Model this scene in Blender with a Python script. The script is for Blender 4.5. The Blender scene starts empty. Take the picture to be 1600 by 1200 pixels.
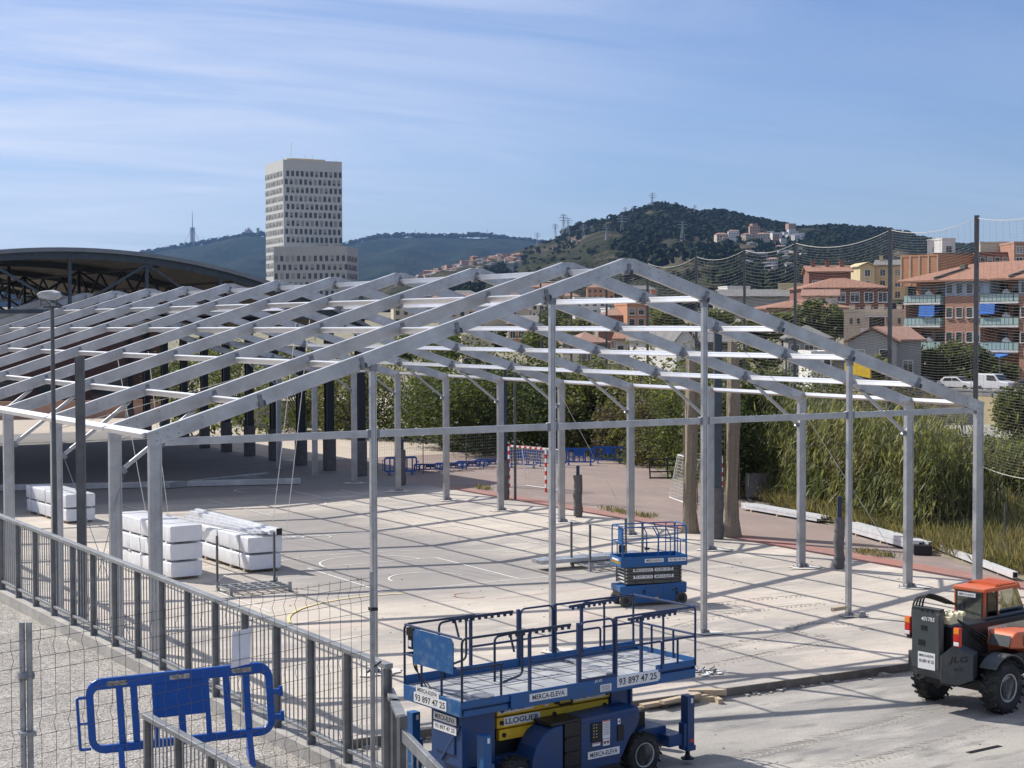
import bpy, math, random
import numpy as np
from mathutils import Vector, Matrix
random.seed(7); rng = np.random.default_rng(11)
R = math.radians
C = bpy.context.scene.collection
S = bpy.context.scene

# ------------------------------------------------------------------ camera
CAM = Vector((-11.43865, -34.93403, 8.11896)); YAW, PIT, ROL = 0.531966, -0.035477, -0.002764; FPX = 2602.19
_F = Vector((math.sin(YAW)*math.cos(PIT), math.cos(YAW)*math.cos(PIT), math.sin(PIT)))
_R0 = Vector((math.cos(YAW), -math.sin(YAW), 0)); _U0 = _R0.cross(_F)
_R = _R0*math.cos(ROL)+_U0*math.sin(ROL); _U = -_R0*math.sin(ROL)+_U0*math.cos(ROL)
cd = bpy.data.cameras.new('camera'); cam = bpy.data.objects.new('camera', cd); C.objects.link(cam)
cd.sensor_width = 36; cd.sensor_fit = 'HORIZONTAL'; cd.lens = FPX/1600*36; cd.clip_start = .1; cd.clip_end = 20000
cam.matrix_world = Matrix(((_R.x, _U.x, -_F.x, CAM.x), (_R.y, _U.y, -_F.y, CAM.y), (_R.z, _U.z, -_F.z, CAM.z), (0, 0, 0, 1)))
S.camera = cam
def at(px, py, d):
    """point of the world seen at a pixel of the 1600x1200 photo, d metres deep"""
    return CAM + _F*d + _R*((px-800)/FPX*d) + _U*((600-py)/FPX*d)
def on_z(px, py, z=0.0):
    v = _F + _R*((px-800)/FPX) + _U*((600-py)/FPX)
    return CAM + v*((z-CAM.z)/v.z)
def on_line(px, a, b):
    """x,y where the view column px meets the ground line through a and b"""
    v = _F + _R*((px-800)/FPX); d = Vector((b[0]-a[0], b[1]-a[1]))
    k = (d.x*(CAM.y-a[1])-d.y*(CAM.x-a[0]))/(d.y*v.x-d.x*v.y)
    return Vector((CAM.x+v.x*k, CAM.y+v.y*k, 0))

# ------------------------------------------------------------------ light
SUN = Vector((-.467, .90, 1.0)).normalized()
S.view_settings.view_transform = 'Standard'; S.view_settings.look = 'None'
S.view_settings.exposure = 0.34; S.view_settings.gamma = 1
w = bpy.data.worlds.new('World'); S.world = w; w.use_nodes = True
nt = w.node_tree; nt.nodes.clear()
def nd(t, typ, **k):
    n = t.nodes.new(typ)
    for a, b in k.items():
        if a.startswith('i_'): n.inputs[a[2:].replace('_', ' ')].default_value = b
        else: setattr(n, a, b)
    return n
sky = nd(nt, 'ShaderNodeTexSky', sky_type='NISHITA', sun_disc=False, sun_elevation=math.asin(SUN.z), sun_rotation=math.atan2(SUN.x, SUN.y),
         altitude=100, air_density=1.0, dust_density=0.7, ozone_density=2.2)
# thin cirrus, streaked along the horizon: noise over the direction projected on a high flat layer
tc = nd(nt, 'ShaderNodeTexCoord'); sep = nd(nt, 'ShaderNodeSeparateXYZ'); nt.links.new(tc.outputs['Generated'], sep.inputs[0])
mz = nd(nt, 'ShaderNodeMath', operation='MAXIMUM'); mz.inputs[1].default_value = .02; nt.links.new(sep.outputs['Z'], mz.inputs[0])
add = nd(nt, 'ShaderNodeMath', operation='ADD'); add.inputs[1].default_value = .08; nt.links.new(mz.outputs[0], add.inputs[0])
dv = []
for ax in 'XY':
    d = nd(nt, 'ShaderNodeMath', operation='DIVIDE'); nt.links.new(sep.outputs[ax], d.inputs[0]); nt.links.new(add.outputs[0], d.inputs[1]); dv.append(d)
cmb = nd(nt, 'ShaderNodeCombineXYZ'); nt.links.new(dv[0].outputs[0], cmb.inputs[0]); nt.links.new(dv[1].outputs[0], cmb.inputs[1])
mp = nd(nt, 'ShaderNodeMapping'); mp.inputs['Rotation'].default_value = (0, 0, R(38)); mp.inputs['Scale'].default_value = (.42, 1.25, 1); mp.inputs['Location'].default_value = (1.3, .4, 0)
nt.links.new(cmb.outputs[0], mp.inputs[0])
n1 = nd(nt, 'ShaderNodeTexNoise', i_Scale=1.1, i_Detail=9.0, i_Roughness=.62, i_Distortion=.6); nt.links.new(mp.outputs[0], n1.inputs['Vector'])
rmp = nd(nt, 'ShaderNodeMapRange'); rmp.inputs[1].default_value = .30; rmp.inputs[2].default_value = .74; rmp.inputs[4].default_value = .95; nt.links.new(n1.outputs[0], rmp.inputs[0])
# more veil towards the left of the view (north-west), less to the right
wx = nd(nt, 'ShaderNodeVectorMath', operation='DOT_PRODUCT'); wx.inputs[1].default_value = (-_R.x, -_R.y, 1.5); nt.links.new(tc.outputs['Generated'], wx.inputs[0])
wr = nd(nt, 'ShaderNodeMapRange'); wr.inputs[1].default_value = .08; wr.inputs[2].default_value = .50; wr.inputs[3].default_value = .16; wr.inputs[4].default_value = 1.3; nt.links.new(wx.outputs['Value'], wr.inputs[0])
mm = nd(nt, 'ShaderNodeMath', operation='MULTIPLY'); nt.links.new(rmp.outputs[0], mm.inputs[0]); nt.links.new(wr.outputs[0], mm.inputs[1])
mix = nd(nt, 'ShaderNodeMix', data_type='RGBA'); nt.links.new(mm.outputs[0], mix.inputs[0]); tint = nd(nt, 'ShaderNodeVectorMath', operation='MULTIPLY'); tint.inputs[1].default_value = (.91, 1.03, 1.38); nt.links.new(sky.outputs[0], tint.inputs[0]); nt.links.new(tint.outputs[0], mix.inputs[6]); mix.inputs[7].default_value = (9.2, 9.9, 11.8, 1)
bg = nd(nt, 'ShaderNodeBackground'); bg.inputs[1].default_value = .066; nt.links.new(mix.outputs[2], bg.inputs[0])
wo = nd(nt, 'ShaderNodeOutputWorld'); nt.links.new(bg.outputs[0], wo.inputs[0])
sl = bpy.data.lights.new('sun', 'SUN'); sl.energy = 5.0; sl.angle = R(.53); sl.color = (1, .955, .88)
so = bpy.data.objects.new('sun', sl); C.objects.link(so); so.location = (0, 0, 60); so.rotation_euler = (-SUN).to_track_quat('-Z', 'Y').to_euler()

# ------------------------------------------------------------------ materials
def mat(name, col, rough=.6, metal=0.0, var=.12, scale=4.0, bump=0.0, bscale=None, col2=None, stretch=None, spec=None, island=0.0, lo=.35, hi=.68, detail=5.0, coat=0.0):
    m = bpy.data.materials.new(name); m.use_nodes = True; t = m.node_tree; b = t.nodes['Principled BSDF']
    b.inputs['Roughness'].default_value = rough; b.inputs['Metallic'].default_value = metal
    if spec is not None: b.inputs['Specular IOR Level'].default_value = spec
    if coat: b.inputs['Coat Weight'].default_value = coat
    c = nd(t, 'ShaderNodeTexCoord'); mpn = nd(t, 'ShaderNodeMapping'); t.links.new(c.outputs['Object'], mpn.inputs[0])
    if stretch: mpn.inputs['Scale'].default_value = stretch
    n = nd(t, 'ShaderNodeTexNoise', i_Scale=scale, i_Detail=detail, i_Roughness=.6); t.links.new(mpn.outputs[0], n.inputs['Vector'])
    r = nd(t, 'ShaderNodeMapRange'); r.inputs[1].default_value = lo; r.inputs[2].default_value = hi; t.links.new(n.outputs[0], r.inputs[0])
    mx = nd(t, 'ShaderNodeMix', data_type='RGBA')
    a = col if col2 else [x*(1-var) for x in col]; z = col2 if col2 else [min(1, x*(1+var)) for x in col]
    mx.inputs[6].default_value = (*a, 1); mx.inputs[7].default_value = (*z, 1); t.links.new(r.outputs[0], mx.inputs[0])
    out = mx.outputs[2]
    if island:
        g = nd(t, 'ShaderNodeNewGeometry'); rr = nd(t, 'ShaderNodeMapRange'); rr.inputs[3].default_value = 1-island; rr.inputs[4].default_value = 1+island
        t.links.new(g.outputs['Random Per Island'], rr.inputs[0])
        mu = nd(t, 'ShaderNodeVectorMath', operation='SCALE'); t.links.new(out, mu.inputs[0]); t.links.new(rr.outputs[0], mu.inputs['Scale']); out = mu.outputs[0]
    t.links.new(out, b.inputs['Base Color'])
    if bump:
        n2 = nd(t, 'ShaderNodeTexNoise', i_Scale=bscale or scale*4, i_Detail=6.0); t.links.new(mpn.outputs[0], n2.inputs['Vector'])
        bp = nd(t, 'ShaderNodeBump'); bp.inputs['Strength'].default_value = bump; bp.inputs['Distance'].default_value = .05
        t.links.new(n2.outputs[0], bp.inputs['Height']); t.links.new(bp.outputs[0], b.inputs['Normal'])
    return m
def layered(name, cols, scales, rough=.85, bump=.25, bscale=40, streak=None, speck=None):
    """ground material: a base colour mixed with further colours through noises of several sizes"""
    m = bpy.data.materials.new(name); m.use_nodes = True; t = m.node_tree; b = t.nodes['Principled BSDF']; b.inputs['Roughness'].default_value = rough
    c = nd(t, 'ShaderNodeTexCoord'); out = None
    for k, (col, par) in enumerate(zip(cols, scales)):
        if out is None:
            rgb = nd(t, 'ShaderNodeRGB'); rgb.outputs[0].default_value = (*col, 1); out = rgb.outputs[0]; continue
        sc, lo, hi, st = par
        mpn = nd(t, 'ShaderNodeMapping'); mpn.inputs['Scale'].default_value = st; mpn.inputs['Location'].default_value = (3.7*k, 1.9*k, 0); t.links.new(c.outputs['Object'], mpn.inputs[0])
        n = nd(t, 'ShaderNodeTexNoise', i_Scale=sc, i_Detail=8.0, i_Roughness=.65, i_Distortion=.3); t.links.new(mpn.outputs[0], n.inputs['Vector'])
        r = nd(t, 'ShaderNodeMapRange'); r.inputs[1].default_value = lo; r.inputs[2].default_value = hi; t.links.new(n.outputs[0], r.inputs[0])
        mx = nd(t, 'ShaderNodeMix', data_type='RGBA'); t.links.new(r.outputs[0], mx.inputs[0]); t.links.new(out, mx.inputs[6]); mx.inputs[7].default_value = (*col, 1); out = mx.outputs[2]
    if speck:
        v = nd(t, 'ShaderNodeTexVoronoi', i_Scale=speck[0]); t.links.new(c.outputs['Object'], v.inputs['Vector'])
        hs = nd(t, 'ShaderNodeSeparateColor'); t.links.new(v.outputs['Color'], hs.inputs[0])
        rr = nd(t, 'ShaderNodeMapRange'); rr.inputs[3].default_value = 1-speck[1]; rr.inputs[4].default_value = 1+speck[1]; t.links.new(hs.outputs[0], rr.inputs[0])
        mu = nd(t, 'ShaderNodeVectorMath', operation='SCALE'); t.links.new(out, mu.inputs[0]); t.links.new(rr.outputs[0], mu.inputs['Scale']); out = mu.outputs[0]
    t.links.new(out, b.inputs['Base Color'])
    if bump:
        n2 = nd(t, 'ShaderNodeTexNoise', i_Scale=bscale, i_Detail=6.0); t.links.new(c.outputs['Object'], n2.inputs['Vector'])
        bp = nd(t, 'ShaderNodeBump'); bp.inputs['Strength'].default_value = bump; bp.inputs['Distance'].default_value = .02
        t.links.new((v.outputs['Distance'] if speck else n2.outputs[0]), bp.inputs['Height']); t.links.new(bp.outputs[0], b.inputs['Normal'])
    return m
one = (1, 1, 1)
MT = {}
MT['alu'] = mat('mill_aluminium', (.50, .505, .515), .42, .9, .17, 1.6, .05, 60, stretch=(1, 1, 1))
MT['aluw'] = mat('bright_aluminium', (.74, .74, .75), .36, .85, .06, 1.2)
MT['postg'] = mat('grey_post', (.21, .212, .212), .5, .45, .22, 5)
MT['alud'] = mat('galvanised_bracket', (.26, .27, .29), .5, .8, .2, 8)
MT['galv'] = mat('galvanised_steel', (.33, .335, .34), .5, .55, .22, 9, .05, 40)
MT['galvd'] = mat('weathered_steel_post', (.12, .122, .125), .55, .4, .2, 5)
MT['rail'] = mat('zinc_railing', (.27, .275, .275), .48, .5, .22, 3)
MT['wire'] = mat('dark_wire', (.10, .10, .10), .55, .5, .1, 3)
MT['white'] = mat('white_paint', (.78, .78, .76), .5, 0, .05, 3)
MT['linew'] = mat('worn_line_paint', (.66, .65, .61), .8, 0, 0, 2.6, 0, col2=(.46, .43, .40), lo=.45, hi=.75)
MT['liney'] = mat('yellow_line_paint', (.62, .52, .22), .8, 0, 0, 3, 0, col2=(.45, .41, .33), lo=.45, hi=.75)
MT['film'] = mat('white_wrap_film', (.74, .75, .77), .30, 0, .05, 3, .55, 4, stretch=(1, 2.2, .6), coat=.25)
MT['wood'] = mat('pale_timber', (.44, .345, .235), .7, 0, .25, 6, .1, stretch=(1, 8, 8))
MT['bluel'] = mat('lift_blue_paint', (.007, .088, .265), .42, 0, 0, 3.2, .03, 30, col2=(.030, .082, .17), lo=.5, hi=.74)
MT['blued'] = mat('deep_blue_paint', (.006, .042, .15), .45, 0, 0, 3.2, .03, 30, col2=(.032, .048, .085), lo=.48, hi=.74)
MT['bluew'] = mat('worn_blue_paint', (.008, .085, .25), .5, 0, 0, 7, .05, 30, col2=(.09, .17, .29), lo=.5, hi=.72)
MT['bluep'] = mat('blue_plastic', (.003, .072, .33), .40, 0, .10, 5, .03, 40, spec=.4)
MT['navy'] = mat('navy_steel', (.018, .03, .065), .5, .1, .15, 4)
MT['grey'] = mat('grey_machine_paint', (.050, .060, .063), .45, 0, 0, 2.2, .05, 30, col2=(.095, .092, .082), lo=.50, hi=.76)
MT['greym'] = mat('scissor_grey', (.085, .085, .08), .5, .2, .15, 6)
MT['black'] = mat('black_rubber', (.012, .012, .012), .75, 0, 0, 4, .2, 60, col2=(.055, .05, .043), lo=.45, hi=.75)
MT['tyreg'] = mat('grey_rubber', (.07, .07, .065), .8, 0, .2, 14, .1, 60)
MT['blackm'] = mat('black_metal', (.012, .013, .015), .45, .2, .2, 5)
MT['rim'] = mat('pale_rim', (.42, .42, .41), .5, .2, .2, 9)
MT['orange'] = mat('orange_paint', (.58, .12, .034), .42, 0, 0, 2.6, .03, 30, col2=(.42, .15, .075), lo=.46, hi=.74, coat=.12)
MT['yellow'] = mat('yellow_paint', (.66, .42, .02), .45, 0, .14, 4)
MT['cream'] = mat('cream_paint', (.62, .57, .38), .5, 0, .1, 4)
MT['red'] = mat('red_paint', (.55, .03, .02), .4, 0, .1, 4)
MT['redl'] = mat('red_lens', (.55, .02, .015), .15, 0, .1, 20)
MT['amber'] = mat('amber_lens', (.8, .25, .02), .15, 0, .1, 20)
MT['deck'] = mat('deck_plate', (.25, .26, .28), .55, .1, 0, 2.2, .1, 60, col2=(.40, .40, .395))
MT['plate'] = mat('sticker_white', (.72, .72, .72), .45, 0, .04, 8)
MT['ink'] = mat('sticker_ink', (.012, .012, .015), .5, 0, .05, 8)
MT['paper'] = mat('white_paper', (.70, .70, .74), .6, 0, .03, 8)
def glass(name, col, rough=.05, alpha=1.0, trans=0.0):
    m = mat(name, col, rough, 0, .05, 2, spec=.6); b = m.node_tree.nodes['Principled BSDF']; b.inputs['Transmission Weight'].default_value = trans; b.inputs['IOR'].default_value = 1.45
    return m
MT['glassd'] = glass('dark_window_glass', (.035, .042, .05))
MT['glassg'] = glass('frosted_green_glass', (.34, .46, .43), .25)
def clear_glass(name, tint, refl=.22):
    m = bpy.data.materials.new(name); m.use_nodes = True; t = m.node_tree; t.nodes.clear()
    o = nd(t, 'ShaderNodeOutputMaterial'); tr = nd(t, 'ShaderNodeBsdfTransparent'); tr.inputs[0].default_value = (*tint, 1)
    gl = nd(t, 'ShaderNodeBsdfGlossy'); gl.inputs['Roughness'].default_value = .03; fr = nd(t, 'ShaderNodeFresnel', i_IOR=1.5)
    ad = nd(t, 'ShaderNodeMath', operation='ADD'); ad.inputs[1].default_value = refl*.3; t.links.new(fr.outputs[0], ad.inputs[0])
    mx = nd(t, 'ShaderNodeMixShader'); t.links.new(ad.outputs[0], mx.inputs[0]); t.links.new(tr.outputs[0], mx.inputs[1]); t.links.new(gl.outputs[0], mx.inputs[2]); t.links.new(mx.outputs[0], o.inputs[0])
    return m
MT['cabglass'] = clear_glass('tinted_cab_glass', (.55, .68, .62))

# ------------------------------------------------------------------ mesh helpers
def rotz(a): return Matrix.Rotation(a, 3, 'Z')
class MB:
    def __init__(s): s.v = []; s.f = []; s.m = []
    def add(s, vs, fs, m=0):
        o = len(s.v); s.v += [tuple(v) for v in vs]; s.f += [tuple(i+o for i in f) for f in fs]; s.m += [m]*len(fs); return s
    def box(s, c, d, m=0, rot=None):
        c = Vector(c); h = [x/2 for x in d]; vs = []
        for z in (-1, 1):
            for y in (-1, 1):
                for x in (-1, 1):
                    v = Vector((x*h[0], y*h[1], z*h[2])); vs.append(c+(rot@v if rot else v))
        return s.add(vs, [(0, 2, 3, 1), (4, 5, 7, 6), (0, 1, 5, 4), (2, 6, 7, 3), (0, 4, 6, 2), (1, 3, 7, 5)], m)
    def b2(s, a, b, m=0): return s.box([(p+q)/2 for p, q in zip(a, b)], [abs(q-p) for p, q in zip(a, b)], m)
    def bar(s, p, q, w, h, m=0, up=(0, 0, 1)):
        p = Vector(p); q = Vector(q); d = (q-p); L = d.length; d = d/L; u = Vector(up)
        if abs(d.dot(u)) > .98: u = Vector((0, 1, 0))
        sd = d.cross(u).normalized(); u = sd.cross(d)
        return s.box((p+q)/2, (w, L, h), m, Matrix((sd, d, u)).transposed())
    def prism(s, poly, ext, m=0):
        n = len(poly); e = Vector(ext); a = [Vector(p) for p in poly]
        fs = [tuple(range(n))[::-1], tuple(range(n, 2*n))]+[(i, (i+1) % n, n+(i+1) % n, n+i) for i in range(n)]
        return s.add(a+[p+e for p in a], fs, m)
    def tube(s, pts, r, n=8, m=0, cap=True, rads=None):
        P = [Vector(p) for p in pts]; vs = []; fs = []; k = len(P); prev = None
        for i, p in enumerate(P):
            t = (P[min(i+1, k-1)]-P[max(i-1, 0)])
            t = t.normalized() if t.length > 1e-9 else Vector((0, 0, 1))
            if prev is None:
                ref = Vector((0, 0, 1)) if abs(t.z) < .9 else Vector((1, 0, 0)); a = t.cross(ref).normalized()
            else:
                a = prev-t*prev.dot(t); a = a.normalized() if a.length > 1e-6 else t.orthogonal().normalized()
            prev = a; b = t.cross(a); rr = rads[i] if rads else r
            for j in range(n):
                g = 2*math.pi*j/n; vs.append(p+(a*math.cos(g)+b*math.sin(g))*rr)
        for i in range(k-1):
            for j in range(n): fs.append((i*n+j, i*n+(j+1) % n, (i+1)*n+(j+1) % n, (i+1)*n+j))
        if cap: fs += [tuple(range(n))[::-1], tuple(range((k-1)*n, k*n))]
        return s.add(vs, fs, m)
    def lathe(s, c, prof, n=28, m=0, axis='Y'):
        """prof = (offset along axis, radius) rings"""
        vs = []; fs = []; c = Vector(c)
        for o, r in prof:
            for j in range(n):
                g = 2*math.pi*j/n; x, z = r*math.cos(g), r*math.sin(g)
                vs.append(c+(Vector((x, o, z)) if axis == 'Y' else Vector((x, z, o)) if axis == 'Z' else Vector((o, x, z))))
        for i in range(len(prof)-1):
            for j in range(n): fs.append((i*n+j, i*n+(j+1) % n, (i+1)*n+(j+1) % n, (i+1)*n+j))
        if prof[0][1] > 1e-4: fs.append(tuple(range(n))[::-1])
        if prof[-1][1] > 1e-4: fs.append(tuple(range((len(prof)-1)*n, len(prof)*n)))
        return s.add(vs, fs, m)
    def build(s, name, mats, parent=None, smooth=False, bevel=0, seg=2):
        me = bpy.data.meshes.new(name); me.from_pydata(s.v, [], s.f)
        for mm in (mats if isinstance(mats, (list, tuple)) else [mats]): me.materials.append(mm if not isinstance(mm, str) else MT[mm])
        me.polygons.foreach_set('material_index', s.m)
        if smooth: me.polygons.foreach_set('use_smooth', [True]*len(s.f))
        me.update()
        o = bpy.data.objects.new(name, me); C.objects.link(o)
        if parent: o.parent = parent
        if smooth:
            md = o.modifiers.new('sharp', 'EDGE_SPLIT'); md.split_angle = R(40)
        if bevel:
            b = o.modifiers.new('bevel', 'BEVEL'); b.width = bevel; b.segments = seg; b.limit_method = 'ANGLE'; b.angle_limit = R(40)
        return o
def rpath(pts, r, n=4):
    """polyline with rounded corners"""
    P = [Vector(p) for p in pts]; out = [P[0]]
    for i in range(1, len(P)-1):
        a = (P[i-1]-P[i]); b = (P[i+1]-P[i]); rr = min(r, a.length*.48, b.length*.48); a.normalize(); b.normalize()
        p0 = P[i]+a*rr; p1 = P[i]+b*rr
        for k in range(n+1):
            t = k/n; out.append(p0*(1-t)**2+P[i]*2*t*(1-t)+p1*t*t)
    out.append(P[-1]); return out
def thing(name, label, cat, loc=(0, 0, 0), rz=0, group=None):
    o = bpy.data.objects.new(name, None); C.objects.link(o); o.location = loc; o.rotation_euler = (0, 0, rz); o.empty_display_size = .3
    o['label'] = label; o['category'] = cat
    if group: o['group'] = group
    return o
def tag(o, label, cat, group=None, loc=None, rz=None):
    o['label'] = label; o['category'] = cat
    if group: o['group'] = group
    if loc is not None: o.location = loc
    if rz is not None: o.rotation_euler = (0, 0, rz)
    return o
def struct(o, kind='structure'): o['kind'] = kind; return o
kids = {}
def dup(o, loc=None, rz=None, label=None, parent=None, scale=None):
    c = o.copy(); C.objects.link(c)
    if parent: c.parent = parent
    if loc is not None: c.location = loc
    if rz is not None: c.rotation_euler = (0, 0, rz)
    if scale is not None: c.scale = scale
    if label: c['label'] = label
    for ch in list(o.children): dup(ch, parent=c)
    return c
_tc = {}
def text2d(st):
    if st not in _tc:
        cu = bpy.data.curves.new('t', 'FONT'); cu.body = st; cu.size = 1; cu.resolution_u = 3; cu.offset = .018
        ob = bpy.data.objects.new('t', cu); me = ob.to_mesh()
        _tc[st] = ([tuple(v.co[:2]) for v in me.vertices], [tuple(p.vertices) for p in me.polygons]); ob.to_mesh_clear()
        bpy.data.objects.remove(ob); bpy.data.curves.remove(cu)
    return _tc[st]
def lettering(mb, st, o, rx, uy, wd, ht, m=1, off=.004, shear=0):
    """text of width wd and height ht centred on o, running along rx, up along uy"""
    vs, fs = text2d(st); o = Vector(o); rx = Vector(rx).normalized(); uy = Vector(uy).normalized(); nn = rx.cross(uy)
    x0 = min(v[0] for v in vs); x1 = max(v[0] for v in vs); y0 = min(v[1] for v in vs); y1 = max(v[1] for v in vs)
    mb.add([o+rx*(((x-x0)/(x1-x0)-.5)*wd+shear*((y-y0)/(y1-y0)-.5)*ht)+uy*(((y-y0)/(y1-y0)-.5)*ht)+nn*off for x, y in vs], fs, m)
def sticker(parent, st, o, rx, uy, wd, ht, name='sticker', mats=('plate', 'ink'), fill=.86, hf=.6, lines=None):
    mb = MB(); rxv = Vector(rx).normalized(); uyv = Vector(uy).normalized(); nn = rxv.cross(uyv)
    mb.box(o, (wd, ht, .006), 0, Matrix((rxv, uyv, nn)).transposed())
    if st: lettering(mb, st, Vector(o), rxv, uyv, wd*fill, ht*hf)
    for k, (a, b, y, h) in enumerate(lines or []):
        mb.box(Vector(o)+uyv*(y*ht)+rxv*((a+b)/2*wd)+nn*.0045, ((b-a)*wd, h*ht, .002), 1, Matrix((rxv, uyv, nn)).transposed())
    return mb.build(name, mats, parent)
# ------------------------------------------------------------------ setting: ground, court, yard, bank
MT['court'] = layered('court_concrete', [(.455, .40, .335), (.30, .272, .243), (.53, .47, .40), (.21, .193, .175), (.45, .36, .305), (.27, .245, .22), (.56, .51, .45)],
    [None, (.085, .43, .57, (1, 1.7, 1)), (.5, .50, .72, (.6, 1.5, 1)), (1.3, .58, .80, (.35, 1.6, 1)), (.21, .55, .75, (1, 1, 1)), (2.6, .56, .74, (.14, 1.5, 1)), (5, .60, .75, (.3, 1, 1))], .8, .25, 60, speck=(30, .07))
MT['yard'] = layered('yard_concrete', [(.335, .31, .272), (.225, .213, .198), (.41, .38, .335), (.14, .135, .127)],
    [None, (.20, .42, .58, (.6, 1.5, 1)), (.6, .5, .72, (.6, 1.5, 1)), (1.3, .54, .70, (.4, 1.6, 1))], .85, .3, 50, speck=(26, .08))
MT['gravel'] = layered('gravel', [(.315, .29, .26), (.25, .232, .21), (.385, .355, .32)], [None, (.4, .4, .65, one), (2.2, .45, .7, one)], .95, 1.0, 60, speck=(38, .42))
MT['asphalt'] = layered('brown_asphalt', [(.235, .175, .15), (.185, .145, .13), (.275, .215, .185)], [None, (.14, .4, .65, (1, .5, 1)), (.8, .5, .75, (1, .4, 1))], .9, .25, 60, speck=(24, .08))
MT['beige'] = layered('beige_paving', [(.42, .355, .285), (.36, .305, .25), (.46, .40, .325)], [None, (.12, .4, .65, one), (.7, .5, .7, one)], .9, .2, 40)
MT['redpaint'] = layered('red_ground_paint', [(.30, .125, .095), (.24, .135, .115), (.30, .19, .16)], [None, (.3, .4, .65, one), (2.5, .5, .7, (1, .4, 1))], .85, .15, 40)
MT['earth'] = layered('dry_earth', [(.20, .17, .115), (.12, .125, .065), (.27, .23, .165)], [None, (.13, .40, .6, one), (.9, .45, .7, one)], .95, .5, 20)
MT['wallc'] = layered('rough_concrete', [(.34, .32, .29), (.25, .24, .225), (.42, .40, .36)], [None, (.5, .4, .65, one), (2.5, .5, .7, one)], .9, .4, 30)
MT['darkc'] = layered('dirty_concrete', [(.16, .145, .125), (.08, .072, .065), (.24, .22, .19)], [None, (.6, .4, .65, (.3, 1, 1)), (3, .5, .75, one)], .9, .4, 30)
# the worn grey coating of the playing area: a broad patch with a ragged edge
t = MT['court'].node_tree; b = t.nodes['Principled BSDF']; src = b.inputs['Base Color'].links[0].from_socket
c = nd(t, 'ShaderNodeTexCoord'); sp_ = nd(t, 'ShaderNodeSeparateXYZ'); t.links.new(c.outputs['Object'], sp_.inputs[0]); msk = None
for ax, mid, half in (('X', 13.6, 6.8), ('Y', 21, 14)):
    d = nd(t, 'ShaderNodeMath', operation='SUBTRACT'); d.inputs[1].default_value = mid; t.links.new(sp_.outputs[ax], d.inputs[0]); a = nd(t, 'ShaderNodeMath', operation='ABSOLUTE'); t.links.new(d.outputs[0], a.inputs[0])
    r = nd(t, 'ShaderNodeMapRange'); r.inputs[1].default_value = half+2; r.inputs[2].default_value = half-4; t.links.new(a.outputs[0], r.inputs[0])
    if msk is None: msk = r.outputs[0]
    else: m2 = nd(t, 'ShaderNodeMath', operation='MULTIPLY'); t.links.new(msk, m2.inputs[0]); t.links.new(r.outputs[0], m2.inputs[1]); msk = m2.outputs[0]
mp2 = nd(t, 'ShaderNodeMapping'); mp2.inputs['Scale'].default_value = (.7, 1.5, 1); t.links.new(c.outputs['Object'], mp2.inputs[0]); n2 = nd(t, 'ShaderNodeTexNoise', i_Scale=.22, i_Detail=9.0, i_Roughness=.7); t.links.new(mp2.outputs[0], n2.inputs['Vector'])
ad = nd(t, 'ShaderNodeMath', operation='MULTIPLY_ADD'); ad.inputs[1].default_value = .75; t.links.new(msk, ad.inputs[0]); t.links.new(n2.outputs[0], ad.inputs[2])
r2 = nd(t, 'ShaderNodeMapRange'); r2.inputs[1].default_value = .78; r2.inputs[2].default_value = 1.18; r2.inputs[4].default_value = .78; t.links.new(ad.outputs[0], r2.inputs[0])
mx = nd(t, 'ShaderNodeMix', data_type='RGBA'); mx.inputs[7].default_value = (.205, .19, .18, 1); t.links.new(r2.outputs[0], mx.inputs[0]); t.links.new(src, mx.inputs[6])
# floor colour darkened where the canopy's shadow falls, painting its shade deeper
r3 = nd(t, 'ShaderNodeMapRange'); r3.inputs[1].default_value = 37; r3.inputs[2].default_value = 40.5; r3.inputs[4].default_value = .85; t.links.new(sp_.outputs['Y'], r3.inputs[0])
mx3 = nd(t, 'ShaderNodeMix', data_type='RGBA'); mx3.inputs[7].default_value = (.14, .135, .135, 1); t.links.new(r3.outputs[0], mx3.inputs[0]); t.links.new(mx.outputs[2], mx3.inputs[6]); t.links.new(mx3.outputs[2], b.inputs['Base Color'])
def sheet(name, pts, z, m, t=0.0):
    mb = MB()
    if t: mb.prism([(x, y, z-t) for x, y in pts], (0, 0, t))
    else: mb.add([(x, y, z) for x, y in pts], [tuple(range(len(pts)))])
    return struct(mb.build(name, m))
YZ = -.20; EDGE = -5.3
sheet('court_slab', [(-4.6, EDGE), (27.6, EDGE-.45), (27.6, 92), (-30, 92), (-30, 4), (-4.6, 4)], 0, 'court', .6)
sheet('yard', [(-4.6, -36), (60, -36), (60, EDGE+.5), (-4.6, EDGE+.5)], YZ, 'yard')
# front edge of the slab: a darker dirty face with a strip of pale rubble along its foot
mb = MB(); mb.bar((-4.6, EDGE-.012, -.09), (27.6, EDGE-.462, -.09), .02, .17); struct(mb.build('slab_kerb', 'darkc'))
mb = MB()
for i in range(150):
    x = random.uniform(-3, 27); s_ = random.uniform(.02, .09)*(1 if random.random() < .9 else 1.7)
    mb.box((x, EDGE-.014*(x+4.6)-.05-abs(random.gauss(0, .10)), YZ+s_*.25), (s_*1.6, s_, s_*.6), 0, rotz(random.uniform(0, 3)))
struct(mb.build('rubble', 'wallc'), 'stuff')
edge = lambda Y: (28.35+.325*Y if Y < 26 else 36.8+.30*(Y-26))+3.4*min(1, max(0, (Y-37)/6))
sheet('red_strip', [(27.606, -5.7), (28.9, -5.7), (28.75, 38.5), (27.606, 38.5)], .004, 'redpaint')
sheet('asphalt_court', [(27.604, -10), (46, -10), (50, 58.2), (27.604, 57.2)], 0, 'asphalt')
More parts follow.
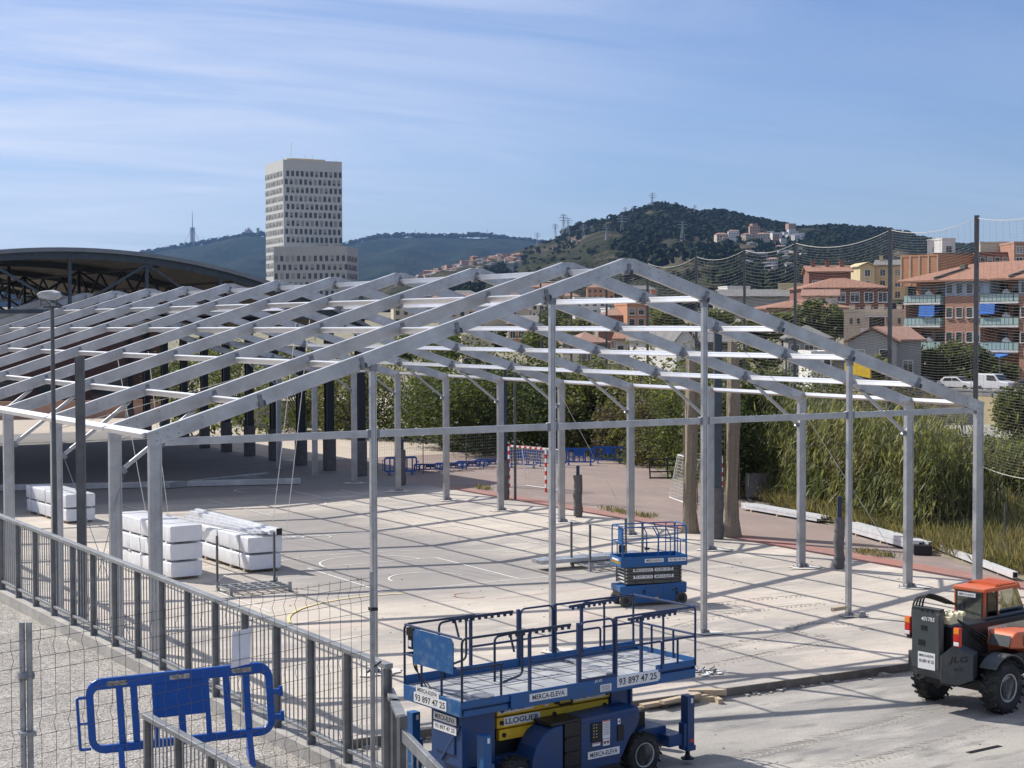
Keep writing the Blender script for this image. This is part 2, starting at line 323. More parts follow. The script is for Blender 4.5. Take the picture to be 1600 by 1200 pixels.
sheet('paving', [(27.604, 57.204), (50, 58.204), (75, 92), (60, 200), (-60, 200), (-60, 92.004), (27.604, 92.004)], -.002, 'beige')
# great ground sheet: dips behind the bushes to the road, then climbs to the town and the hills
def gz(d):
    P = [(0, -.35), (75, -.35), (120, -1.2), (170, -2.6), (200, -1.5), (260, 3), (400, 7), (800, 14), (2000, 30), (9000, 30)]
    for (a, za), (b, zb) in zip(P, P[1:]):
        if d <= b: return za+(zb-za)*(d-a)/(b-a)
    return P[-1][1]
vs = [(CAM.x, CAM.y, -.35)]; fs = []; ds = [20, 75, 95, 120, 145, 170, 185, 200, 230, 260, 330, 400, 600, 800, 1300, 2000, 4000, 9000]; NA = 96
for d in ds:
    for j in range(NA):
        g = 2*math.pi*j/NA; vs.append((CAM.x+d*math.sin(g), CAM.y+d*math.cos(g), gz(d)))
for j in range(NA): fs.append((0, 1+(j+1) % NA, 1+j))
for i in range(len(ds)-1):
    for j in range(NA): fs.append((1+i*NA+j, 1+i*NA+(j+1) % NA, 1+(i+1)*NA+(j+1) % NA, 1+(i+1)*NA+j))
struct(MB().add(vs, fs).build('ground', 'earth'))
# vegetated slope just beyond the asphalt, a little raised and lumpy
vs = []; fs = []; nu, nv = 60, 14
for i in range(nu+1):
    Y = -14+i*(110/nu)
    for j in range(nv+1):
        t = j/nv; x = edge(Y)+t*22+.6*math.sin(Y*.9+j)*(.2 if j == 0 else 1)*.3
        vs.append((x, Y, .012+.55*math.sin(min(1, t*3)*math.pi/2)*(.6+.4*math.sin(Y*.7+j*1.3))-t*.9 if j else .006))
for i in range(nu):
    for j in range(nv): fs.append((i*(nv+1)+j, i*(nv+1)+j+1, (i+1)*(nv+1)+j+1, (i+1)*(nv+1)+j))
struct(MB().add(vs, fs).build('slope', 'earth', smooth=True))
# gravel bank the camera stands on, with its retaining wall
FA, FB = Vector((-5.32, -9.18, 0)), Vector((-4.59, -19.47, 0)); FD = (FB-FA).normalized(); FN = Vector((-FD.y, FD.x, 0))   # FN points to the court
def bz(y): return 3.60+.029*(y+19.47)
def fl(y): return FA+FD*((y-FA.y)/FD.y)
vs = []; fs = []
ys = [-45, -36, -30, -24, -20, -16, -12, -8, -2, 6, 20]
for y in ys:
    p = fl(y)
    for dx in (-40, -20, -8, -3, -.0): vs.append((p.x+dx, y, bz(y)))
for i in range(len(ys)-1):
    for j in range(4): fs.append((i*5+j, i*5+j+1, (i+1)*5+j+1, (i+1)*5+j))
struct(MB().add(vs, fs).build('gravel_path', 'gravel'))
mb = MB(); a = fl(-44.9); b = fl(19.9)
t0 = .32
P = [(a.x+.003, a.y), (a.x+t0, a.y), (b.x+t0, b.y), (b.x+.003, b.y)]
vs = [(x, y, -.4) for x, y in P]+[(x, y, bz(y)+.15) for x, y in P]
mb.add(vs, [(3, 2, 1, 0), (4, 5, 6, 7), (0, 1, 5, 4), (1, 2, 6, 5), (2, 3, 7, 6), (3, 0, 4, 7)])
tag(mb.build('retaining_wall', 'wallc'), 'rough concrete retaining wall holding up the gravel path under the zinc railing', 'wall')
# painted court lines (thin strips of paint on the slab)
def line_strip(mb, pts, wd, z=.004, m=0):
    n = len(pts); vs = []
    for i in range(n):
        a = Vector(pts[max(i-1, 0)]); b = Vector(pts[min(i+1, n-1)]); d = (b-a).normalized(); q = Vector((-d.y, d.x))*wd/2; p = Vector(pts[i])
        vs += [(p.x+q.x, p.y+q.y, z), (p.x-q.x, p.y-q.y, z)]
    mb.add(vs, [(2*i+1, 2*i+3, 2*i+2, 2*i) for i in range(n-1)], m)
def arc(cx, cy, r, a0, a1, n=24): return [(cx+r*math.cos(R(a0+(a1-a0)*i/n)), cy+r*math.sin(R(a0+(a1-a0)*i/n))) for i in range(n+1)]
mb = MB()
for k, L in enumerate([[(10.8, 10.69), (10.8, 16.36)], [(15.65, 10.69), (15.65, 16.36)], [(6.4, 10.57), (20, 10.57)], [(10.8, 16.36), (15.65, 16.36)], arc(13.2, 16.36, 1.8, 0, 180), arc(13.2, 12.3, 1.25, 0, 180),
          arc(13.2, 12.2, 6.7, 8, 172, 40), [(6.45, 9), (6.45, 13.2)], [(20.6, 10.57), (20.6, 41)], [(22.8, 18), (22.8, 40)], [(15.6, 31), (15.6, 39)],
          arc(17.7, 35.2, 2.0, -120, 10), arc(14.35, 23.7, .55, -60, 250), arc(19.2, 42, 1.05, -70, 230), [(6.4, 24), (20.6, 24)], [(11.5, 33), (11.5, 41)]]):
    line_strip(mb, L, .06, .004+.0012*k)
struct(mb.build('court_lines', 'linew'))
mb = MB(); line_strip(mb, arc(10.1, 6.05, 4.0, 75, 185, 28), .09, .026); struct(mb.build('yellow_line', 'liney'))
MT['faintred'] = mat('faded_red_paint', (.42, .20, .17), .85, 0, 0, 3, 0, col2=(.38, .33, .29), lo=.4, hi=.7)
mb = MB(); line_strip(mb, arc(17.9, 26.3, 1.1, 120, 300), .05, .024); line_strip(mb, arc(12.7, 8.6, .5, 60, 300), .06, .025); line_strip(mb, [(13, 7.6), (20, 8.2)], .03, .027); struct(mb.build('red_marks', 'faintred'))
# drain slot in the yard
q = on_z(1538, 1171, YZ); mb = MB(); mb.box((0, 0, .003), (.95, .13, .006)); [mb.box((-.42+.07*i, 0, .008), (.03, .11, .004)) for i in range(13)]
tag(mb.build('drain_grate', 'blackm'), 'rusty slot drain grate let into the yard floor', 'drain', loc=(q.x, q.y, YZ), rz=R(4))

# tyre prints, cement dust round the column feet, crumbs on the floor
MT['tyreprint'] = mat('tyre_print', (.30, .27, .235), .9, 0, .15, 3); MT['cement'] = mat('cement_dust', (.57, .545, .51), .95, 0, 0, 2.4, 0, col2=(.46, .42, .37), lo=.36, hi=.6)
mb = MB(); rs = random.Random(3)
def track(P, z, wd=.30):
    for i in range(len(P)-1):
        a = Vector((*P[i], z)); b = Vector((*P[i+1], z)); d = (b-a); L = d.length; d.normalize(); q = Vector((-d.y, d.x, 0)); n = int(L/.15)
        for k in range(n):
            if rs.random() < .22: continue
            c = a+d*(k*.15)
            for s in (-1, 1): e = c+q*s*.04+d*(.0 if s > 0 else .06); mb.add([e, e+q*s*wd*.5-d*.11, e+q*s*wd*.5-d*.06, e+d*.055], [(0, 1, 2, 3) if s < 0 else (3, 2, 1, 0)])
def curve(x, y, a, r, n, st=.5):
    P = []
    for _ in range(n): P.append((x, y)); x += st*math.cos(a); y += st*math.sin(a); a += r
    return P
for off in (0, 1.5): track(curve(9, -3.6+off*.9, .05, .012, 18), .009); track(curve(15, 1.2+off, .4, -.05, 14), .010)
track(curve(19, -1.8, 1.2, .35, 14, .35), .011)
for off in (0, 1.7): track(curve(8.5, -11.5+off, .12, .01, 22), YZ+.006)
struct(mb.build('tyre_prints', 'tyreprint'))
mb = MB()
def patch(x, y, r, z):
    n = 18; f = [rs.uniform(.6, 1.1) for _ in range(n)]; mb.add([(x, y, z)]+[(x+r*f[k]*math.cos(6.2832*k/n), y+r*f[k]*.8*math.sin(6.2832*k/n), z) for k in range(n)], [(0, 1+k, 1+(k+1) % n) for k in range(n)])
for k, y in enumerate([0.0]+[2.86+5*i for i in range(9)]): patch(24.95+rs.uniform(-.1, .2), y-.1, rs.uniform(.55, .95), .0266+.0002*k)
for k, x in enumerate((5.37, 10.27, 14.95, 19.95)): patch(x+.15, -.05, rs.uniform(.45, .75), .0292+.0002*k)
struct(mb.build('cement_dust', 'cement'))
mb = MB()
for _ in range(420):
    x = rs.uniform(-2, 27); y = rs.uniform(-12, 24); s_ = rs.uniform(.008, .03); z = YZ if y < -5.6 else 0
    mb.box((x, y, z+s_*.3), (s_*rs.uniform(1, 3.5), s_, s_*.6), rs.randint(0, 2), rotz(rs.uniform(0, 3)))
struct(mb.build('crumbs', ['darkc', 'wallc', 'wood']), 'stuff')
# ------------------------------------------------------------------ the aluminium tent frame: one bolted thing
TW, TE, TH, TB0 = 25.06, 5.83, 9.84, 2.86
RX = TW/2; SL = math.atan((TH-TE)/RX); cs, sn = math.cos(SL), math.sin(SL)
FY = [0.0]+[TB0+5*i for i in range(11)]
tent = thing('tent_frame', 'long bare aluminium marquee frame of gabled portals spanning the sports court', 'tent frame')
def ztop(x): return TE+(TH-TE)*(1-abs(x-RX)/RX)
RD = .33; TY = .13
def rafter_mesh(s):
    mb = MB(); fl_ = .16
    X = lambda x: x if s < 0 else TW-x
    a = (-.05, TE-.016); b = (RX-fl_, ztop(RX-fl_)); n = (sn, -cs)
    poly = [a, b, (RX-.004, TH-fl_*.36), (RX-.004, TH-RD/cs-.03), (RX-.3, ztop(RX-.3)-RD/cs), (a[0]+n[0]*RD, a[1]+n[1]*RD)]
    pl = [(X(x), -TY/2, z) for x, z in poly]
    if s < 0: pl = pl[::-1]
    mb.prism(pl, (0, TY, 0), 0)
    # top and bottom flanges a little proud so that the profile reads
    ax = Vector((sn*s*-1*-1 if False else 0, 0, 0))
    for off, th in ((.018, .036), (RD-.018, .036)):
        p = Vector((X(a[0]+n[0]*off+.004), 0, a[1]+n[1]*off)); q = Vector((X(b[0]+n[0]*off-.0), 0, b[1]+n[1]*off))
        mb.bar(p, q, TY+.012, th, 0)
    for bx in (.18, .42, .66, 1.2, 11.3, 11.6, 11.9, 12.2):        # bolts at the knee and the ridge
        for k in (.09, .24):
            x = bx; z = ztop(bx)-k/cs
            mb.tube([(X(x), -TY/2-.004, z), (X(x), -TY/2-.02, z)], .016, 6, 1)
    return mb
def bracket_mesh():
    mb = MB(); mb.box((0, 0, -.20), (.10, TY+.05, .24)); mb.box((0, 0, -.345), (.20, .20, .012)); mb.box((.07, 0, -.30), (.012, .30, .13)); mb.box((-.07, 0, -.30), (.012, .30, .13)); return mb
raft = {s: rafter_mesh(s).build('rafter', ['alu', 'alud'], None, bevel=.006, seg=1) for s in (-1, 1)}
brk0 = bracket_mesh().build('purlin_bracket', 'alud')
mb = MB()
for k in (-1, 1): mb.box((k*.122, 0, 2.83), (.036, .15, 5.66))
mb.box((0, 0, 2.83), (.21, .128, 5.66)); mb.box((0, -.066, 2.83), (.05, .006, 5.6))
for z in (5.45, 5.2, 4.95):
    for k in (-.06, .06): mb.tube([(k, -.068, z), (k, -.085, z)], .015, 6)
col0 = mb.build('column', 'alu', bevel=.005, seg=1)
mb = MB(); mb.box((0, 0, .015), (.50, .40, .03)); mb.box((0, 0, .10), (.34, .03, .15)); mb.box((.0, .0, .10), (.03, .26, .15)); [mb.tube([(x, y, .03), (x, y, .09)], .018, 6) for x in (-.2, .2) for y in (-.15, .15)]
mb.box((-.16, -.09, .08), (.05, .1, .12)); mb.box((.16, -.09, .08), (.05, .1, .12))
bp0 = mb.build('base_plate', 'galv', bevel=.004, seg=1)
mb = MB(); mb.bar((0, 0, 0), (1.74, 0, 1.31), .08, .09)
mb.box((0.02, 0, -.02), (.10, .11, .16), 1, Matrix.Rotation(-R(37), 3, 'Y')); mb.box((1.72, 0, 1.32), (.16, .11, .08), 1, Matrix.Rotation(-R(18), 3, 'Y'))
br0 = mb.build('knee_brace', ['alu', 'alud'], bevel=.004, seg=1)
for o in (raft[-1], raft[1], brk0, col0, bp0, br0): C.objects.unlink(o)
def put(o, parent, loc=(0, 0, 0), rot=(0, 0, 0)):
    c = o.copy(); C.objects.link(c); c.parent = parent; c.location = loc; c.rotation_euler = rot; return c
PX = [TW/10*k for k in range(11)]
for i, y in enumerate(FY):
    for s in (-1, 1):
        r = put(raft[s], tent, (0, y, 0))
        for x in PX[1:5] if s < 0 else PX[6:10]:
            put(brk0, r, (x, 0, ztop(x)+.02), (0, -SL if s < 0 else SL, 0))
        if s < 0: put(brk0, r, (RX, 0, TH-.10))
        c = put(col0, tent, (.14 if s < 0 else TW-.14, y, .02)); put(bp0, c, (0, 0, -.02))
        if i > 0: put(br0, tent, (.44-.12 if s < 0 else TW-.32, y, 4.80), (0, 0, 0 if s < 0 else math.pi))
# purlins, one per bay and line
def purlin(x, L, eave=0):
    mb = MB()
    a = 0 if abs(x-RX) < .01 else (-SL if x < RX else SL); m3 = Matrix.Rotation(a, 3, 'Y')
    w_, h_ = (.22, .10) if eave else (.075, .145)
    mb.box((0, L/2, 0), (w_, L, h_), 0, m3)
    if not eave: mb.box(m3 @ Vector((-.039, 0, .05))+Vector((0, L/2, 0)), (.012, L-.02, .035), 0, m3)
    return mb
ptall = 0; far = MB()
for i in range(len(FY)-1):
    L = FY[i+1]-FY[i]-TY-.012; proto = {}
    for k, x in enumerate(PX):
        ev = k in (0, 10); z = ztop(x)-(.06 if ev else .235/cs if k != 5 else .33)
        if k == 0: x = x-.02
        if k == 10: x = x+.02
        y0 = FY[i]+TY/2+.006
        if i >= 9:
            p = purlin(x, L, ev); far.add([(v[0]+x, v[1]+y0, v[2]+z) for v in p.v], p.f); continue
        o = purlin(x, L, ev).build('eave_beam' if ev else 'purlin', 'aluw', tent); o.location = (x, y0, z)
o = far.build('purlin_run', 'aluw', tent); o['kind'] = 'stuff'
# gable end: four posts and the rail between them
GP = [5.37, 10.27, 14.95, 19.95]
for x in GP:
    h = ztop(x)-RD/cs-.01; mb = MB()
    for k in (-1, 1): mb.box((k*.060, 0, h/2), (.03, .115, h))
    mb.box((0, 0, h/2), (.09, .09, h)); mb.box((0, 0, h-.06), (.17, .15, .16), 1); mb.box((-.03, -.07, h*.5), (.012, .012, h*.9))
    o = mb.build('gable_post', ['alu', 'alud'], tent, bevel=.004, seg=1); o.location = (x, 0, 0)
    if x == GP[0]: pass
    b = put(bp0, o); b.scale = (.62, .62, .7)
xs = [.28]+GP+[TW-.28]
for a, b in zip(xs, xs[1:]):
    mb = MB(); g = .075 if a > 1 else 0; g2 = .075 if b < 24 else 0
    mb.box(((a+g+b-g2)/2, 0, 5.60), (b-a-g-g2, .08, .165)); mb.box(((a+g+b-g2)/2, -.043, 5.60), (b-a-g-g2-.02, .008, .05))
    for q in (a+g+.04, b-g2-.04): mb.box((q, 0, 5.60), (.07, .12, .2), 1)
    mb.build('gable_rail', ['alu', 'alud'], tent, bevel=.004, seg=1)
# thin wind-bracing cables in the second bay and at the eaves
for (a, b) in [((.3, FY[1], 5.5), (6.2, FY[0]+.1, 7.3)), ((.3, FY[2], 5.5), (7.4, FY[1], 7.9)), ((24.8, FY[2], 5.5), (18.2, FY[1], 7.6)), ((24.8, FY[5], 5.4), (24.85, FY[4], .5)), ((24.85, FY[2], 5.4), (24.8, FY[1], .5))]:
    MB().tube([a, b], .007, 5).build('bracing_cable', 'galv', tent)
# wedge block under one gable post
q = GP[3]; mb = MB(); mb.box((-.38, 0, .05), (.5, .1, .1), 0, rotz(.1)); tag(mb.build('wood_block', 'wood'), 'short timber block lying against the foot of the rightmost gable post', 'block', loc=(q, -.02, .20))
mb = MB(); mb.box((0, 0, 0), (.34, .14, .10)); mb.box((.12, .02, .07), (.12, .12, .05)); tag(mb.build('concrete_block', 'wallc'), 'grey block wedged beside the rightmost gable post foot', 'block', loc=(q+.18, -.28, .05), rz=.2)
# guy ropes and hanging ropes
ROPE = [((6.4, 22.8, 6.9), (8.9, 27, .02)), ((7.5, 22.8, 7.2), (9.7, 27, .02)), ((11.1, 17.9, 8.2), (12.6, 24, .02)), ((11.6, 17.9, 8.3), (13.2, 24, .02))]
LB = ['thin white rope hanging from the frame down to the court behind the white bundles, leftmost', 'thin white rope hanging from the frame behind the white bundles, second from the left',
      'thin rope hanging from the frame beside the left gable post, third of the ropes', 'thin rope hanging closest to the left gable post, ending in a coil']
for (a, b), l in zip(ROPE, LB):
    p = [Vector(a).lerp(Vector(b), t/6)+Vector((0, 0, -.35*math.sin(math.pi*t/6)*.3)) for t in range(7)]
    mb = MB().tube(p, .012, 5)
    if l.endswith('coil'): mb.tube([(13.2+.45*math.cos(t*.7)*(1+.1*t), 24+.3*math.sin(t*.7), .02) for t in range(14)], .015, 5)
    tag(mb.build('hanging_rope', 'white'), l, 'rope', 'ropes hanging from the frame')
for (a, b, l) in [((.35, FY[1], 4.7), (-1.2, 2.0, .1), 'thin guy wire slanting down beside the second left column'), ((.35, FY[2], 4.7), (1.3, 5.2, .1), 'thin guy wire slanting down from the third left column')]:
    tag(MB().tube([a, b], .009, 5).build('guy_wire', 'galv'), l, 'wire', 'guy wires at the left columns')

# ------------------------------------------------------------------ the big arched sports canopy behind
CY0, CY1, CXL, CXR, CR = 46.3, 90.3, -4.8, 27.6, 35.0; CXC = 11.4; CZT = 11.42
def ca(x): return CZT-(CR-math.sqrt(CR*CR-(x-CXC)**2))
can = thing('canopy', 'large arched steel roof canopy over the farther sports court, with dark columns', 'canopy', (CXC, CY0, 0))
L0 = Vector((CXC, CY0, 0))
def loc_(x, y, z): return (x-CXC, y-CY0, z)
MT['roofu'] = mat('roof_underside', (.27, .245, .21), .8, 0, .1, 2, stretch=(8, .2, 1)); MT['roofs'] = mat('grey_roof_sheet', (.20, .21, .225), .45, .5, .1, 2)
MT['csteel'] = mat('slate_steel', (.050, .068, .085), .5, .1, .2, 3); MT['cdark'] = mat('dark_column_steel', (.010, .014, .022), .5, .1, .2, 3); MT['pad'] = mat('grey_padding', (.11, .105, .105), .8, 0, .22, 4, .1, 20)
n = 40; xs = [CXL-1.2+(CXR+1.2-CXL+1.2-1.0)*i/n for i in range(n+1)]
mb = MB(); vs = []; fs = []
for y in (CY0-.25, CY1+.25):
    for t in (0, .10):
        for x in xs: vs.append(loc_(x, y, ca(x)+.38+t))
m_ = n+1
for i in range(n):
    fs.append((m_+i, m_+i+1, 3*m_+i+1, 3*m_+i)); fs.append((i, 2*m_+i, 2*m_+i+1, i+1)); fs.append((i, i+1, m_+i+1, m_+i)); fs.append((2*m_+i, 3*m_+i, 3*m_+i+1, 2*m_+i+1))
fs += [(0, m_, 3*m_, 2*m_), (n, 2*m_+n, 3*m_+n, m_+n)]
mb.add(vs, fs); mb.m = [0 if (k < 4*n and k % 4 != 1) else 1 for k in range(len(fs))]
roof = mb.build('roof', ['roofs', 'roofu'], can)
mb = MB()
for y in (CY0-.30,):
    for i in range(n): mb.bar(loc_(xs[i], y, ca(xs[i])+.43), loc_(xs[i+1], y, ca(xs[i+1])+.43), .10, .2)
mb.build('edge_trim', 'roofs', roof)
for y in (CY0, CY0+12, CY0+24, CY0+36, CY1-.3):
    mb = MB()
    for i in range(2, n-1): mb.bar(loc_(xs[i], y, ca(xs[i])+.17), loc_(xs[i+1], y, ca(xs[i+1])+.17), .22, .36)
    mb.build('arch_beam', 'csteel', can)
    mb = MB(); X = [CXL+.6+(CXR-1.4-CXL)*i/8 for i in range(9)]; zb = 8.35
    low = lambda x: zb+.5*(1-((x-CXC)/16)**2)
    for i in range(8): mb.bar(loc_(X[i], y, low(X[i])), loc_(X[i+1], y, low(X[i+1])), .16, .2)
    for x in X[1:-1]: mb.bar(loc_(x, y, low(x)), loc_(x, y, ca(x)), .15, .15, 0, (0, 1, 0))
    for i in range(8):
        a, b = (X[i], X[i+1]) if i % 2 else (X[i+1], X[i])
        mb.bar(loc_(a, y, ca(a)-.02 if abs(a-CXC) < 14 else low(a)), loc_(b, y+.01, low(b)), .10, .12)
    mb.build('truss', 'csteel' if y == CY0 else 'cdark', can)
# purlin trusses running along the roof (seen from below at the left)
for x in (0.3, 4.2, 8.1, 15.8, 19.7):
    mb = MB()
    for k in range(11):
        y = CY0+k*4; mb.bar(loc_(x, y, ca(x)-.05), loc_(x, min(y+4, CY1), ca(x)-.05), .1, .12)
        mb.bar(loc_(x, y, ca(x)-1.3), loc_(x, min(y+4, CY1), ca(x)-1.3), .1, .12); mb.bar(loc_(x, y, ca(x)-1.3), loc_(x, min(y+2, CY1), ca(x)-.1), .09, .09); mb.bar(loc_(x, y+2, ca(x)-.1), loc_(x, min(y+4, CY1), ca(x)-1.3), .09, .09)
    mb.build('purlin_truss', 'cdark', can)
for k in range(11):
    y = CY0+.25+4.02*k
    for x in (27.0, CXL+.4):
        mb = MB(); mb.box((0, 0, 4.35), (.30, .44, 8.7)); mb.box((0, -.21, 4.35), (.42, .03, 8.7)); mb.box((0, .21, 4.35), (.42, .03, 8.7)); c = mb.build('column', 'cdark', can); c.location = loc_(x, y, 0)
        mb = MB(); mb.box((0, 0, .95), (.58, .60, 1.9)); mb.build('column_pad', 'pad', c, bevel=.05)
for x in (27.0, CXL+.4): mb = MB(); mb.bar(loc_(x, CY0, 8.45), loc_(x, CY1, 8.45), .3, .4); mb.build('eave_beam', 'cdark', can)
mb = MB(); mb.bar(loc_(27, CY0+.25+16.1, 2.2), loc_(27, CY0+.25+20, 4.2), .12, .14); mb.build('diagonal_brace', 'cdark', can)
# boundary walls and the reddish hall beyond the canopy
MT['brickd'] = mat('dark_red_brick', (.06, .030, .026), .85, 0, .2, 3); MT['salmon'] = mat('salmon_render', (.42, .26, .19), .85, 0, .1, 2); MT['tan'] = mat('tan_boards', (.30, .20, .13), .8, 0, .12, 3, stretch=(6, 6, .3))
a = on_z(-150, 658); b = on_z(330, 650)
mb = MB(); mb.bar((a.x, a.y, .75), (b.x, b.y, .75), .25, 1.5); mb.bar((a.x, a.y, 1.53), (b.x, b.y, 1.53), .33, .06); tag(mb.build('boundary_wall', 'salmon'), 'low salmon rendered wall behind the canopy at far left', 'wall')
t = thing('sports_hall', 'dark red brick sports hall seen through the canopy at far left', 'building', at(-40, 600, 152)*1.0, -.35); t.location.z = 0
mb = MB(); mb.box((0, 4, 4.6), (34, 8, 9.2)); mb.build('wall', 'brickd', t); mb = MB(); mb.box((0, 4, 9.35), (34.6, 8.6, .3)); mb.build('roof', 'roofs', t)
for k in range(6): MB().box((-13+5*k, -.02, 2.2), (3.2, .06, 2.6)).build('window', 'glassd', t)
mb = MB(); mb.box((-9, -.03, 7.2), (12, .08, 3.4)); mb.build('cladding', 'tan', t)
a = on_z(395, 668); b = on_z(580, 668); mb = MB(); mb.bar((a.x, a.y, 1.05), (b.x, b.y, 1.05), .3, 2.1); mb.bar((a.x, a.y, 2.13), (b.x, b.y, 2.13), .4, .06)
tag(mb.build('garden_wall', 'wallc'), 'grey-beige concrete wall behind the row of canopy columns', 'wall')
# ------------------------------------------------------------------ railing on the bank edge
def railing(name, label, p0, p1, n, hgt=1.13, ends=(True, True), ps=.09):
    """posts every bay, thin bars between, flat top rail; p0,p1 = ground points with z"""
    p0 = Vector(p0); p1 = Vector(p1); t = thing(name, label, 'railing', p0, 0, None); d = p1-p0
    flat = Vector((d.x, d.y, 0)).normalized(); L = Vector((d.x, d.y, 0)).length; sl = d.z/L; ang = math.atan2(flat.y, flat.x); t.rotation_euler = (0, 0, ang)
    mb = MB(); mb.bar((-.05, 0, hgt), (L+.05, 0, hgt+sl*L), .085, .05); mb.build('top_rail', 'rail', t, bevel=.004)
    mb = MB(); mb.bar((0, 0, .13), (L, 0, .13+sl*L), .06, .035); mb.build('bottom_rail', 'rail', t, bevel=.003)
    for i in range(n+1):
        x = L*i/n; z = sl*x
        mb = MB(); mb.box((x, 0, z+(hgt-.03)/2-.06), (ps*.35, ps, hgt-.03+.12)); mb.box((x+ps*.18, ps*.3, z+(hgt-.03)/2), (ps*.7, .012, hgt-.06)); mb.box((x, .0, z-.05), (.12, .13, .10)); mb.build('post', 'postg', t)
        if i < n:
            mb = MB(); nb = 8
            for k in range(1, nb):
                xx = x+L/n*k/nb; zz = sl*xx; mb.tube([(xx, 0, zz+.14), (xx, 0, zz+hgt-.02)], .008, 6)
            mb.build('bar_panel', 'galv', t)
    return t
a = fl(6); b = fl(-20.6)
railing('railing', 'long zinc railing with flat posts along the edge of the gravel bank', (a.x+.10, a.y, bz(a.y)+.15), (b.x+.10, b.y, bz(b.y)+.15), 34)
# short end piece where the steps go down to the yard, with a sloping hand rail
e0 = Vector((b.x+.2, b.y+.15, bz(b.y))); e1 = at(628, 1078, 15.05); e1 = Vector((e1.x, e1.y, bz(b.y)))
t = thing('stair_railing', 'zinc railing end piece with sloping handrail beside the blue platform lift', 'railing', e0)
q = e1-e0; mb = MB(); mb.bar((0, 0, 1.0), (q.x, q.y, 1.0), .085, .05); mb.build('top_rail', 'rail', t, bevel=.004)
for k in (.45, 1.0): mb = MB(); mb.box((q.x*k, q.y*k, .1), (.08, .07, 1.85)); mb.build('post', 'galvd', t, bevel=.004)
mb = MB(); r = at(694, 1215, 14.3)-e0; mb.bar((q.x, q.y, .86), r, .05, .11); mb.build('handrail', 'rail', t, bevel=.004)
mb = MB()
for k in range(7):
    p = Vector((q.x, q.y, .85)).lerp(r, .12+.13*k); mb.tube([(p.x, p.y, p.z), (p.x, p.y, p.z-1.1)], .008, 6)
mb.build('bar_panel', 'galv', t)
# second railing on the camera's side of the path
c0 = at(231, 1130, 16.3); g0 = bz(c0.y); c1 = at(440, 1250, 14.6)
dz = c0.z-g0
railing('railing', 'nearer zinc railing whose end post stands in front of the blue barrier', (c0.x, c0.y, c0.z-1.06), (c1.x, c1.y, c1.z-1.06), 4)

# ------------------------------------------------------------------ tall posts behind the railing
p = fl(0); q = on_line(83, (FA.x+.5, FA.y), (FB.x+.5, FB.y)); d = (q-CAM).dot(Vector((_F.x, _F.y, 0)))
def zpix(py, q): d = (q-Vector((CAM.x, CAM.y, q.z))).dot(_F)/1.0; v = Vector((q.x-CAM.x, q.y-CAM.y, 0)); dd = v.dot(Vector((_F.x, _F.y, 0)).normalized()); return CAM.z-(py-508.7)/FPX*dd
t = thing('lamp_post', 'slim dark lamp post with a white floodlight on top behind the railing', 'lamp post', (q.x, q.y, bz(q.y)-.6))
H = zpix(480, q)-t.location.z; mb = MB(); mb.tube([(0, 0, 0), (0, 0, H*.5), (0, 0, H)], .035, 10, rads=[.042, .036, .028]); mb.build('pole', 'galvd', t, smooth=True)
mb = MB(); mb.bar((-.14, 0, H+.01), (.14, 0, H+.01), .03, .03); mb.tube([(.0, 0, H), (-.1, 0, H+.12), (-.16, 0, H+.1)], .008, 6); mb.bar((-.17, 0, H+.02), (-.17, 0, H+.16), .02, .02); mb.bar((.06, 0, H+.02), (.06, 0, H+.16), .02, .02); mb.build('bracket', 'galvd', t)
mb = MB(); f3 = Matrix.Rotation(R(12), 3, 'Y'); a_ = .36
o_ = Vector((-.06, -.02, H+.13)); r3 = rotz(-.45)
mb.prism([r3 @ Vector((x*.8, -.13, z*.8))+o_ for x, z in ((-.15, .015), (.13, -.03), (.20, .04), (.17, .11), (.05, .15), (-.12, .13), (-.19, .08))], r3 @ Vector((.02, .25, .02))); mb.build('floodlight', 'rim', t, bevel=.012)
q = on_line(125, (FA.x+.5, FA.y), (FB.x+.5, FB.y)); zt = zpix(556, q); h = zt-bz(q.y)+.5
mb = MB(); mb.box((-.055, 0, h/2), (.012, .12, h)); mb.box((.055, 0, h/2), (.012, .12, h)); mb.box((0, 0, h/2), (.10, .012, h)); mb.box((.0, -.058, h/2), (.10, .008, h))
for k in range(14): mb.tube([(.03, -.063, h-.2-.28*k), (.03, -.07, h-.2-.28*k)], .01, 6)
tag(mb.build('steel_post', 'galvd', bevel=.003), 'thick dark steel beam post standing behind the railing', 'post', loc=(q.x, q.y, bz(q.y)-.5), rz=-.45)

# ------------------------------------------------------------------ temporary mesh fence in the foreground
ma, mbq = at(40, 1000, 13.0), at(581, 1000, 15.8); ma.z = bz(ma.y); mbq.z = bz(mbq.y)
def mesh_panel(t, p, q, zb, zt, sag=0):
    d = Vector((q.x-p.x, q.y-p.y, 0)); L = d.length; d.normalize(); nrm = Vector((-d.y, d.x, 0)); mb = MB(); folds = [zt-.16, zt-.78, zt-1.42]
    def off(z): return sum(max(0, 1-abs(z-f)/.07) for f in folds)*.035
    zs = sorted(set([zb, zt]+[f+k for f in folds for k in (-.07, 0, .07)]))
    n = int(L/.13)
    for i in range(1, n):
        b = p+d*(L*i/n); mb.tube([(b.x-p.x+nrm.x*off(z), b.y-p.y+nrm.y*off(z), z) for z in zs], .0022, 4, cap=False)
    hs = [f+k for f in folds for k in (-.07, .07)]+[zt-.02, zt-.34, zt-.56, zt-1.0, zt-1.22, zt-1.66, zt-1.9]
    for h in hs:
        if h > zb: mb.tube([(0, 0, h), (q.x-p.x, q.y-p.y, h)], .0022, 4, cap=False)
    return mb
t = thing('mesh_fence', 'welded wire mesh site fence with twin round posts in the foreground', 'fence', (ma.x, ma.y, 0))
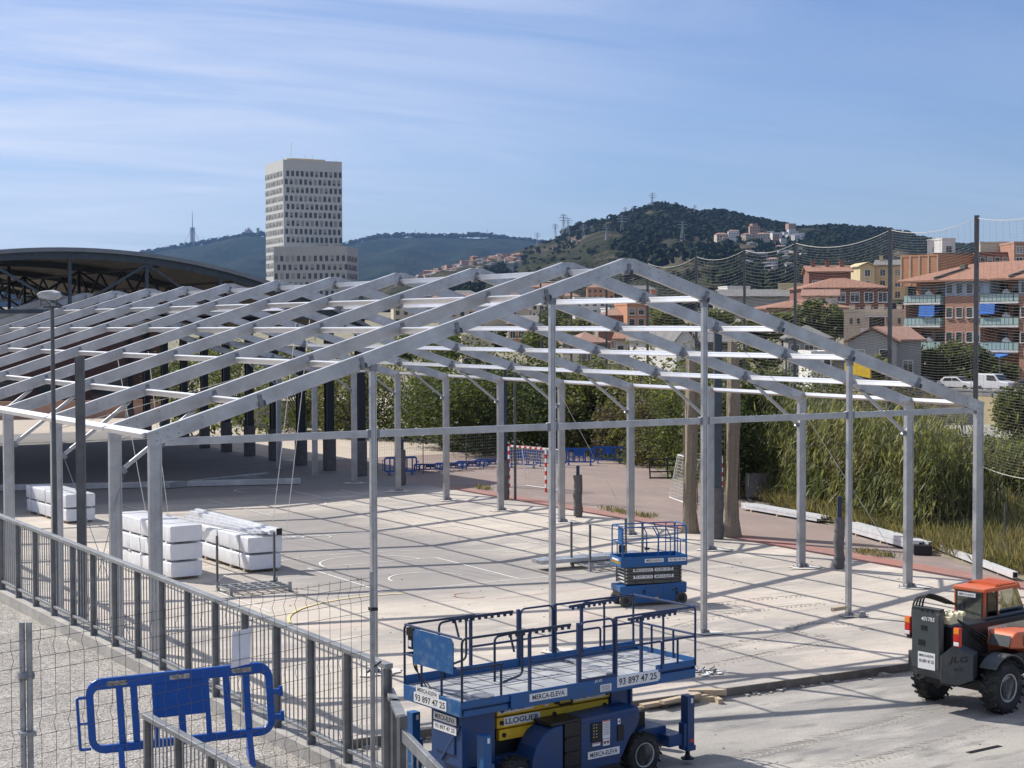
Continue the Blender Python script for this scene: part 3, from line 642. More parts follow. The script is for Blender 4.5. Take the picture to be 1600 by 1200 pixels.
zb, zt = ma.z+.05, at(40, 996, 13.0).z
mesh_panel(t, ma, mbq, zb, zt+.06).build('wire_panel', 'wire', t)
dl = (ma-mbq).normalized(); m0 = ma+Vector((dl.x, dl.y, 0))*3.4
mb = mesh_panel(t, Vector((ma.x, ma.y, 0)), Vector((m0.x, m0.y, 0)), zb, zt); mb.build('wire_panel', 'wire', t)
for k in (-1, 1):
    MB().tube([(k*.028*.9, -k*.01, ma.z-.02), (k*.028*.9, -k*.01, zt+.12)], .024, 12).build('post', 'galv', t, smooth=True)
mb = MB(); mb.tube([(-.06, 0, zt-.30), (.06, 0, zt-.30)], .034, 10); mb.build('clamp', 'alud', t); mb = MB(); mb.box((0, -.02, zt-.75), (.12, .09, .03)); mb.build('clamp', 'alud', t)
qx, qy = mbq.x-ma.x, mbq.y-ma.y
for k in (0, 1): MB().tube([(qx+.03*k, qy+.04*k, mbq.z-.3), (qx+.03*k, qy+.04*k, zt+(.10 if k == 0 else -.25))], .020, 12).build('post', 'galv', t, smooth=True)
mb = MB(); mb.box((qx+.015, qy, zt-.26), (.07, .07, .03)); mb.build('clamp', 'blackm', t); mb = MB(); mb.tube([(qx-.05, qy, zt-.86), (qx+.12, qy+.05, zt-.78)], .01, 6); mb.build('strap', 'blackm', t)
# sheet of paper tied to the mesh
d_ = (mbq-ma); d_.z = 0; d_.normalize(); n_ = Vector((d_.y, -d_.x, 0)); pc = on_line(376, (ma.x, ma.y), (mbq.x, mbq.y)); pc.z = at(376, 1015, (pc-CAM).dot(_F)/1.0).z
dd = Vector((pc.x-CAM.x, pc.y-CAM.y, 0)).dot(Vector((_F.x, _F.y, 0)).normalized()); pc.z = CAM.z-(1015-508.7)/FPX*dd
mb = MB(); vs = []; nx, nz = 6, 8
for i in range(nx+1):
    for j in range(nz+1):
        u = (i/nx-.5)*.21-.012*(1-j/nz)*2; v_ = (j/nz-.5)*.315; b_ = .012*math.sin(j*.6)*(1-j/nz)+.004*math.sin(i*1.1)
        vs.append(d_*u+n_*(-.012+b_)+Vector((0, 0, v_+u*.02)))
vs2 = [v+n_*.0012 for v in vs]; N = len(vs)
fs = [(i*(nz+1)+j, (i+1)*(nz+1)+j, (i+1)*(nz+1)+j+1, i*(nz+1)+j+1) for i in range(nx) for j in range(nz)]
mb.add(vs+vs2, fs[:]+[tuple(k+N for k in f[::-1]) for f in fs]); tag(mb.build('paper_notice', 'paper', smooth=True), 'blank white paper notice tied to the wire mesh fence above the blue barrier', 'notice', loc=pc)

# ------------------------------------------------------------------ blue plastic barriers
def barrier(name, label, loc, rz, tilt=0, group=None, lay=False, near=False):
    t = thing(name, label, 'barrier', loc, rz, group); t.rotation_euler = (R(64) if lay else 0, tilt, rz)
    W_, H0, H1 = 1.86, (.24 if near else .16), 1.0; mb = MB(); cr = .16
    def rr(x0, x1, z0, z1, r, y, n=5):
        o = []
        for cx, cz, a0 in ((x1-r, z1-r, 0), (x0+r, z1-r, 90), (x0+r, z0+r, 180), (x1-r, z0+r, 270)):
            o += [(cx+r*math.cos(R(a0+90*k/n)), y, cz+r*math.sin(R(a0+90*k/n))) for k in range(n+1)]
        return o
    th = .05
    a = rr(-W_/2, W_/2, H0, H1, cr, -th/2); b = rr(-W_/2+.075, W_/2-.075, H0+.085, H1-.115, .06, -th/2); n = len(a)
    a2 = [(x, th/2, z) for x, _, z in a]; b2_ = [(x, th/2, z) for x, _, z in b]
    mb.add(a+b+a2+b2_, [(i, n+i, n+(i+1) % n, (i+1) % n) for i in range(n)]+[(2*n+i, 2*n+(i+1) % n, 3*n+(i+1) % n, 3*n+i) for i in range(n)]
        + [(i, (i+1) % n, 2*n+(i+1) % n, 2*n+i) for i in range(n)]+[(n+i, 3*n+i, 3*n+(i+1) % n, n+(i+1) % n) for i in range(n)])
    mb.build('frame', 'bluep', t, bevel=.012 if near else 0)
    for x in (-.60, -.46 if near else -.36, .46 if near else .36, .66): MB().box((x, 0, (H0+H1)/2-.01), (.07, .042, H1-H0-.19)).build('bar', 'bluep', t, bevel=.01 if near else 0)
    for x in (.0,): MB().box((x, 0, .43), (.07, .042, .33)).build('bar', 'bluep', t, bevel=.01 if near else 0)
    mb = MB(); mb.box((0, 0, .73), (.50, .03, .33)); mb.box((0, 0, .56), (.52, .045, .04)); mb.box((-.26, 0, .7), (.05, .045, .42)); mb.box((.26, 0, .7), (.05, .045, .42)); mb.box((-.26, 0, .38), (.055, .042, .26)); mb.box((.26, 0, .38), (.055, .042, .26)); mb.build('panel', 'bluep', t, bevel=.008 if near else 0)
    if near:
        for x in (-.62, .0, .62):
            mb = MB(); mb.prism([(x+dx, -th/2-.001, .94+dz) for dx, dz in ((-.10, -.018), (-.085, -.024), (.085, -.024), (.10, -.018), (.10, .018), (.085, .024), (-.085, .024), (-.10, .018))], (0, -.003, 0))
            mb.build('handle_slot', 'gravel', t)
    for x in (-.62, .66):
        mb = MB(); mb.prism([(x-.03, -.28, 0), (x-.03, .28, 0), (x-.03, .20, .05), (x-.03, .03, H0+.05), (x-.03, -.03, H0+.05), (x-.03, -.20, .05)], (.06, 0, 0)); mb.build('foot', 'bluep', t, bevel=.01 if near else 0)
    mb = MB(); mb.tube(rpath([(-W_/2+.02, 0, .82), (-W_/2-.085, 0, .82), (-W_/2-.085, 0, .30), (-W_/2+.02, 0, .30)], .02), .016, 8); mb.tube([(-W_/2-.08, 0, .56), (-W_/2+.02, 0, .56)], .012, 8)
    mb.build('hinge_bar', 'bluep', t)
    for z in (.68, .42): mb = MB(); mb.box((W_/2+.035, 0, z), (.09, .05, .05)); mb.tube([(W_/2+.075, 0, z-.05), (W_/2+.075, 0, z+.05)], .022, 8); mb.build('hinge_peg', 'bluep', t)
    return t
def gp(px, py): v = on_z(px, py); return (v.x, v.y, 0)
c = at(290, 1220, 16.9); bt = barrier('crowd_barrier', 'blue plastic barrier standing across the gravel path in the foreground', (c.x, c.y, bz(c.y)+.02), -YAW+R(14), R(-3.0), None, near=True)
bg_ = 'blue plastic barriers on the brown asphalt'
far = [((929, 724), 'blue plastic barrier standing near the reeds, rightmost of the standing ones', 3), ((893, 727), 'blue plastic barrier standing left of the rightmost one near the reeds', -2),
       ((857, 729), 'blue plastic barrier half hidden by the gable post, behind the red and white goal', 2), ((818, 731), 'blue plastic barrier behind the left end of the red and white goal', -4)]
# two rightmost first: centres of 885-925 and 932-972
for (pxy, lb, da), cx in zip(far, (951, 905, 861, 816)):
    v = on_z(cx, pxy[1]); barrier('crowd_barrier', lb, (v.x, v.y, 0), -YAW+R(-8+da), 0, bg_)
v = on_z(626, 742); barrier('crowd_barrier', 'blue plastic barrier standing in the canopy shadow beside a tent column', (v.x, v.y, 0), -YAW+R(20), 0, bg_)
for k, (cx, cy) in enumerate([(672, 736), (704, 734), (737, 731), (766, 728)]):
    v = on_z(cx, cy); barrier('crowd_barrier', ['fallen blue barrier, leftmost of the row lying on the asphalt', 'fallen blue barrier, second from the left of the lying row', 'fallen blue barrier, third from the left of the lying row', 'fallen blue barrier at the right end of the lying row'][k],
        (v.x, v.y, .03), -YAW+R(6), 0, bg_, lay=True)

# ------------------------------------------------------------------ white wrapped bundles
MT['strapg'] = mat('grey_strap', (.42, .43, .45), .5, 0, .1, 4)
def bundle_stack(label, a, b, wid, tiers, h, seed):
    """a = near left ground corner, b = far left ground corner"""
    a = Vector((a[0], a[1], 0)); b = Vector((b[0], b[1], 0)); d = (b-a); L = d.length; ang = math.atan2(d.y, d.x)-math.pi/2
    rs = random.Random(seed)
    for k in range(tiers):
        t = thing('wrapped_bundle', label[k], 'bundle', (a.x, a.y, k*(h+.008)), ang+rs.uniform(-.008, .008), 'white wrapped bundles on the court')
        mb = MB(); z0 = .10 if k == 0 else .06; nn = 34; vs = []; sec = []
        hh = h-z0; m_ = 7
        prof = []
        for cx, cz, a0 in ((wid-.05, hh-.05, 0), (.05, hh-.05, 90), (.05, .04, 180), (wid-.05, .04, 270)):
            rad = .05 if cz > .2 else .04
            prof += [(cx+rad*math.cos(R(a0+30*i)), z0+cz+rad*math.sin(R(a0+30*i))) for i in range(4)]
        for i in range(nn+1):
            y = L*i/nn; e = .02 if i in (0, nn) else 0
            w1 = rs.uniform(-.02, .02)
            for x, z in prof:
                xx = wid/2+(x-wid/2)*(1-e*1.0)+(w1 if x < wid/2 else -w1)*1.0; zz = z0+hh/2+(z-z0-hh/2)*(1-e*1.6)
                vs.append((xx, y, zz+rs.uniform(-.004, .004)))
        P = len(prof); fs = []
        for i in range(nn):
            for j in range(P): fs.append((i*P+j, i*P+(j+1) % P, (i+1)*P+(j+1) % P, (i+1)*P+j))
        fs += [tuple(range(P)), tuple(range(nn*P, (nn+1)*P))[::-1]]
        mb.add(vs, fs).build('wrap', 'film', t, smooth=True, bevel=.015)
        for i in range(5): MB().box((wid/2, L*(.08+.21*i), z0/2), (wid*.96, .14, z0)).build('skid', 'wood' if k == 0 else 'film', t)
        for yy in (L*.14, L*.5, L*.86): MB().tube([(x+(.006 if x > wid/2 else -.006), yy+.10*(z-h*.5), z) for x, z in prof+prof[:1]], .012, 4).build('strap', 'strapg', t)
    return ang
A0 = on_z(266, 908); A1 = on_z(318, 905)
ln = (A1-A0).length
bundle_stack(['white wrapped bundle at the bottom of the three-high stack', 'white wrapped bundle in the middle of the three-high stack', 'white wrapped bundle on top of the three-high stack'], (A0.x, A0.y), (A0.x-.30, A0.y+5.0), 1.12, 3, .575, 1)
B0 = on_z(388, 896); bang = bundle_stack(['white wrapped bundle at the bottom of the two-high stack carrying metal profiles', 'white wrapped bundle carrying the loose metal profiles'], (B0.x, B0.y), (B0.x-.1, B0.y+5.4), 1.2, 2, .58, 2)
Cc = on_z(103, 819); bundle_stack(['white wrapped bundle at the bottom of the far left stack behind the posts', 'white wrapped bundle on top of the far left stack behind the posts'], (Cc.x, Cc.y), (Cc.x-.3, Cc.y+5.2), 1.25, 2, .60, 3)
MT['bright'] = mat('wrapped_profiles', (.72, .73, .75), .35, .35, .1, 4)
prg = 'metal profiles lying on the white bundles'
for k, (x0, l0, y0, dx, lb) in enumerate([(.98, 7.2, -.25, -.1, 'bright square profile along the right edge of the bundle top'), (.80, 7.0, -.1, -.15, 'bright profile second from the right on the bundle top'),
        (.55, 5.8, .1, -.5, 'bright profile lying askew in the middle of the bundle top'), (.36, 6.4, .3, -.9, 'thin profile on the left of the bundle top, sticking out behind'), (.62, 1.1, .1, .25, 'short bent end plate on the bundle top')]):
    mb = MB(); w_ = (.17, .15, .12, .08, .22)[k]
    mb.bar((0, 0, 0), (dx, l0, 0), w_, (.20, .14, .10, .08, .03)[k])
    if k == 0: mb.box((0, -.03, 0), (.19, .05, .22), 1)
    tag(mb.build('metal_profile', ['bright', 'blackm'], bevel=.006), lb, 'profile', prg, (B0.x+x0, B0.y+y0, 1.28+(.03 if k else .06)), rz=bang)

# ------------------------------------------------------------------ steel transport racks
def rack(label, loc, rz, W_, D_, posts, ph):
    t = thing('transport_rack', label, 'rack', loc, rz)
    mb = MB()
    for y in (0, D_*.33, D_*.66, D_): mb.bar((0, y, .16), (W_, y, .16), .06, .06)
    for k in range(7): mb.bar((W_*k/6, 0, .165), (W_*k/6, D_, .165), .05, .05)
    for x in (0, W_):
        for y in (0, D_): mb.box((x, y, .15), (.09, .09, .30)); mb.box((x, y, .012), (.16, .16, .02))
    mb.build('base_frame', 'galv', t)
    for x, y, h in posts:
        mb = MB(); mb.box((x, y, h/2+.1), (.06, .06, h)); mb.build('upright', 'galvd', t)
    return t
q = on_z(361, 932); q2 = on_z(453, 924); q3 = on_z(347, 924)
ang = math.atan2(q2.y-q.y, q2.x-q.x)
rack('empty grey steel rack with two uprights on the court in front of the white bundles', (q.x, q.y, 0), ang, (q2-q).length, 1.15, [(-.02, 1.15, 1.6), ((q2-q).length-.05, 1.15, 1.6)], 1.6)
q = on_z(930, 893); q2 = on_z(1010, 893)
rack('steel rack with four slim uprights behind the small scissor lift', (q.x-.2, q.y, 0), R(-4), 2.0, 1.2, [(0, 0, 1.45), (2.0, 0, 1.45), (-.1, 1.1, 1.45), (2.0, 1.1, 1.45)], 1.5)
mb = MB(); mb.b2((0, 0, 0), (4.0, .34, .13)); mb.b2((.0, .36, 0), (4.0, .70, .13)); mb.b2((-.004, .03, .02), (0, .31, .11), 1)
q = on_z(847, 893); tag(mb.build('profile_pack', ['alu', 'alud'], bevel=.006), 'flat pack of aluminium profiles resting on the rack behind the small lift', 'profile', loc=(q.x, q.y, .22), rz=R(-2))

# ------------------------------------------------------------------ aluminium profiles lying about
ap = 'aluminium profiles lying on the ground'
def lying(label, p, q, w_, h_, n=1, z=0.0, endc=True, rows=1):
    p = on_z(*p); q = on_z(*q); d = q-p; L = d.length; mb = MB()
    for k in range(n):
        for r in range(rows):
            o = .0 if r == 0 else random.uniform(-.3, .3)
            mb.b2((o, k*(w_+.02), r*(h_+.012)), (L+o, k*(w_+.02)+w_, r*(h_+.012)+h_))
            if endc: mb.b2((L+o, k*(w_+.02)+.02, r*(h_+.012)+.02), (L+o+.006, k*(w_+.02)+w_-.02, r*(h_+.012)+h_-.02), 1)
    tag(mb.build('aluminium_profile', ['bright', 'blackm'], bevel=.005), label, 'profile', ap, (p.x, p.y, z+.09), math.atan2(d.y, d.x))
    for k in (.15, .5, .85):
        o = p+d*k; tag(MB().box((0, .3, .035), (.1, max(.5, n*(w_+.02)+.1), .07)).build('timber_batten', 'wood'), 'timber batten under the '+label.split(',')[0], 'batten', 'battens under the '+label.split(',')[0], (o.x, o.y, .005), math.atan2(d.y, d.x))
lying('bundle of white aluminium tubes on the brown asphalt, left of the reeds', (1158, 797), (1276, 818), .10, .10, 5, rows=2)
lying('grey bundle of aluminium beams with black end caps below the reeds', (1322, 833), (1436, 866), .16, .16, 3, rows=2)
lying('single long aluminium beam at the edge of the dry grass, far right', (1432, 850), (1582, 908), .18, .20, 1)
mb = MB(); mb.b2((0, 0, 0), (.62, .42, .34)); v = on_z(1428, 868); tag(mb.build('black_crate', 'blackm', bevel=.02), 'black box at the end of the aluminium beams', 'box', loc=(v.x, v.y, .01), rz=-.7)
for k, (p, q, lb) in enumerate([((0, 768), (470, 757), 'long aluminium beam lying across the shaded court, farther of the two'), ((265, 764), (420, 748), 'long aluminium beam lying across the shaded court, end to end with the other')]):
    p = on_z(*p); q = on_z(*q); d = q-p; mb = MB(); mb.b2((0, 0, 0), (d.length, .3, .28)); mb.b2((.0, .32, 0), (d.length*.9, .6, .24))
    tag(mb.build('aluminium_beam', 'alu', bevel=.006), lb, 'beam', ap, (p.x, p.y, .03), math.atan2(d.y, d.x))
# planks and rubbish by the slab edge
pg = 'timber pieces by the slab edge'
for k, (px_, py_, L, r_, z, lb) in enumerate([(1022, 1091, 1.6, .10, .0, 'long pale plank lowest in the timber pile beside the big lift'), (1030, 1085, 1.8, .05, .06, 'long pale plank in the middle of the timber pile beside the big lift'), (1020, 1079, 1.2, .2, .12, 'pale plank on top of the timber pile beside the big lift'),
        (1098, 1081, .85, -.55, .12, 'thick short beam leaning on the slab edge'), (1093, 1086, .8, -.45, .0, 'thick short beam lying under the leaning one'), (1122, 1088, .30, 1.3, .0, 'smallest timber block at the right of the pile'), (1075, 1089, .30, 1.4, .0, 'small timber block between the planks and the thick beams')]):
    v = on_z(px_, py_+10, YZ); v.y = min(v.y, EDGE-.22-(.10 if L > 1 else 0)*k); mb = MB(); mb.box((0, 0, .05), (L, .16 if L > .5 else .11, .075 if L > 1 else .12)); tag(mb.build('plank', 'wood', bevel=.004), lb, 'plank', pg, (v.x, v.y, YZ+z+.003), r_)
mb = MB()
for k in range(26):
    p = Vector((random.gauss(0, .28), random.gauss(0, .12), .03)); d = Vector((random.uniform(-.25, .25), random.uniform(-.2, .2), random.uniform(0, .06))); mb.tube([p, p+d], .012, 5, k % 2)
for k in range(5): mb.box((.15+random.gauss(0, .25), -.25+random.gauss(0, .08), .02), (.22, .1, .02), 1, rotz(random.uniform(0, 3)))
v = on_z(1100, 1052); tag(mb.build('scrap_heap', ['blackm', 'white']), 'small heap of straps and scrap at the slab edge right of the big lift', 'scrap', loc=(v.x, v.y, .01))
# ------------------------------------------------------------------ machines
def wheel(parent, c, r, wd, rim_r, side=-1, lugs=0, mats=('black', 'rim'), name='wheel', turn=0):
    """axle along y; side = -1 shows its face towards -y"""
    h = wd/2; mb = MB()
    mb.lathe((0, 0, 0), [(-h*.80, rim_r), (-h*.98, rim_r*1.12), (-h, r*.80), (-h*.82, r*.95), (-h*.55, r), (h*.55, r), (h*.82, r*.95), (h, r*.80), (h*.98, rim_r*1.12), (h*.80, rim_r)], 36)
    for k in range(lugs):
        g = 2*math.pi*k/lugs
        for sgn in (-1, 1):
            g2 = g+(math.pi/lugs if sgn > 0 else 0); cx = Vector((math.cos(g2), 0, math.sin(g2))); tg = Vector((-math.sin(g2), 0, math.cos(g2)))
            p = cx*(r+.008)+Vector((0, sgn*h*.98, 0))-tg*r*.10; q = cx*(r+.012)+Vector((0, sgn*h*.05, 0))+tg*r*.06; mb.bar(p, q, r*.085, r*.075, 0, tuple(cx))
    w_ = bpy.data.objects.new(name, None); C.objects.link(w_); w_.parent = parent; w_.location = c; w_.rotation_euler = (0, 0, turn)
    mb.build('tyre', mats[0], w_, smooth=True)
    mb = MB(); s = side
    mb.lathe((0, 0, 0), [(s*h*.80, rim_r*1.0), (s*h*.88, rim_r*1.02), (s*h*.86, rim_r*.93), (s*h*.45, rim_r*.84), (s*h*.30, rim_r*.62), (s*h*.42, rim_r*.45), (s*h*.62, rim_r*.40), (s*h*.66, rim_r*.22), (s*h*.60, rim_r*.08), (s*h*.6, 0)], 28)
    mb.lathe((0, 0, 0), [(-s*h*.80, rim_r), (-s*h*.5, rim_r*.8), (-s*h*.5, 0)], 28)
    for k in range(8):
        g = 2*math.pi*k/8; mb.tube([(rim_r*.53*math.cos(g), s*h*.34, rim_r*.53*math.sin(g)), (rim_r*.53*math.cos(g), s*h*.48, rim_r*.53*math.sin(g))], rim_r*.055, 6)
    mb.build('rim', mats[1], w_, smooth=True)
    return w_
# ---- small electric scissor lift
a = on_z(978, 949); b = on_z(1065, 944); ang = math.atan2(b.y-a.y, b.x-a.x); m_ = (a+b)/2; off = Vector((-math.sin(ang), math.cos(ang), 0))*.40
SLF = thing('scissor_lift', 'small blue electric scissor lift, folded down, standing on the court inside the frame', 'scissor lift', (m_.x+off.x, m_.y+off.y, 0), ang)
mb = MB()
mb.prism([(-1.0, -.40, .60), (-1.0, -.40, .40), (-.92, -.40, .30), (-.60, -.40, .30), (-.58, -.40, .12), (.66, -.40, .12), (.70, -.40, .34), (1.02, -.40, .34), (1.03, -.40, .64)], (0, .80, 0))
mb.box((.02, -.404, .38), (.55, .012, .34)); mb.box((-.35, -.406, .40), (.012, .012, .36)); mb.box((.30, -.407, .38), (.012, .014, .36)); mb.box((-1.0, 0, .52), (.06, .74, .16))
mb.build('chassis', 'bluel', SLF, bevel=.012)
mb = MB(); mb.box((-.98, 0, .36), (.05, .56, .14)); mb.box((.70, -.407, .46), (.07, .012, .05)); mb.box((.70, -.407, .38), (.07, .012, .05)); mb.box((.60, -.407, .44), (.04, .012, .04)); mb.box((-.30, -.41, .42), (.05, .012, .12)); mb.box((-.85, -.39, .20), (.36, .05, .25)); mb.build('recesses', 'blackm', SLF)
mb = MB(); mb.box((.08, -.412, .22), (.11, .006, .065)); mb.build('warning_label', 'yellow', SLF)
for x in (-.86, .86):
    for y in (-.36, .36): wheel(SLF, (x, y, .185), .185, .14, .10, -1 if y < 0 else 1, 0, ('tyreg', 'tyreg'))
for k in range(5):
    z = .69+.098*k
    mb = MB()
    for y in (-.33, .33):
        mb.box((0, y, z), (1.78, .05, .086)); mb.box((.02, y*.80, z+.01), (1.72, .05, .086))
        for x in (-.82, -.55, 0, .55, .82): mb.tube([(x, y+(.03 if y > 0 else -.03), z), (x, y+(.045 if y > 0 else -.045), z)], .02, 8, 1)
    mb.tube([(-.84, -.38, z), (-.84, .38, z)], .030, 10, 2); mb.tube([(.84, -.38, z), (.84, .38, z)], .028, 10)
    mb.build('scissor_arm', ['greym', 'black', 'rim'], SLF, bevel=.004, seg=1)
def plates(par, st, o, rx, uy, w_, h_, **k): return sticker(par, st, o, rx, uy, w_, h_, **k)
EX, EZ = (1, 0, 0), (0, 0, 1)
plates(SLF, 'MERCA-ELEVA', (-.32, -.365, 1.045), EX, EZ, .62, .088, hf=.62); plates(SLF, '93 897 47 25', (.33, -.365, 1.045), EX, EZ, .58, .088, hf=.6)
plates(SLF, '93 897 47 25', (-.32, -.365, .845), EX, EZ, .60, .088, hf=.6); plates(SLF, 'MERCA-ELEVA', (.33, -.365, .845), EX, EZ, .60, .088, hf=.62)
P = bpy.data.objects.new('platform', None); C.objects.link(P); P.parent = SLF
mb = MB(); mb.box((0, 0, 1.17), (2.02, .90, .05)); 
for y in (-.45, .45): mb.box((0, y, 1.30), (2.04, .03, .28))
for x in (-1.02, 1.02): mb.box((x, 0, 1.30), (.03, .87, .28))
mb.build('tray', 'bluel', P, bevel=.006)
plates(P, 'MERCA-ELEVA', (-.02, -.468, 1.325), EX, EZ, .58, .105, hf=.62); plates(P, '93 897 47 25', (.70, -.468, 1.325), EX, EZ, .56, .105, hf=.55)
mb = MB()
mb.box((-1.037, -.02, 1.27), (.006, .74, .075), 0)
for k in range(8): mb.prism([(-1.0405, -.36+.095*k, 1.235), (-1.0405, -.315+.095*k, 1.235), (-1.0405, -.345+.095*k, 1.305), (-1.0405, -.39+.095*k, 1.305)], (-.003, 0, 0), 1)
mb.box((-1.037, 0, 1.35), (.006, .5, .05), 2); mb.build('hazard_stripe', ['yellow', 'ink', 'plate'], P)
for y in (-.44, .44):
    mb = MB()
    mb.tube(rpath([(-.97, y, 1.42), (-.97, y, 2.30), (1.0, y, 2.30), (1.0, y, 1.42)], .09), .019, 8)
    mb.tube([(-.97, y, 1.85), (1.0, y, 1.85)], .017, 8)
    mb.tube(rpath([(-.05, y+.012, 2.29), (.12, y+.012, 2.0), (.12, y+.012, 1.42)], .03), .017, 8); mb.tube(rpath([(.34, y+.01, 2.29), (.50, y+.01, 2.0), (.50, y+.01, 1.42)], .03), .017, 8); mb.tube([(.72, y, 1.42), (.72, y, 2.3)], .017, 8)
    mb.tube([(.12, y+.012, 1.55), (.12, y+.012, 1.75)], .026, 8); mb.build('guard_rail', 'bluel', P, smooth=True)
for x in (-.98, 1.0):
    mb = MB(); mb.tube(rpath([(x, -.40, 1.42), (x, -.40, 2.32), (x, .40, 2.32), (x, .40, 1.42)], .1), .019, 8); mb.tube([(x, -.4, 1.85), (x, .4, 1.85)], .017, 8); mb.tube([(x, 0, 1.42), (x, 0, 1.85)], .017, 8); mb.build('guard_rail', 'bluel', P, smooth=True)
mb = MB(); mb.box((-.90, -.08, 2.02), (.05, .34, .52)); mb.build('manual_box', 'bluel', P, bevel=.015)
mb = MB(); mb.box((-.8, .1, 1.62), (.16, .1, .22)); mb.tube(rpath([(-.84, .05, 2.0), (-.80, .05, 1.75), (-.86, .1, 1.48)], .1), .014, 6); mb.box((.1, .38, 1.55), (.14, .06, .06)); mb.build('controls', 'blackm', P)

# ---- big rough-terrain diesel scissor lift, long deck towards the left foreground
DL = thing('platform_lift', 'large navy and yellow rough terrain scissor lift with a long railed deck in the foreground', 'scissor lift', (2.14, -10.15, YZ), R(6.06))
L_, W_, DZ = 5.43, 1.80, 1.88
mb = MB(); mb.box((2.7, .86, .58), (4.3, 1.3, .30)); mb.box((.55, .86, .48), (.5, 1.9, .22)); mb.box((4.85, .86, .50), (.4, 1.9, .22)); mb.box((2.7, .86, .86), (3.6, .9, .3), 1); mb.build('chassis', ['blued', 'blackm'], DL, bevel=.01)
for x in (1.05, 3.97):
    for y, s in ((-.06, -1), (1.80, 1)): wheel(DL, (x, y, .385), .385, .30, .225, s, 18, turn=(.22 if x < 2 else 0))
for (x, y) in ((.32, -.20), (.30, 1.98), (5.16, -.05), (5.16, 1.92)):
    o = bpy.data.objects.new('outrigger', None); C.objects.link(o); o.parent = DL; o.location = (x, y, 0)
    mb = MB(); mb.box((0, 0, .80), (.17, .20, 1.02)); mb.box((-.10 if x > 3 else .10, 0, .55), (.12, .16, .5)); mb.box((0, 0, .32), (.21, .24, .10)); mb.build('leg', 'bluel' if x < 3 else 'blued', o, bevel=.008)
    mb = MB(); mb.tube([(0, 0, .30), (0, 0, .14)], .045, 12); mb.lathe((0, 0, 0), [(.10, .13), (.12, .13), (.15, .06), (.18, .05)], 20, 0, 'Z'); mb.build('pad', 'blackm', o)
    mb = MB(); mb.box((.02, -.102, 1.22), (.05, .006, .09), 0); mb.box((.02, -.102, .46), (.10, .006, .06), 1) if x > 3 else None; mb.build('decal', ['plate', 'red'], o)
# hydraulic tank boxes and hood on the near side
mb = MB(); y0, y1 = -.24, .30
mb.prism([(2.42, y0, .36), (3.30, y0, .36), (3.42, y0, .55), (3.55, y0, .78), (3.74, y0, .96), (3.80, y0, 1.12), (3.76, y0, 1.32), (2.42, y0, 1.28)], (0, y1-y0, 0)); mb.bar((2.44, y0-.004, 1.20), (3.76, y0-.004, 1.235), .012, .02)
mb.build('control_cabinet', 'blued', DL, bevel=.025)
mb = MB(); P2 = [(1.30, .34), (1.34, .70), (1.42, .92), (1.60, 1.12), (1.80, 1.22), (2.02, 1.24), (2.02, .34)]
mb.prism([(x, y0, z) for x, z in P2], (0, y1-y0, 0)); mb.build('engine_hood', 'blued', DL, bevel=.03)
mb = MB(); mb.box((2.10, .02, 1.27), (.72, .5, .05)); mb.box((2.22, -.10, .80), (.36, .3, .9)); 
for z in (.45, .72, .98): mb.box((2.22, -.26, z), (.34, .05, .035))
mb.build('access_ladder', 'blackm', DL)
MB().box((3.33, y0-.012, .90), (.14, .02, .28)).build('recess', 'blackm', DL)
mb = MB(); mb.box((2.76, y0-.012, 1.0), (.24, .02, .34))
for k in range(5):
    for j in range(2): mb.tube([(2.69+.06*j, y0-.02, .92+.055*k), (2.69+.06*j, y0-.035, .92+.055*k)], .012, 6, 1 if (k+j) % 3 else 2)
mb.build('control_panel', ['blackm', 'rim', 'yellow'], DL)
plates(DL, '', (2.99, y0-.014, 1.02), EX, EZ, .17, .33, lines=[(-.4, .4, y, .02) for y in (.36, .27, .18, .09, 0, -.09, -.18, -.27)])
mb = MB(); mb.box((2.99, y0-.019, 1.175), (.15, .004, .02)); mb.box((2.99, y0-.019, .80), (.15, .004, .012)); mb.box((2.76, y0-.016, .795), (.16, .004, .012)); mb.build('red_stripe', 'red', DL)
plates(DL, '', (2.99, y0-.014, .785), EX, EZ, .16, .12, lines=[(-.35, -.1, 0, .4), (.1, .35, 0, .4)]); plates(DL, '', (2.76, y0-.013, .78), EX, EZ, .18, .055); plates(DL, '', (3.29, y0-.014, 1.12), EX, EZ, .06, .10, lines=[(-.2, .2, 0, .4)])
plates(DL, 'MERCA-ELEVA', (2.93, y0-.016, .60), EX, EZ, .74, .135, hf=.62)
mb = MB(); lettering(mb, 'JLG', (3.50, y0-.002, 1.13), EX, EZ, .40, .17, 0, .004, .25); mb.build('raised_letters', 'blued', DL)
# yellow scissor stack
for k, (z, x0, x1) in enumerate([(1.53, .95, 3.55), (1.31, .95, 3.50), (1.09, 1.0, 3.4)]):
    mb = MB()
    for y in (.34, 1.40): mb.box(((x0+x1)/2, y, z), (x1-x0, .09, .19)); mb.box(((x0+x1)/2+.05, y+.10, z), (x1-x0-.1, .09, .19))
    for x in (x0+.1, (x0+x1)/2, x1-.1): mb.tube([(x, .26, z), (x, 1.5, z)], .04, 10, 1)
    mb.build('scissor_arm', ['yellow', 'blackm'], DL, bevel=.006, seg=1)
plates(DL, 'MERCA-ELEVA', (1.36, .289, 1.545), EX, EZ, .78, .135, hf=.62); plates(DL, 'MERCA-ELEVA', (3.02, .289, 1.535), EX, EZ, .78, .125, hf=.62)
mb = MB(); mb.box((1.50, .290, 1.325), (.80, .006, .15)); lettering(mb, 'LLOGUER', (1.50, .2865, 1.325), EX, EZ, .74, .10, 1); mb.build('sticker', ['plate', 'ink'], DL)
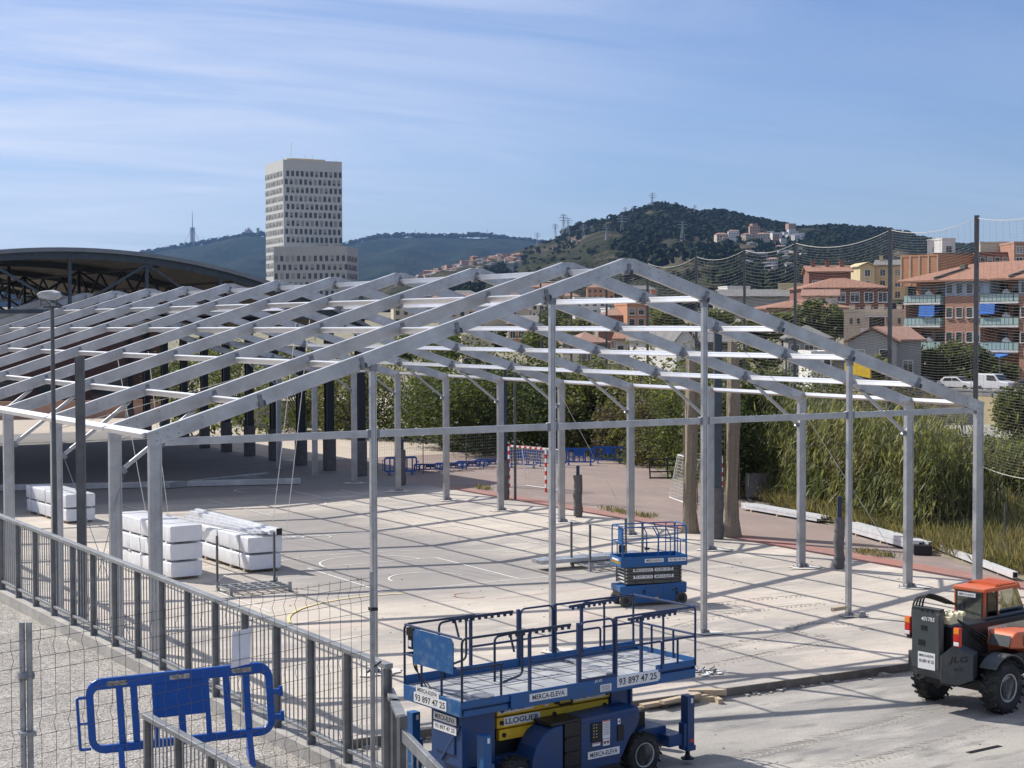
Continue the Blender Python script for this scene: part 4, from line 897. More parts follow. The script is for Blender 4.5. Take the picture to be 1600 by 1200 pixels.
plates(DL, '', (2.05, .288, 1.535), EX, EZ, .08, .12, lines=[(-.3, .3, 0, .4)])
mb = MB(); mb.tube(rpath([(2.25, .27, 1.48), (2.3, .26, 1.55), (2.32, .26, 1.46), (2.62, .26, 1.46), (2.64, .27, 1.62)], .02), .015, 6); mb.build('latch_bar', 'blackm', DL)
# uprights under the deck at both ends
mb = MB(); mb.box((.45, .62, 1.15), (.70, .95, .95)); mb.box((.09, .66, 1.18), (.03, .62, .62)); mb.bar((.085, .2, 1.4), (.085, .78, .72), .03, .05); mb.build('end_box', 'blued', DL, bevel=.01)
mb = MB(); mb.box((3.78, .50, 1.32), (.50, .5, .62)); mb.box((3.98, .40, 1.1), (.06, .4, .9)); mb.build('end_frame', 'blued', DL, bevel=.01)
EY = (0, -1, 0)
plates(DL, 'MERCA-ELEVA', (.071, .63, 1.47), EY, EZ, .70, .14, hf=.62); plates(DL, '93 897 47 25', (.071, .63, 1.30), EY, EZ, .70, .14, hf=.5)
# deck
D = bpy.data.objects.new('platform', None); C.objects.link(D); D.parent = DL
mb = MB(); mb.box((L_/2, W_/2, DZ-.02), (L_-.04, W_-.04, .04)); mb.build('deck', 'deck', D)
mb = MB()
mb.b2((0, 0, DZ-.13), (1.02, .03, DZ)); mb.b2((0.05, .02, DZ-.28), (1.0, .05, DZ-.17)); mb.b2((1.02, -.035, DZ-.27), (4.42, .0, DZ+.005)); mb.b2((4.42, 0.0, DZ-.05), (5.43, .03, DZ+.08)); mb.b2((4.42, -.01, DZ-.27), (5.40, .02, DZ-.10)); mb.b2((5.40, .03, DZ-.27), (5.43, W_-.03, DZ+.10))
mb.b2((0, W_-.03, DZ-.13), (5.43, W_, DZ+.16))
mb.build('fascia', 'bluel', D, bevel=.006)
mb = MB(); mb.b2((-.03, 0, DZ-.27), (0, W_, DZ+.0)); mb.build('end_fascia', 'bluew', D, bevel=.006)
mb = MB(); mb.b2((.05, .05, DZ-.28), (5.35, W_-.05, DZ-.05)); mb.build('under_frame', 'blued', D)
mb = MB(); mb.box((3.55, .95, DZ+.02), (.16, 1.5, .03), 0, rotz(-.12)); mb.build('loose_strip', 'alu', D)
mb = MB()
for k in range(9): mb.bar((.2+.55*k, .1, DZ+.002), (.2+.55*k, W_-.1, DZ+.002), .015, .006)
for y in (.6, 1.2): mb.bar((.1, y, DZ+.0025), (5.3, y, DZ+.0025), .012, .006)
mb.build('deck_lines', 'blackm', D)  # thin dark lines across and along the deck
mb = MB(); mb.lathe((.55, .18, DZ+.001), [(0, .20), (.012, .20), (.014, 0)], 20, 0, 'Z'); mb.build('hatch', 'alud', D)
plates(D, '93 897 47 25', (-.033, .94, DZ-.155), EY, EZ, 1.02, .175, hf=.66, fill=.92); plates(D, 'MERCA-ELEVA', (-.033, 1.02, DZ-.005), EY, EZ, .72, .115, hf=.62)
plates(D, 'MERCA-ELEVA', (1.84, -.038, DZ-.12), EX, EZ, .84, .14, hf=.64); plates(D, '93 897 47 25', (3.93, -.038, DZ-.10), EX, EZ, 1.0, .205, hf=.62, fill=.92)
plates(D, '', (3.16, -.038, DZ-.165), EX, EZ, .26, .13, lines=[(-.4, .4, y, .06) for y in (.3, .1, -.1, -.3)])
mb = MB(); lettering(mb, 'JLG', (2.98, -.040, DZ-.02), EX, EZ, .17, .06, 0, .002, .3); mb.build('lettering', 'plate', D)
mb = MB(); mb.box((4.46, -.014, DZ-.12), (.07, .006, .13)); mb.build('decal', 'plate', D)
HR = 1.08
def rail(pts, r=.0, rad=.024, nm='guard_rail'): return pts, r, rad
def rails(lst, par=D):
    mb = MB()
    for pts, r in lst: mb.tube(rpath([(x, y, DZ+z) for x, y, z in pts], r), .022, 8)
    return mb
def toothed(mb, a, b, n):
    a = Vector(a)+Vector((0, 0, DZ)); b = Vector(b)+Vector((0, 0, DZ)); mb.bar(a, b, .03, .05)
    for k in range(n):
        p = a.lerp(b, (k+.5)/n); q = a.lerp(b, (k+1.0)/n); mb.bar(p-Vector((0, 0, .045)), p.lerp(q, .75)-Vector((0, 0, .045)), .03, .05)
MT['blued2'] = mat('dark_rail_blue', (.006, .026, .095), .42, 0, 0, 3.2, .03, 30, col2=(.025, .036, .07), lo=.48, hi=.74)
for y in (.0, W_):
    s = 1 if y == 0 else -1
    mb = rails([([(.0, y, -.02), (.0, y, HR), (1.55, y, HR)], .10), ([(0, y, .55), (.85, y, .55)], 0), ([(.85, y+.03*s, .0), (.85, y+.03*s, .55)], 0), ([(.72, y+.04*s, .25), (.72, y+.04*s, HR-.05), (1.32, y+.04*s, HR-.01), (1.32, y+.04*s, .30), (.9, y+.04*s, .22)], .10)])
    toothed(mb, (.95, y+.03*s, HR-.02), (2.4, y+.03*s, HR-.02), 10)
    mb.bar((1.15, y+.05*s, DZ+.72), (1.05, y+.05*s, DZ+HR), .03, .03); mb.build('guard_rail', 'navy', D, smooth=True)
    mb = rails([([(1.45, y, 0), (1.45, y, HR)], 0), ([(1.45, y, .50), (2.55, y, .50)], 0)]); mb.box((1.45, y, DZ+.5), (.05, .05, 1.0)); mb.build('guard_rail', 'blued2', D)
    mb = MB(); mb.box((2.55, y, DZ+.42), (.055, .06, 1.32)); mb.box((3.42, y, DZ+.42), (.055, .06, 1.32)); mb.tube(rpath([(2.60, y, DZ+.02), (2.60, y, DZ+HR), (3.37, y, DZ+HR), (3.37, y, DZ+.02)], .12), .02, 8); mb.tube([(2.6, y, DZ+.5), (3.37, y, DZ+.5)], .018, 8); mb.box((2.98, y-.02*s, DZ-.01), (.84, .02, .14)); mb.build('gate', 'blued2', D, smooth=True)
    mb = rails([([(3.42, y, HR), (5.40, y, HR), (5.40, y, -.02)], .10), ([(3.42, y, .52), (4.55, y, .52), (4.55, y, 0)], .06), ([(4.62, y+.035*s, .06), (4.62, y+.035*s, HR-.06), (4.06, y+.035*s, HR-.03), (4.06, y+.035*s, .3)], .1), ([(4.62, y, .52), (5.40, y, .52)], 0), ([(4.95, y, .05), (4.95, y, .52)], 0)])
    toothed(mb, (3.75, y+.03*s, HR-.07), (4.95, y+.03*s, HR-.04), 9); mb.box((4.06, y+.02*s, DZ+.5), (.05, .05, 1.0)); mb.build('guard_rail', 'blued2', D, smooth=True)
for x in (0.0, 5.40):
    mb = rails([([(x, .02, HR), (x, W_-.02, HR)], 0), ([(x, .02, .55), (x, W_-.02, .55)], 0), ([(x, .62, 0), (x, .62, .55)], 0), ([(x, 1.25, 0), (x, 1.25, .55)], 0)]); mb.build('guard_rail', 'blued2', D, smooth=True)
mb = MB(); mb.prism([(-.045, .20, DZ+.44), (-.045, 1.45, DZ+.44), (-.045, 1.45, DZ+1.0), (-.045, 1.38, DZ+1.06), (-.045, .28, DZ+1.06), (-.045, .20, DZ+.98)], (.02, 0, 0)); mb.build('end_panel', 'bluew', D, bevel=.004)
mb = MB(); mb.box((.06, 1.62, DZ+.78), (.12, .14, .24), 0); mb.box((.0, 1.62, DZ+.76), (.01, .09, .11), 1); mb.box((.05, 1.6, DZ+.97), (.14, .22, .14), 0)
for k in range(3): mb.tube(rpath([(.05, 1.62+.05*k-.1, DZ+.6), (.1, 1.55+.05*k, DZ+.3), (.16, 1.5-.15*k, DZ+.02)], .1), .011, 6)
mb.build('control_box', ['blackm', 'plate'], D)

# ---- orange and grey telehandler
TH_ = thing('telehandler', 'orange and dark grey telehandler seen from behind at the right edge', 'telehandler', (15.12, -8.92, YZ), R(9))
T = TH_
for x in (.28, 3.0):
    for y, s in ((-.88, -1), (.88, 1)): wheel(T, (x, y, .55), .55, .38, .30, s, 20)
mb = MB(); mb.box((1.3, 0, .80), (4.0, .74, .42)); mb.box((0, 0, .58), (.24, 1.5, .24)); mb.box((2.75, 0, .58), (.24, 1.5, .24)); mb.box((-.05, 0, 1.35), (1.3, .62, 1.0)); mb.box((.6, -.62, .95), (1.0, .5, .5)); mb.build('chassis', 'blackm', T, bevel=.02)
mb = MB()
mb.prism([(-.98, .62, 1.28), (-.98, .62, .96), (-.92, .60, .80), (-.92, -.30, .74), (-.98, -.26, .96), (-.98, -.26, 1.28)], (.4, 0, 0))
mb.box((-.92, .16, 1.60), (.14, .72, 1.30)); mb.prism([(-.99, .52, 2.26), (-.99, -.20, 2.26), (-.99, -.20, 2.18), (-.99, .52, 2.18)], (.16, 0, 0)); mb.box((-.994, -.15, 1.55), (.02, .08, 1.2)); mb.box((-.70, .16, 1.9), (.3, .50, .5))
mb.build('counterweight', 'grey', T, bevel=.02)
mb = MB(); zb = (.74, .70)
mb.prism([(-.99, -.24, .70), (-.99, -.24, 1.30), (-.80, -.40, 1.50), (-.45, -.66, 1.28), (-.45, -.66, .74), (-.70, -.46, .64)], (.42, .18, 0)); mb.box((-.99, -.25, 1.0), (.03, .03, .58)); mb.build('counterweight_wing', 'grey', T, bevel=.012)
mb = MB(); d_ = Vector((.54, -.42, 0)).normalized(); lettering(mb, 'JLG', (-.70, -.466, 1.18), d_, EZ, .40, .17, 0, .014, .3); lettering(mb, '417', (-.70, -.466, .98), d_, EZ, .20, .07, 0, .014); mb.build('lettering', 'ink', T)
mb = MB(); lettering(mb, '4017RS', (-.996, .10, 2.02), EY, EZ, .34, .09, 0, .002, .2); mb.build('model_number', 'plate', T)
mb = MB(); mb.box((-.992, .20, 1.82), (.008, .16, .10)); mb.box((-.992, .26, 1.50), (.008, .17, .12)); [mb.tube([(-.992, -.18, z), (-1.0, -.18, z)], .025, 8) for z in (1.38, 1.75, 2.0, 1.15)]; [mb.tube([(-.99, y, 2.2), (-1.0, y, 2.2)], .03, 8) for y in (.0, .13, .26)]; mb.build('openings', 'blackm', T)
pl = plates(T, '', (-.998, .13, 1.12), EY, EZ, .44, .36)
mb = MB(); lettering(mb, 'MERCA-ELEVA', (-1.002, .13, 1.23), EY, EZ, .38, .05, 0, .002); lettering(mb, '93 897 47 25', (-1.002, .13, 1.11), EY, EZ, .38, .07, 0, .002); mb.build('lettering', 'ink', pl)
for y, z in ((.66, 1.80), (-.60, 1.72)):
    mb = MB(); mb.box((-.92, y, z), (.09, .15, .40), 0); mb.box((-.968, y, z+.13), (.012, .13, .12), 1); mb.box((-.968, y, z-.02), (.012, .13, .13), 2); mb.box((-.968, y, z-.14), (.012, .13, .08), 3); mb.build('tail_light', ['red', 'amber', 'redl', 'plate'], T, bevel=.008)
mb = MB(); mb.bar((-.88, .64, 1.62), (-.7, .45, 1.5), .06, .06); mb.bar((-.88, -.64, 1.60), (-.5, -.30, 1.5), .06, .06); mb.box((-.92, .63, 1.60), (.08, .1, .12)); mb.build('light_bracket', 'blackm', T)
# boom with hoses and cream pivot
mb = MB(); mb.box((2.2, .0, 1.60), (5.2, .34, .38)); mb.box((2.2, .0, 1.81), (5.0, .14, .06)); mb.build('boom', 'blackm', T, bevel=.02)
mb = MB(); mb.box((1.9, -.175, 1.57), (3.8, .012, .22)); mb.build('boom_side', 'cream', T)
mb = MB(); mb.box((-.52, -.18, 2.0), (.46, .22, .16)); mb.box((-.42, .12, 2.05), (.5, .2, .12)); [mb.tube([(-.62+.18*k, -.3, 2.10), (-.62+.18*k, -.08, 2.10)], .055, 10) for k in range(3)]; mb.build('boom_pivot', 'cream', T, bevel=.012)
plates(T, 'MERCA', (1.0, -.186, 1.57), EX, EZ, .9, .15, hf=.7)
for k, o_ in enumerate((.52, .44, .36, .28)):
    MB().tube(rpath([(-.86, o_, 1.55), (-.98, o_+.02, 2.1), (-.90, o_-.02, 2.46+.03*k), (-.55, o_-.15, 2.40+.02*k), (-.1, o_-.25, 2.24)], .25, 6), .022, 8).build('hose', 'black', T, smooth=True)
for k in range(3): MB().tube(rpath([(-.5, -.30, 2.0), (0, -.32, 1.75-.06*k), (.5, -.36, 1.5-.08*k), (1.0, -.4, 1.35)], .2, 5), .018, 8).build('hose', 'black', T, smooth=True)
# engine cover on the right side and fenders
mb = MB(); P3 = [(.42, 1.36), (.48, 1.58), (.62, 1.70), (1.7, 1.62), (2.5, 1.44), (2.6, 1.10), (1.5, 1.10), (1.2, 1.26)]
mb.prism([(x, -1.02, z) for x, z in P3], (0, .66, 0)); mb.build('engine_cover', 'orange', T, bevel=.06, seg=3)
mb = MB(); mb.prism([(.405, -.96, 1.40), (.405, -.44, 1.40), (.49, -.44, 1.62), (.49, -.96, 1.62)], (-.01, 0, 0)); mb.prism([(.85, -1.03, 1.38), (2.2, -1.03, 1.24), (2.0, -1.03, 1.48), (.85, -1.03, 1.60)], (0, -.006, 0)); mb.build('grille', 'grey', T)
for xw in (.28, 3.0):
    for y0_, w_ in (((-1.08, .40),) if xw < 1 else ((-1.06, .44), (.60, .44))):
        mb = MB(); n = 9; r0 = .68
        pts = [(xw+r0*math.cos(R(140-122*k/n)), r0*math.sin(R(140-122*k/n))+.56) for k in range(n+1)]
        vs = []; fs = []
        for x, z in pts:
            rr = Vector((x-xw, 0, z-.56)).normalized()*.03; vs += [(x, y0_, z), (x, y0_+w_, z), (x+rr.x, y0_+w_, z+rr.z), (x+rr.x, y0_, z+rr.z)]
        for k in range(n):
            for j in range(4): fs.append((4*k+j, 4*k+(j+1) % 4, 4*k+4+(j+1) % 4, 4*k+4+j))
        fs += [(0, 1, 2, 3), (4*n+3, 4*n+2, 4*n+1, 4*n)]
        mb.add(vs, fs).build('fender', 'grey' if xw < 1 and y0_ < 0 else 'blackm', T)
# cab on the left side
cab = bpy.data.objects.new('cab', None); C.objects.link(cab); cab.parent = T
x0, x1, y0_, y1_, zb, zt = 1.20, 2.84, .20, 1.02, .85, 2.42
mb = MB(); mb.b2((x0, y0_, zb), (x1, y1_, 1.52))
for (x, y) in ((x0+.04, y0_+.04), (x0+.04, y1_-.04)): mb.box((x, y, 1.95), (.08, .08, .90))
for y in (y0_+.04, y1_-.04):
    mb.box((x0+.50, y, 1.95), (.10, .07, .90)); mb.bar((x1+.05, y, 1.50), (x1-.45, y, 2.36), .07, .08)
mb.b2((x0-.02, y0_-.02, 2.33), (x0+1.25, y1_+.02, zt)); mb.bar((x0+1.2, (y0_+y1_)/2, 2.385), (x1-.3, (y0_+y1_)/2, 2.36), .80, .07)
mb.box((x0, (y0_+y1_)/2, 1.54), (.06, .8, .10)); mb.build('cab_frame', 'orange', cab, bevel=.02)
mb = MB(); mb.box((x0-.01, (y0_+y1_)/2, 1.95), (.012, .66, .74)); mb.build('rear_window', 'cabglass', cab)
mb = MB(); mb.box((x0+.27, y0_-.002, 1.93), (.34, .012, .78)); mb.build('side_window', 'cabglass', cab)
mb = MB(); mb.prism([(x0+.56, y0_-.004, 1.53), (x1+.02, y0_-.004, 1.53), (x1-.42, y0_-.004, 2.32), (x0+.56, y0_-.004, 2.32)], (0, .012, 0)); mb.build('side_window', 'cabglass', cab)
mb = MB(); mb.box((x0+.8, y1_+.002, 1.92), (1.4, .012, .78)); mb.build('side_window', 'cabglass', cab)
mb = MB()
for s_ in ((x0-.016, y0_+.07, 1.95, .01, .03, .76), (x0-.016, y1_-.07, 1.95, .01, .03, .76), (x0-.016, .61, 1.58, .01, .66, .03), (x0-.016, .61, 2.32, .01, .66, .03)): mb.box(s_[:3], s_[3:])
mb.box((x0+.08, y0_-.008, 1.92), (.03, .01, .78)); mb.box((x0+.45, y0_-.008, 1.92), (.03, .01, .78)); mb.build('window_seal', 'black', cab)
plates(cab, 'MERCA-ELEVA', (x0-.022, .66, 2.25), EY, EZ, .46, .09, hf=.6)
mb = MB(); mb.box((x0+.72, .62, 1.35), (.45, .45, .12)); mb.box((x0+.52, .62, 1.65), (.12, .42, .55)); mb.build('seat', 'black', cab, bevel=.04)
mb = MB(); mb.tube([(x1-.35, .62, 1.25), (x1-.62, .62, 1.62)], .03, 8); c_ = Vector((x1-.64, .62, 1.64)); mb.tube([c_+Vector((.10*math.cos(t*.5), .17*math.sin(t*.5), -.0+.13*math.cos(t*.5)))for t in range(14)], .014, 6); mb.box((x0+.2, .5, 1.75), (.06, .2, .25)); mb.build('steering_wheel', 'blackm', cab)
mb = MB()
for k in range(7): mb.bar((x0+.55+.13*k, y0_+.05, zt+.045-.006*k), (x0+.55+.13*k, y1_-.05, zt+.045-.006*k), .035, .03)
for y in (y0_+.05, y1_-.05): mb.tube(rpath([(x0+.45, y, zt+.02), (x0+1.35, y, zt+.02), (x1-.2, y, zt-.16)], .2), .016, 8)
mb.build('roof_guard', 'orange', cab)
mb = MB(); lettering(mb, 'JLG', (x0-.034, .82, 1.54), EY, EZ, .26, .09, 0, .002, .3); mb.build('lettering', 'ink', cab)
# ------------------------------------------------------------------ vegetation
def leafmat(name, a, b, isl=.35, rough=.6):
    m = mat(name, a, rough, 0, 0, .35, 0, col2=b, island=isl, lo=.35, hi=.65); bs = m.node_tree.nodes['Principled BSDF']; bs.inputs['Specular IOR Level'].default_value = .3
    t = m.node_tree; tl = nd(t, 'ShaderNodeBsdfTranslucent'); src = bs.inputs['Base Color'].links[0].from_socket; sc = nd(t, 'ShaderNodeVectorMath', operation='MULTIPLY'); sc.inputs[1].default_value = (1.5, 1.45, .8)
    t.links.new(src, sc.inputs[0]); t.links.new(sc.outputs[0], tl.inputs[0]); mxs = nd(t, 'ShaderNodeMixShader'); mxs.inputs[0].default_value = .42; o = t.nodes['Material Output']
    t.links.new(bs.outputs[0], mxs.inputs[1]); t.links.new(tl.outputs[0], mxs.inputs[2]); t.links.new(mxs.outputs[0], o.inputs[0])
    return m
MT['leafd'] = leafmat('dark_leaves', (.040, .058, .022), (.085, .105, .036)); MT['leafm'] = leafmat('mid_leaves', (.07, .092, .032), (.14, .155, .055)); MT['leafl'] = leafmat('light_leaves', (.095, .11, .042), (.165, .16, .07)); MT['hillleaf'] = mat('pine_leaves', (.016, .026, .014), .9, 0, 0, .02, 0, col2=(.034, .042, .022), island=.3)
MT['leafb'] = leafmat('brown_green_leaves', (.075, .065, .042), (.14, .12, .075)); MT['cane'] = leafmat('reed_leaves', (.095, .12, .046), (.225, .225, .11), .55); MT['dry'] = leafmat('dry_grass', (.26, .205, .12), (.14, .14, .065), .35); MT['grass'] = leafmat('rough_grass', (.12, .13, .055), (.22, .185, .105), .4)
MT['bark'] = mat('bark', (.10, .08, .06), .9, 0, .3, 6, .3, 20)
def quads(name, cen, ax, ay, m, parent=None):
    """one leaf-shaped quad per row: centre, half length vector, half width vector"""
    n = len(cen); v = np.empty((n, 4, 3)); v[:, 0] = cen-ax; v[:, 1] = cen+ay-ax*.1; v[:, 2] = cen+ax; v[:, 3] = cen-ay-ax*.1
    me = bpy.data.meshes.new(name); me.vertices.add(n*4); me.vertices.foreach_set('co', v.reshape(-1)); me.loops.add(n*4); me.loops.foreach_set('vertex_index', np.arange(n*4)); me.polygons.add(n)
    me.polygons.foreach_set('loop_start', np.arange(n)*4); me.polygons.foreach_set('loop_total', np.full(n, 4)); me.materials.append(MT[m] if isinstance(m, str) else m); me.update(); me.validate()
    o = bpy.data.objects.new(name, me); C.objects.link(o)
    if parent: o.parent = parent
    return o
def unit(n):
    v = rng.normal(size=(n, 3)); return v/np.linalg.norm(v, axis=1)[:, None]
def crown_cloud(cx, cz, rx, rz, clumps, n, size, name, m, parent, seed, ry=None):
    """leaves gathered round twig clumps scattered through an uneven ellipsoid"""
    global rng
    rng = np.random.default_rng(seed); ry = ry or rx
    d = unit(clumps); rad = rng.uniform(.45, 1.0, clumps)**.6; lump = 1+.28*np.sin(d[:, 0]*3+seed)+.2*np.cos(d[:, 2]*5+seed*2)
    cc = d*(rad*lump)[:, None]*np.array([rx, ry, rz])+np.array([cx[0], cx[1], cz])
    k = rng.integers(0, clumps, n); sp = rng.uniform(.10, .24, clumps)[k][:, None]*np.array([rx, ry, rz])
    c = cc[k]+rng.normal(size=(n, 3))*sp
    a = unit(n); a[:, 2] *= .6; b = np.cross(a, unit(n)); b /= np.linalg.norm(b, axis=1)[:, None]+1e-6; s = rng.uniform(.6, 1.4, n)[:, None]*size
    return quads(name, c, a*s, b*s*.55, m, parent), cc
def tree(label, loc, h, rx, rz, m='leafd', seed=1, n=3500, size=.16, trunk=.16, clumps=60, cat='tree', name='tree', group=None, ry=None, base=None):
    t = thing(name, label, cat, loc, 0, group); cz = h-rz
    _, cc = crown_cloud((0, 0), cz, rx, rz, clumps, n, size, 'crown', m, t, seed, ry)
    mb = MB(); mb.tube([(0, 0, -.3), (.05, .03, cz*.5), (0, .06, cz)], .1, 7, rads=[trunk, trunk*.75, trunk*.5])
    for k in range(0, min(clumps, 16)):
        e = Vector(cc[k]); s = Vector((0, .04, max(.3, cz*.45+.02*k*cz*.4))); mb.tube([s, s.lerp(e, .5)+Vector((0, 0, .1*rz)), e], .03, 5, rads=[trunk*.45, trunk*.28, .012])
    mb.build('trunk', 'bark', t, smooth=True); return t
# tall reeds (giant cane) along the right side: too many to count, one mass
def canes(name, pts, hmin, hmax, leaf, m, seed, per=16):
    g = np.random.default_rng(seed); cen = []; AX = []; AY = []; st = MB()
    for (x, y, z) in pts:
        h = g.uniform(hmin, hmax); lean = g.normal(0, .10, 2)
        st.tube([(x, y, z), (x+lean[0]*h*.4, y+lean[1]*h*.4, z+h*.55), (x+lean[0]*h, y+lean[1]*h, z+h)], .018, 3, cap=False, rads=[.02, .016, .006])
        for k in range(per):
            t = g.uniform(.12, 1.02)**.8; a = g.uniform(0, 6.283); dz = g.uniform(-2.6, .1) if g.uniform() < .62 else g.uniform(.4, 2.2); L = leaf*g.uniform(.5, 1.2)*(1-.3*t)
            d = np.array([math.cos(a), math.sin(a), dz]); d /= np.linalg.norm(d); p = np.array([x+lean[0]*h*t, y+lean[1]*h*t, z+h*t])
            s = np.cross(d, [0, 0, 1]); s /= np.linalg.norm(s); cen.append(p+d*L); AX.append(d*L); AY.append(s*.030*g.uniform(.7, 1.4)+np.array([0, 0, .005]))
    o = quads(name, np.array(cen), np.array(AX), np.array(AY), m); o2 = st.build('reed_stems', 'grass', o); return o
g = np.random.default_rng(5); pts = []
for _ in range(2600):
    Y = g.uniform(9.5, 36); e_ = edge(Y)
    if Y < 15 and g.uniform() > .35+(Y-9.5)*.10: continue
    pts.append((e_+.9+abs(g.normal(0, 2.2)), Y, .15))
o = struct(canes('reeds', pts, 2.6, 4.7, .38, 'cane', 3, 22), 'stuff'); o['label'] = 'tall pale green reeds massed along the edge of the brown asphalt'
pts = [(edge(Y)+.5+abs(g.normal(0, 1.0)), Y, .1) for Y in g.uniform(11, 37, 360)]
pts3 = [(edge(Y)+3.2+abs(g.normal(0, 1.6)), Y, .1) for Y in g.uniform(45, 64, 620)]
struct(canes('far_reeds', pts3, 2.0, 4.6, .42, 'cane', 6, 14), 'stuff')
o = struct(canes('low_reeds', pts, .7, 1.9, .42, 'leafm', 4, 12), 'stuff')
# dry grass and weeds on the slope
def tufts(name, P, h, m, seed, per=7, wd=.02):
    g = np.random.default_rng(seed); n = len(P)*per; b = np.repeat(np.array(P), per, 0)+np.c_[g.normal(0, .12, (n, 2)), np.zeros(n)]
    d = np.c_[g.normal(0, .45, (n, 2)), np.ones(n)]; d /= np.linalg.norm(d, axis=1)[:, None]; L = (h*g.uniform(.35, 1.1, n)/2)[:, None]
    s = np.cross(d, unit(n)); s /= np.linalg.norm(s, axis=1)[:, None]; return struct(quads(name, b+d*L, d*L, s*wd, m), 'stuff')
P = []
for _ in range(5200):
    Y = g.uniform(-12, 30); x = edge(Y)+.25+abs(g.normal(0, 4.5)); P.append((x, Y, .05+.3*min(1, (x-edge(Y))/3)))
tufts('dry_grass', P, .75, 'dry', 8, 9, .018); tufts('weeds', P[::3], .95, 'grass', 9, 8, .03)
P = [(28.85+g.uniform(0, .35)+.1*math.sin(Y), Y, 0) for Y in list(g.uniform(8, 9.6, 40))+list(g.uniform(22, 26, 60))+list(g.uniform(36, 37, 20))]
tufts('edge_weeds', P, .28, 'grass', 10, 6, .02)
P = [(43.2+.26*(Y-45)+abs(g.normal(0, 2.5)), Y, 0) for Y in g.uniform(44, 92, 1700)]
tufts('verge_grass', P, .6, 'leafm', 12, 9, .035)
# bushes and trees behind the asphalt, from the near right to the far left
veg = [(968, 101, 3.4, 1.7, 'leafb', 'dry brownish brush at the end of the standing blue barriers'), (1000, 99, 2.8, 1.4, 'leafl', 'small pale bush beside the dry brush'), (915, 107, 5.4, 1.6, 'leafl', 'slim pale bush behind the standing blue barriers'), (1040, 96, 4.0, 1.9, 'leafb', 'dry brownish shrub behind the tilted metal frame'), (735, 108, 4.2, 1.8, 'leafl', 'pale bush at the edge of the beige paving'),  # px, distance deep, height, rx, material, label, size
 (1150, 78, 5.4, 2.3, 'leafd', 'dark bush behind the two hanging net bundles'), (1080, 90, 5.8, 2.6, 'leafm', 'green bush left of the hanging net bundles'),
 (1010, 104, 6.4, 3.0, 'leafl', 'pale green tall bush behind the standing blue barriers'), (940, 108, 6.4, 3.0, 'leafm', 'mid green bush above the rightmost blue barriers'),
 (875, 110, 6.6, 3.0, 'leafd', 'dark bush directly behind the red and white goal post'), (820, 113, 6.4, 2.8, 'leafm', 'round green bush behind the left goal'),
 (755, 104, 6.8, 3.2, 'leafd', 'broad dark bush above the beige paving'), (690, 110, 7.4, 3.2, 'leafd', 'dark dense bush at the far edge of the beige paving'), (640, 118, 7.0, 3.0, 'leafm', 'green bush behind the left gable post'),
 (548, 121, 7.6, 2.4, 'leafl', 'tall pale bush between the canopy columns, nearest the tent'), (470, 128, 8.0, 3.2, 'leafm', 'green tree seen between the dark canopy columns'), (375, 138, 8.6, 3.4, 'leafm', 'bushy tree seen through the rafters behind the canopy columns'), (300, 146, 9.0, 3.2, 'leafd', 'dark tree seen through the rafters at the far end of the canopy'),
 (1395, 80, 4.4, 2.0, 'leafb', 'brownish leafless looking shrub behind the second net pole'), (1345, 92, 4.4, 2.2, 'leafb', 'brownish shrub right of the reeds'), (1290, 96, 5.6, 2.7, 'leafm', 'green shrub behind the reeds'), (1215, 98, 6.0, 2.7, 'leafd', 'dark green bush behind the reeds, left of the yellow board'),
 (1450, 74, 2.8, 2.2, 'leafb', 'dark brownish shrub behind the far right tent column'), (1500, 88, 2.6, 2.6, 'leafd', 'dark shrub beneath the cream retaining wall'), (1560, 78, 2.5, 2.4, 'leafm', 'dense green shrub at the right edge below the red car'), (1620, 74, 2.4, 2.2, 'leafm', 'green shrub cut by the right edge'),
 (1590, 118, 4.2, 1.3, 'leafm', 'thin leafy tree at the right edge in front of the cream wall'), (1420, 120, 3.0, 1.8, 'leafl', 'pale leafy shrub in front of the cream wall')]
for k, (px, d, h, rx, m, lb) in enumerate(veg):
    q = at(px, 600, d); tree(lb, (q.x, q.y, gz(d)+.15 if d > 80 else .1), h, rx, h*.46, m, 20+k, 12000 if d < 100 else 7500, .095 if d < 100 else .13, .12, 90, 'bush' if 'bush' in lb or 'shrub' in lb else 'tree', 'bush' if 'bush' in lb or 'shrub' in lb else 'tree')
# distant band of scrub that closes the view behind the bushes
cen = []
for px in np.arange(250, 1335, 3.0):
    for _ in range(44):
        d = g.uniform(118, 165); q = at(px+g.uniform(-2, 2), 600, d); cen.append((q.x, q.y, gz(d)+abs(g.normal(0, 1.35))))
cen = np.array(cen); a = unit(len(cen)); b = np.cross(a, unit(len(cen))); struct(quads('scrub_belt', cen, a*.26, b*.17, 'leafd'), 'stuff')

# ------------------------------------------------------------------ ball stop netting on tall poles
NA_, NB_ = (31.5, 0), (31.5+.36*60, 60)
HP = 12.15; pole_px = [(1665, 0), (1524.5, 333), (1390, 355), (1242, 375), (1163, 390), (1088, 400), (1012, 408), (948, 414), (893, 419), (845, 424)]
nf = thing('net_fence', 'tall ball-stop net fence of dark poles and sagging netting along the right side', 'net fence', (0, 0, 0))
MT['net'] = mat('net_cord', (.25, .235, .20), .85, 0, .1, 4); MT['rope'] = mat('pale_rope', (.48, .46, .42), .8, 0, .1, 4)
PP = []
for k, (px, _) in enumerate(pole_px):
    q = on_line(px, NA_, NB_); PP.append(q)
    mb = MB(); mb.box((0, 0, HP/2), (.16 if k < 3 else .12, .16 if k < 3 else .12, HP)); mb.box((-.085 if k < 3 else -.065, 0, HP/2), (.008, .06, HP-.1)); o = mb.build('pole', 'galvd', nf); o.location = (q.x, q.y, 0); o.rotation_euler = (0, 0, .6)
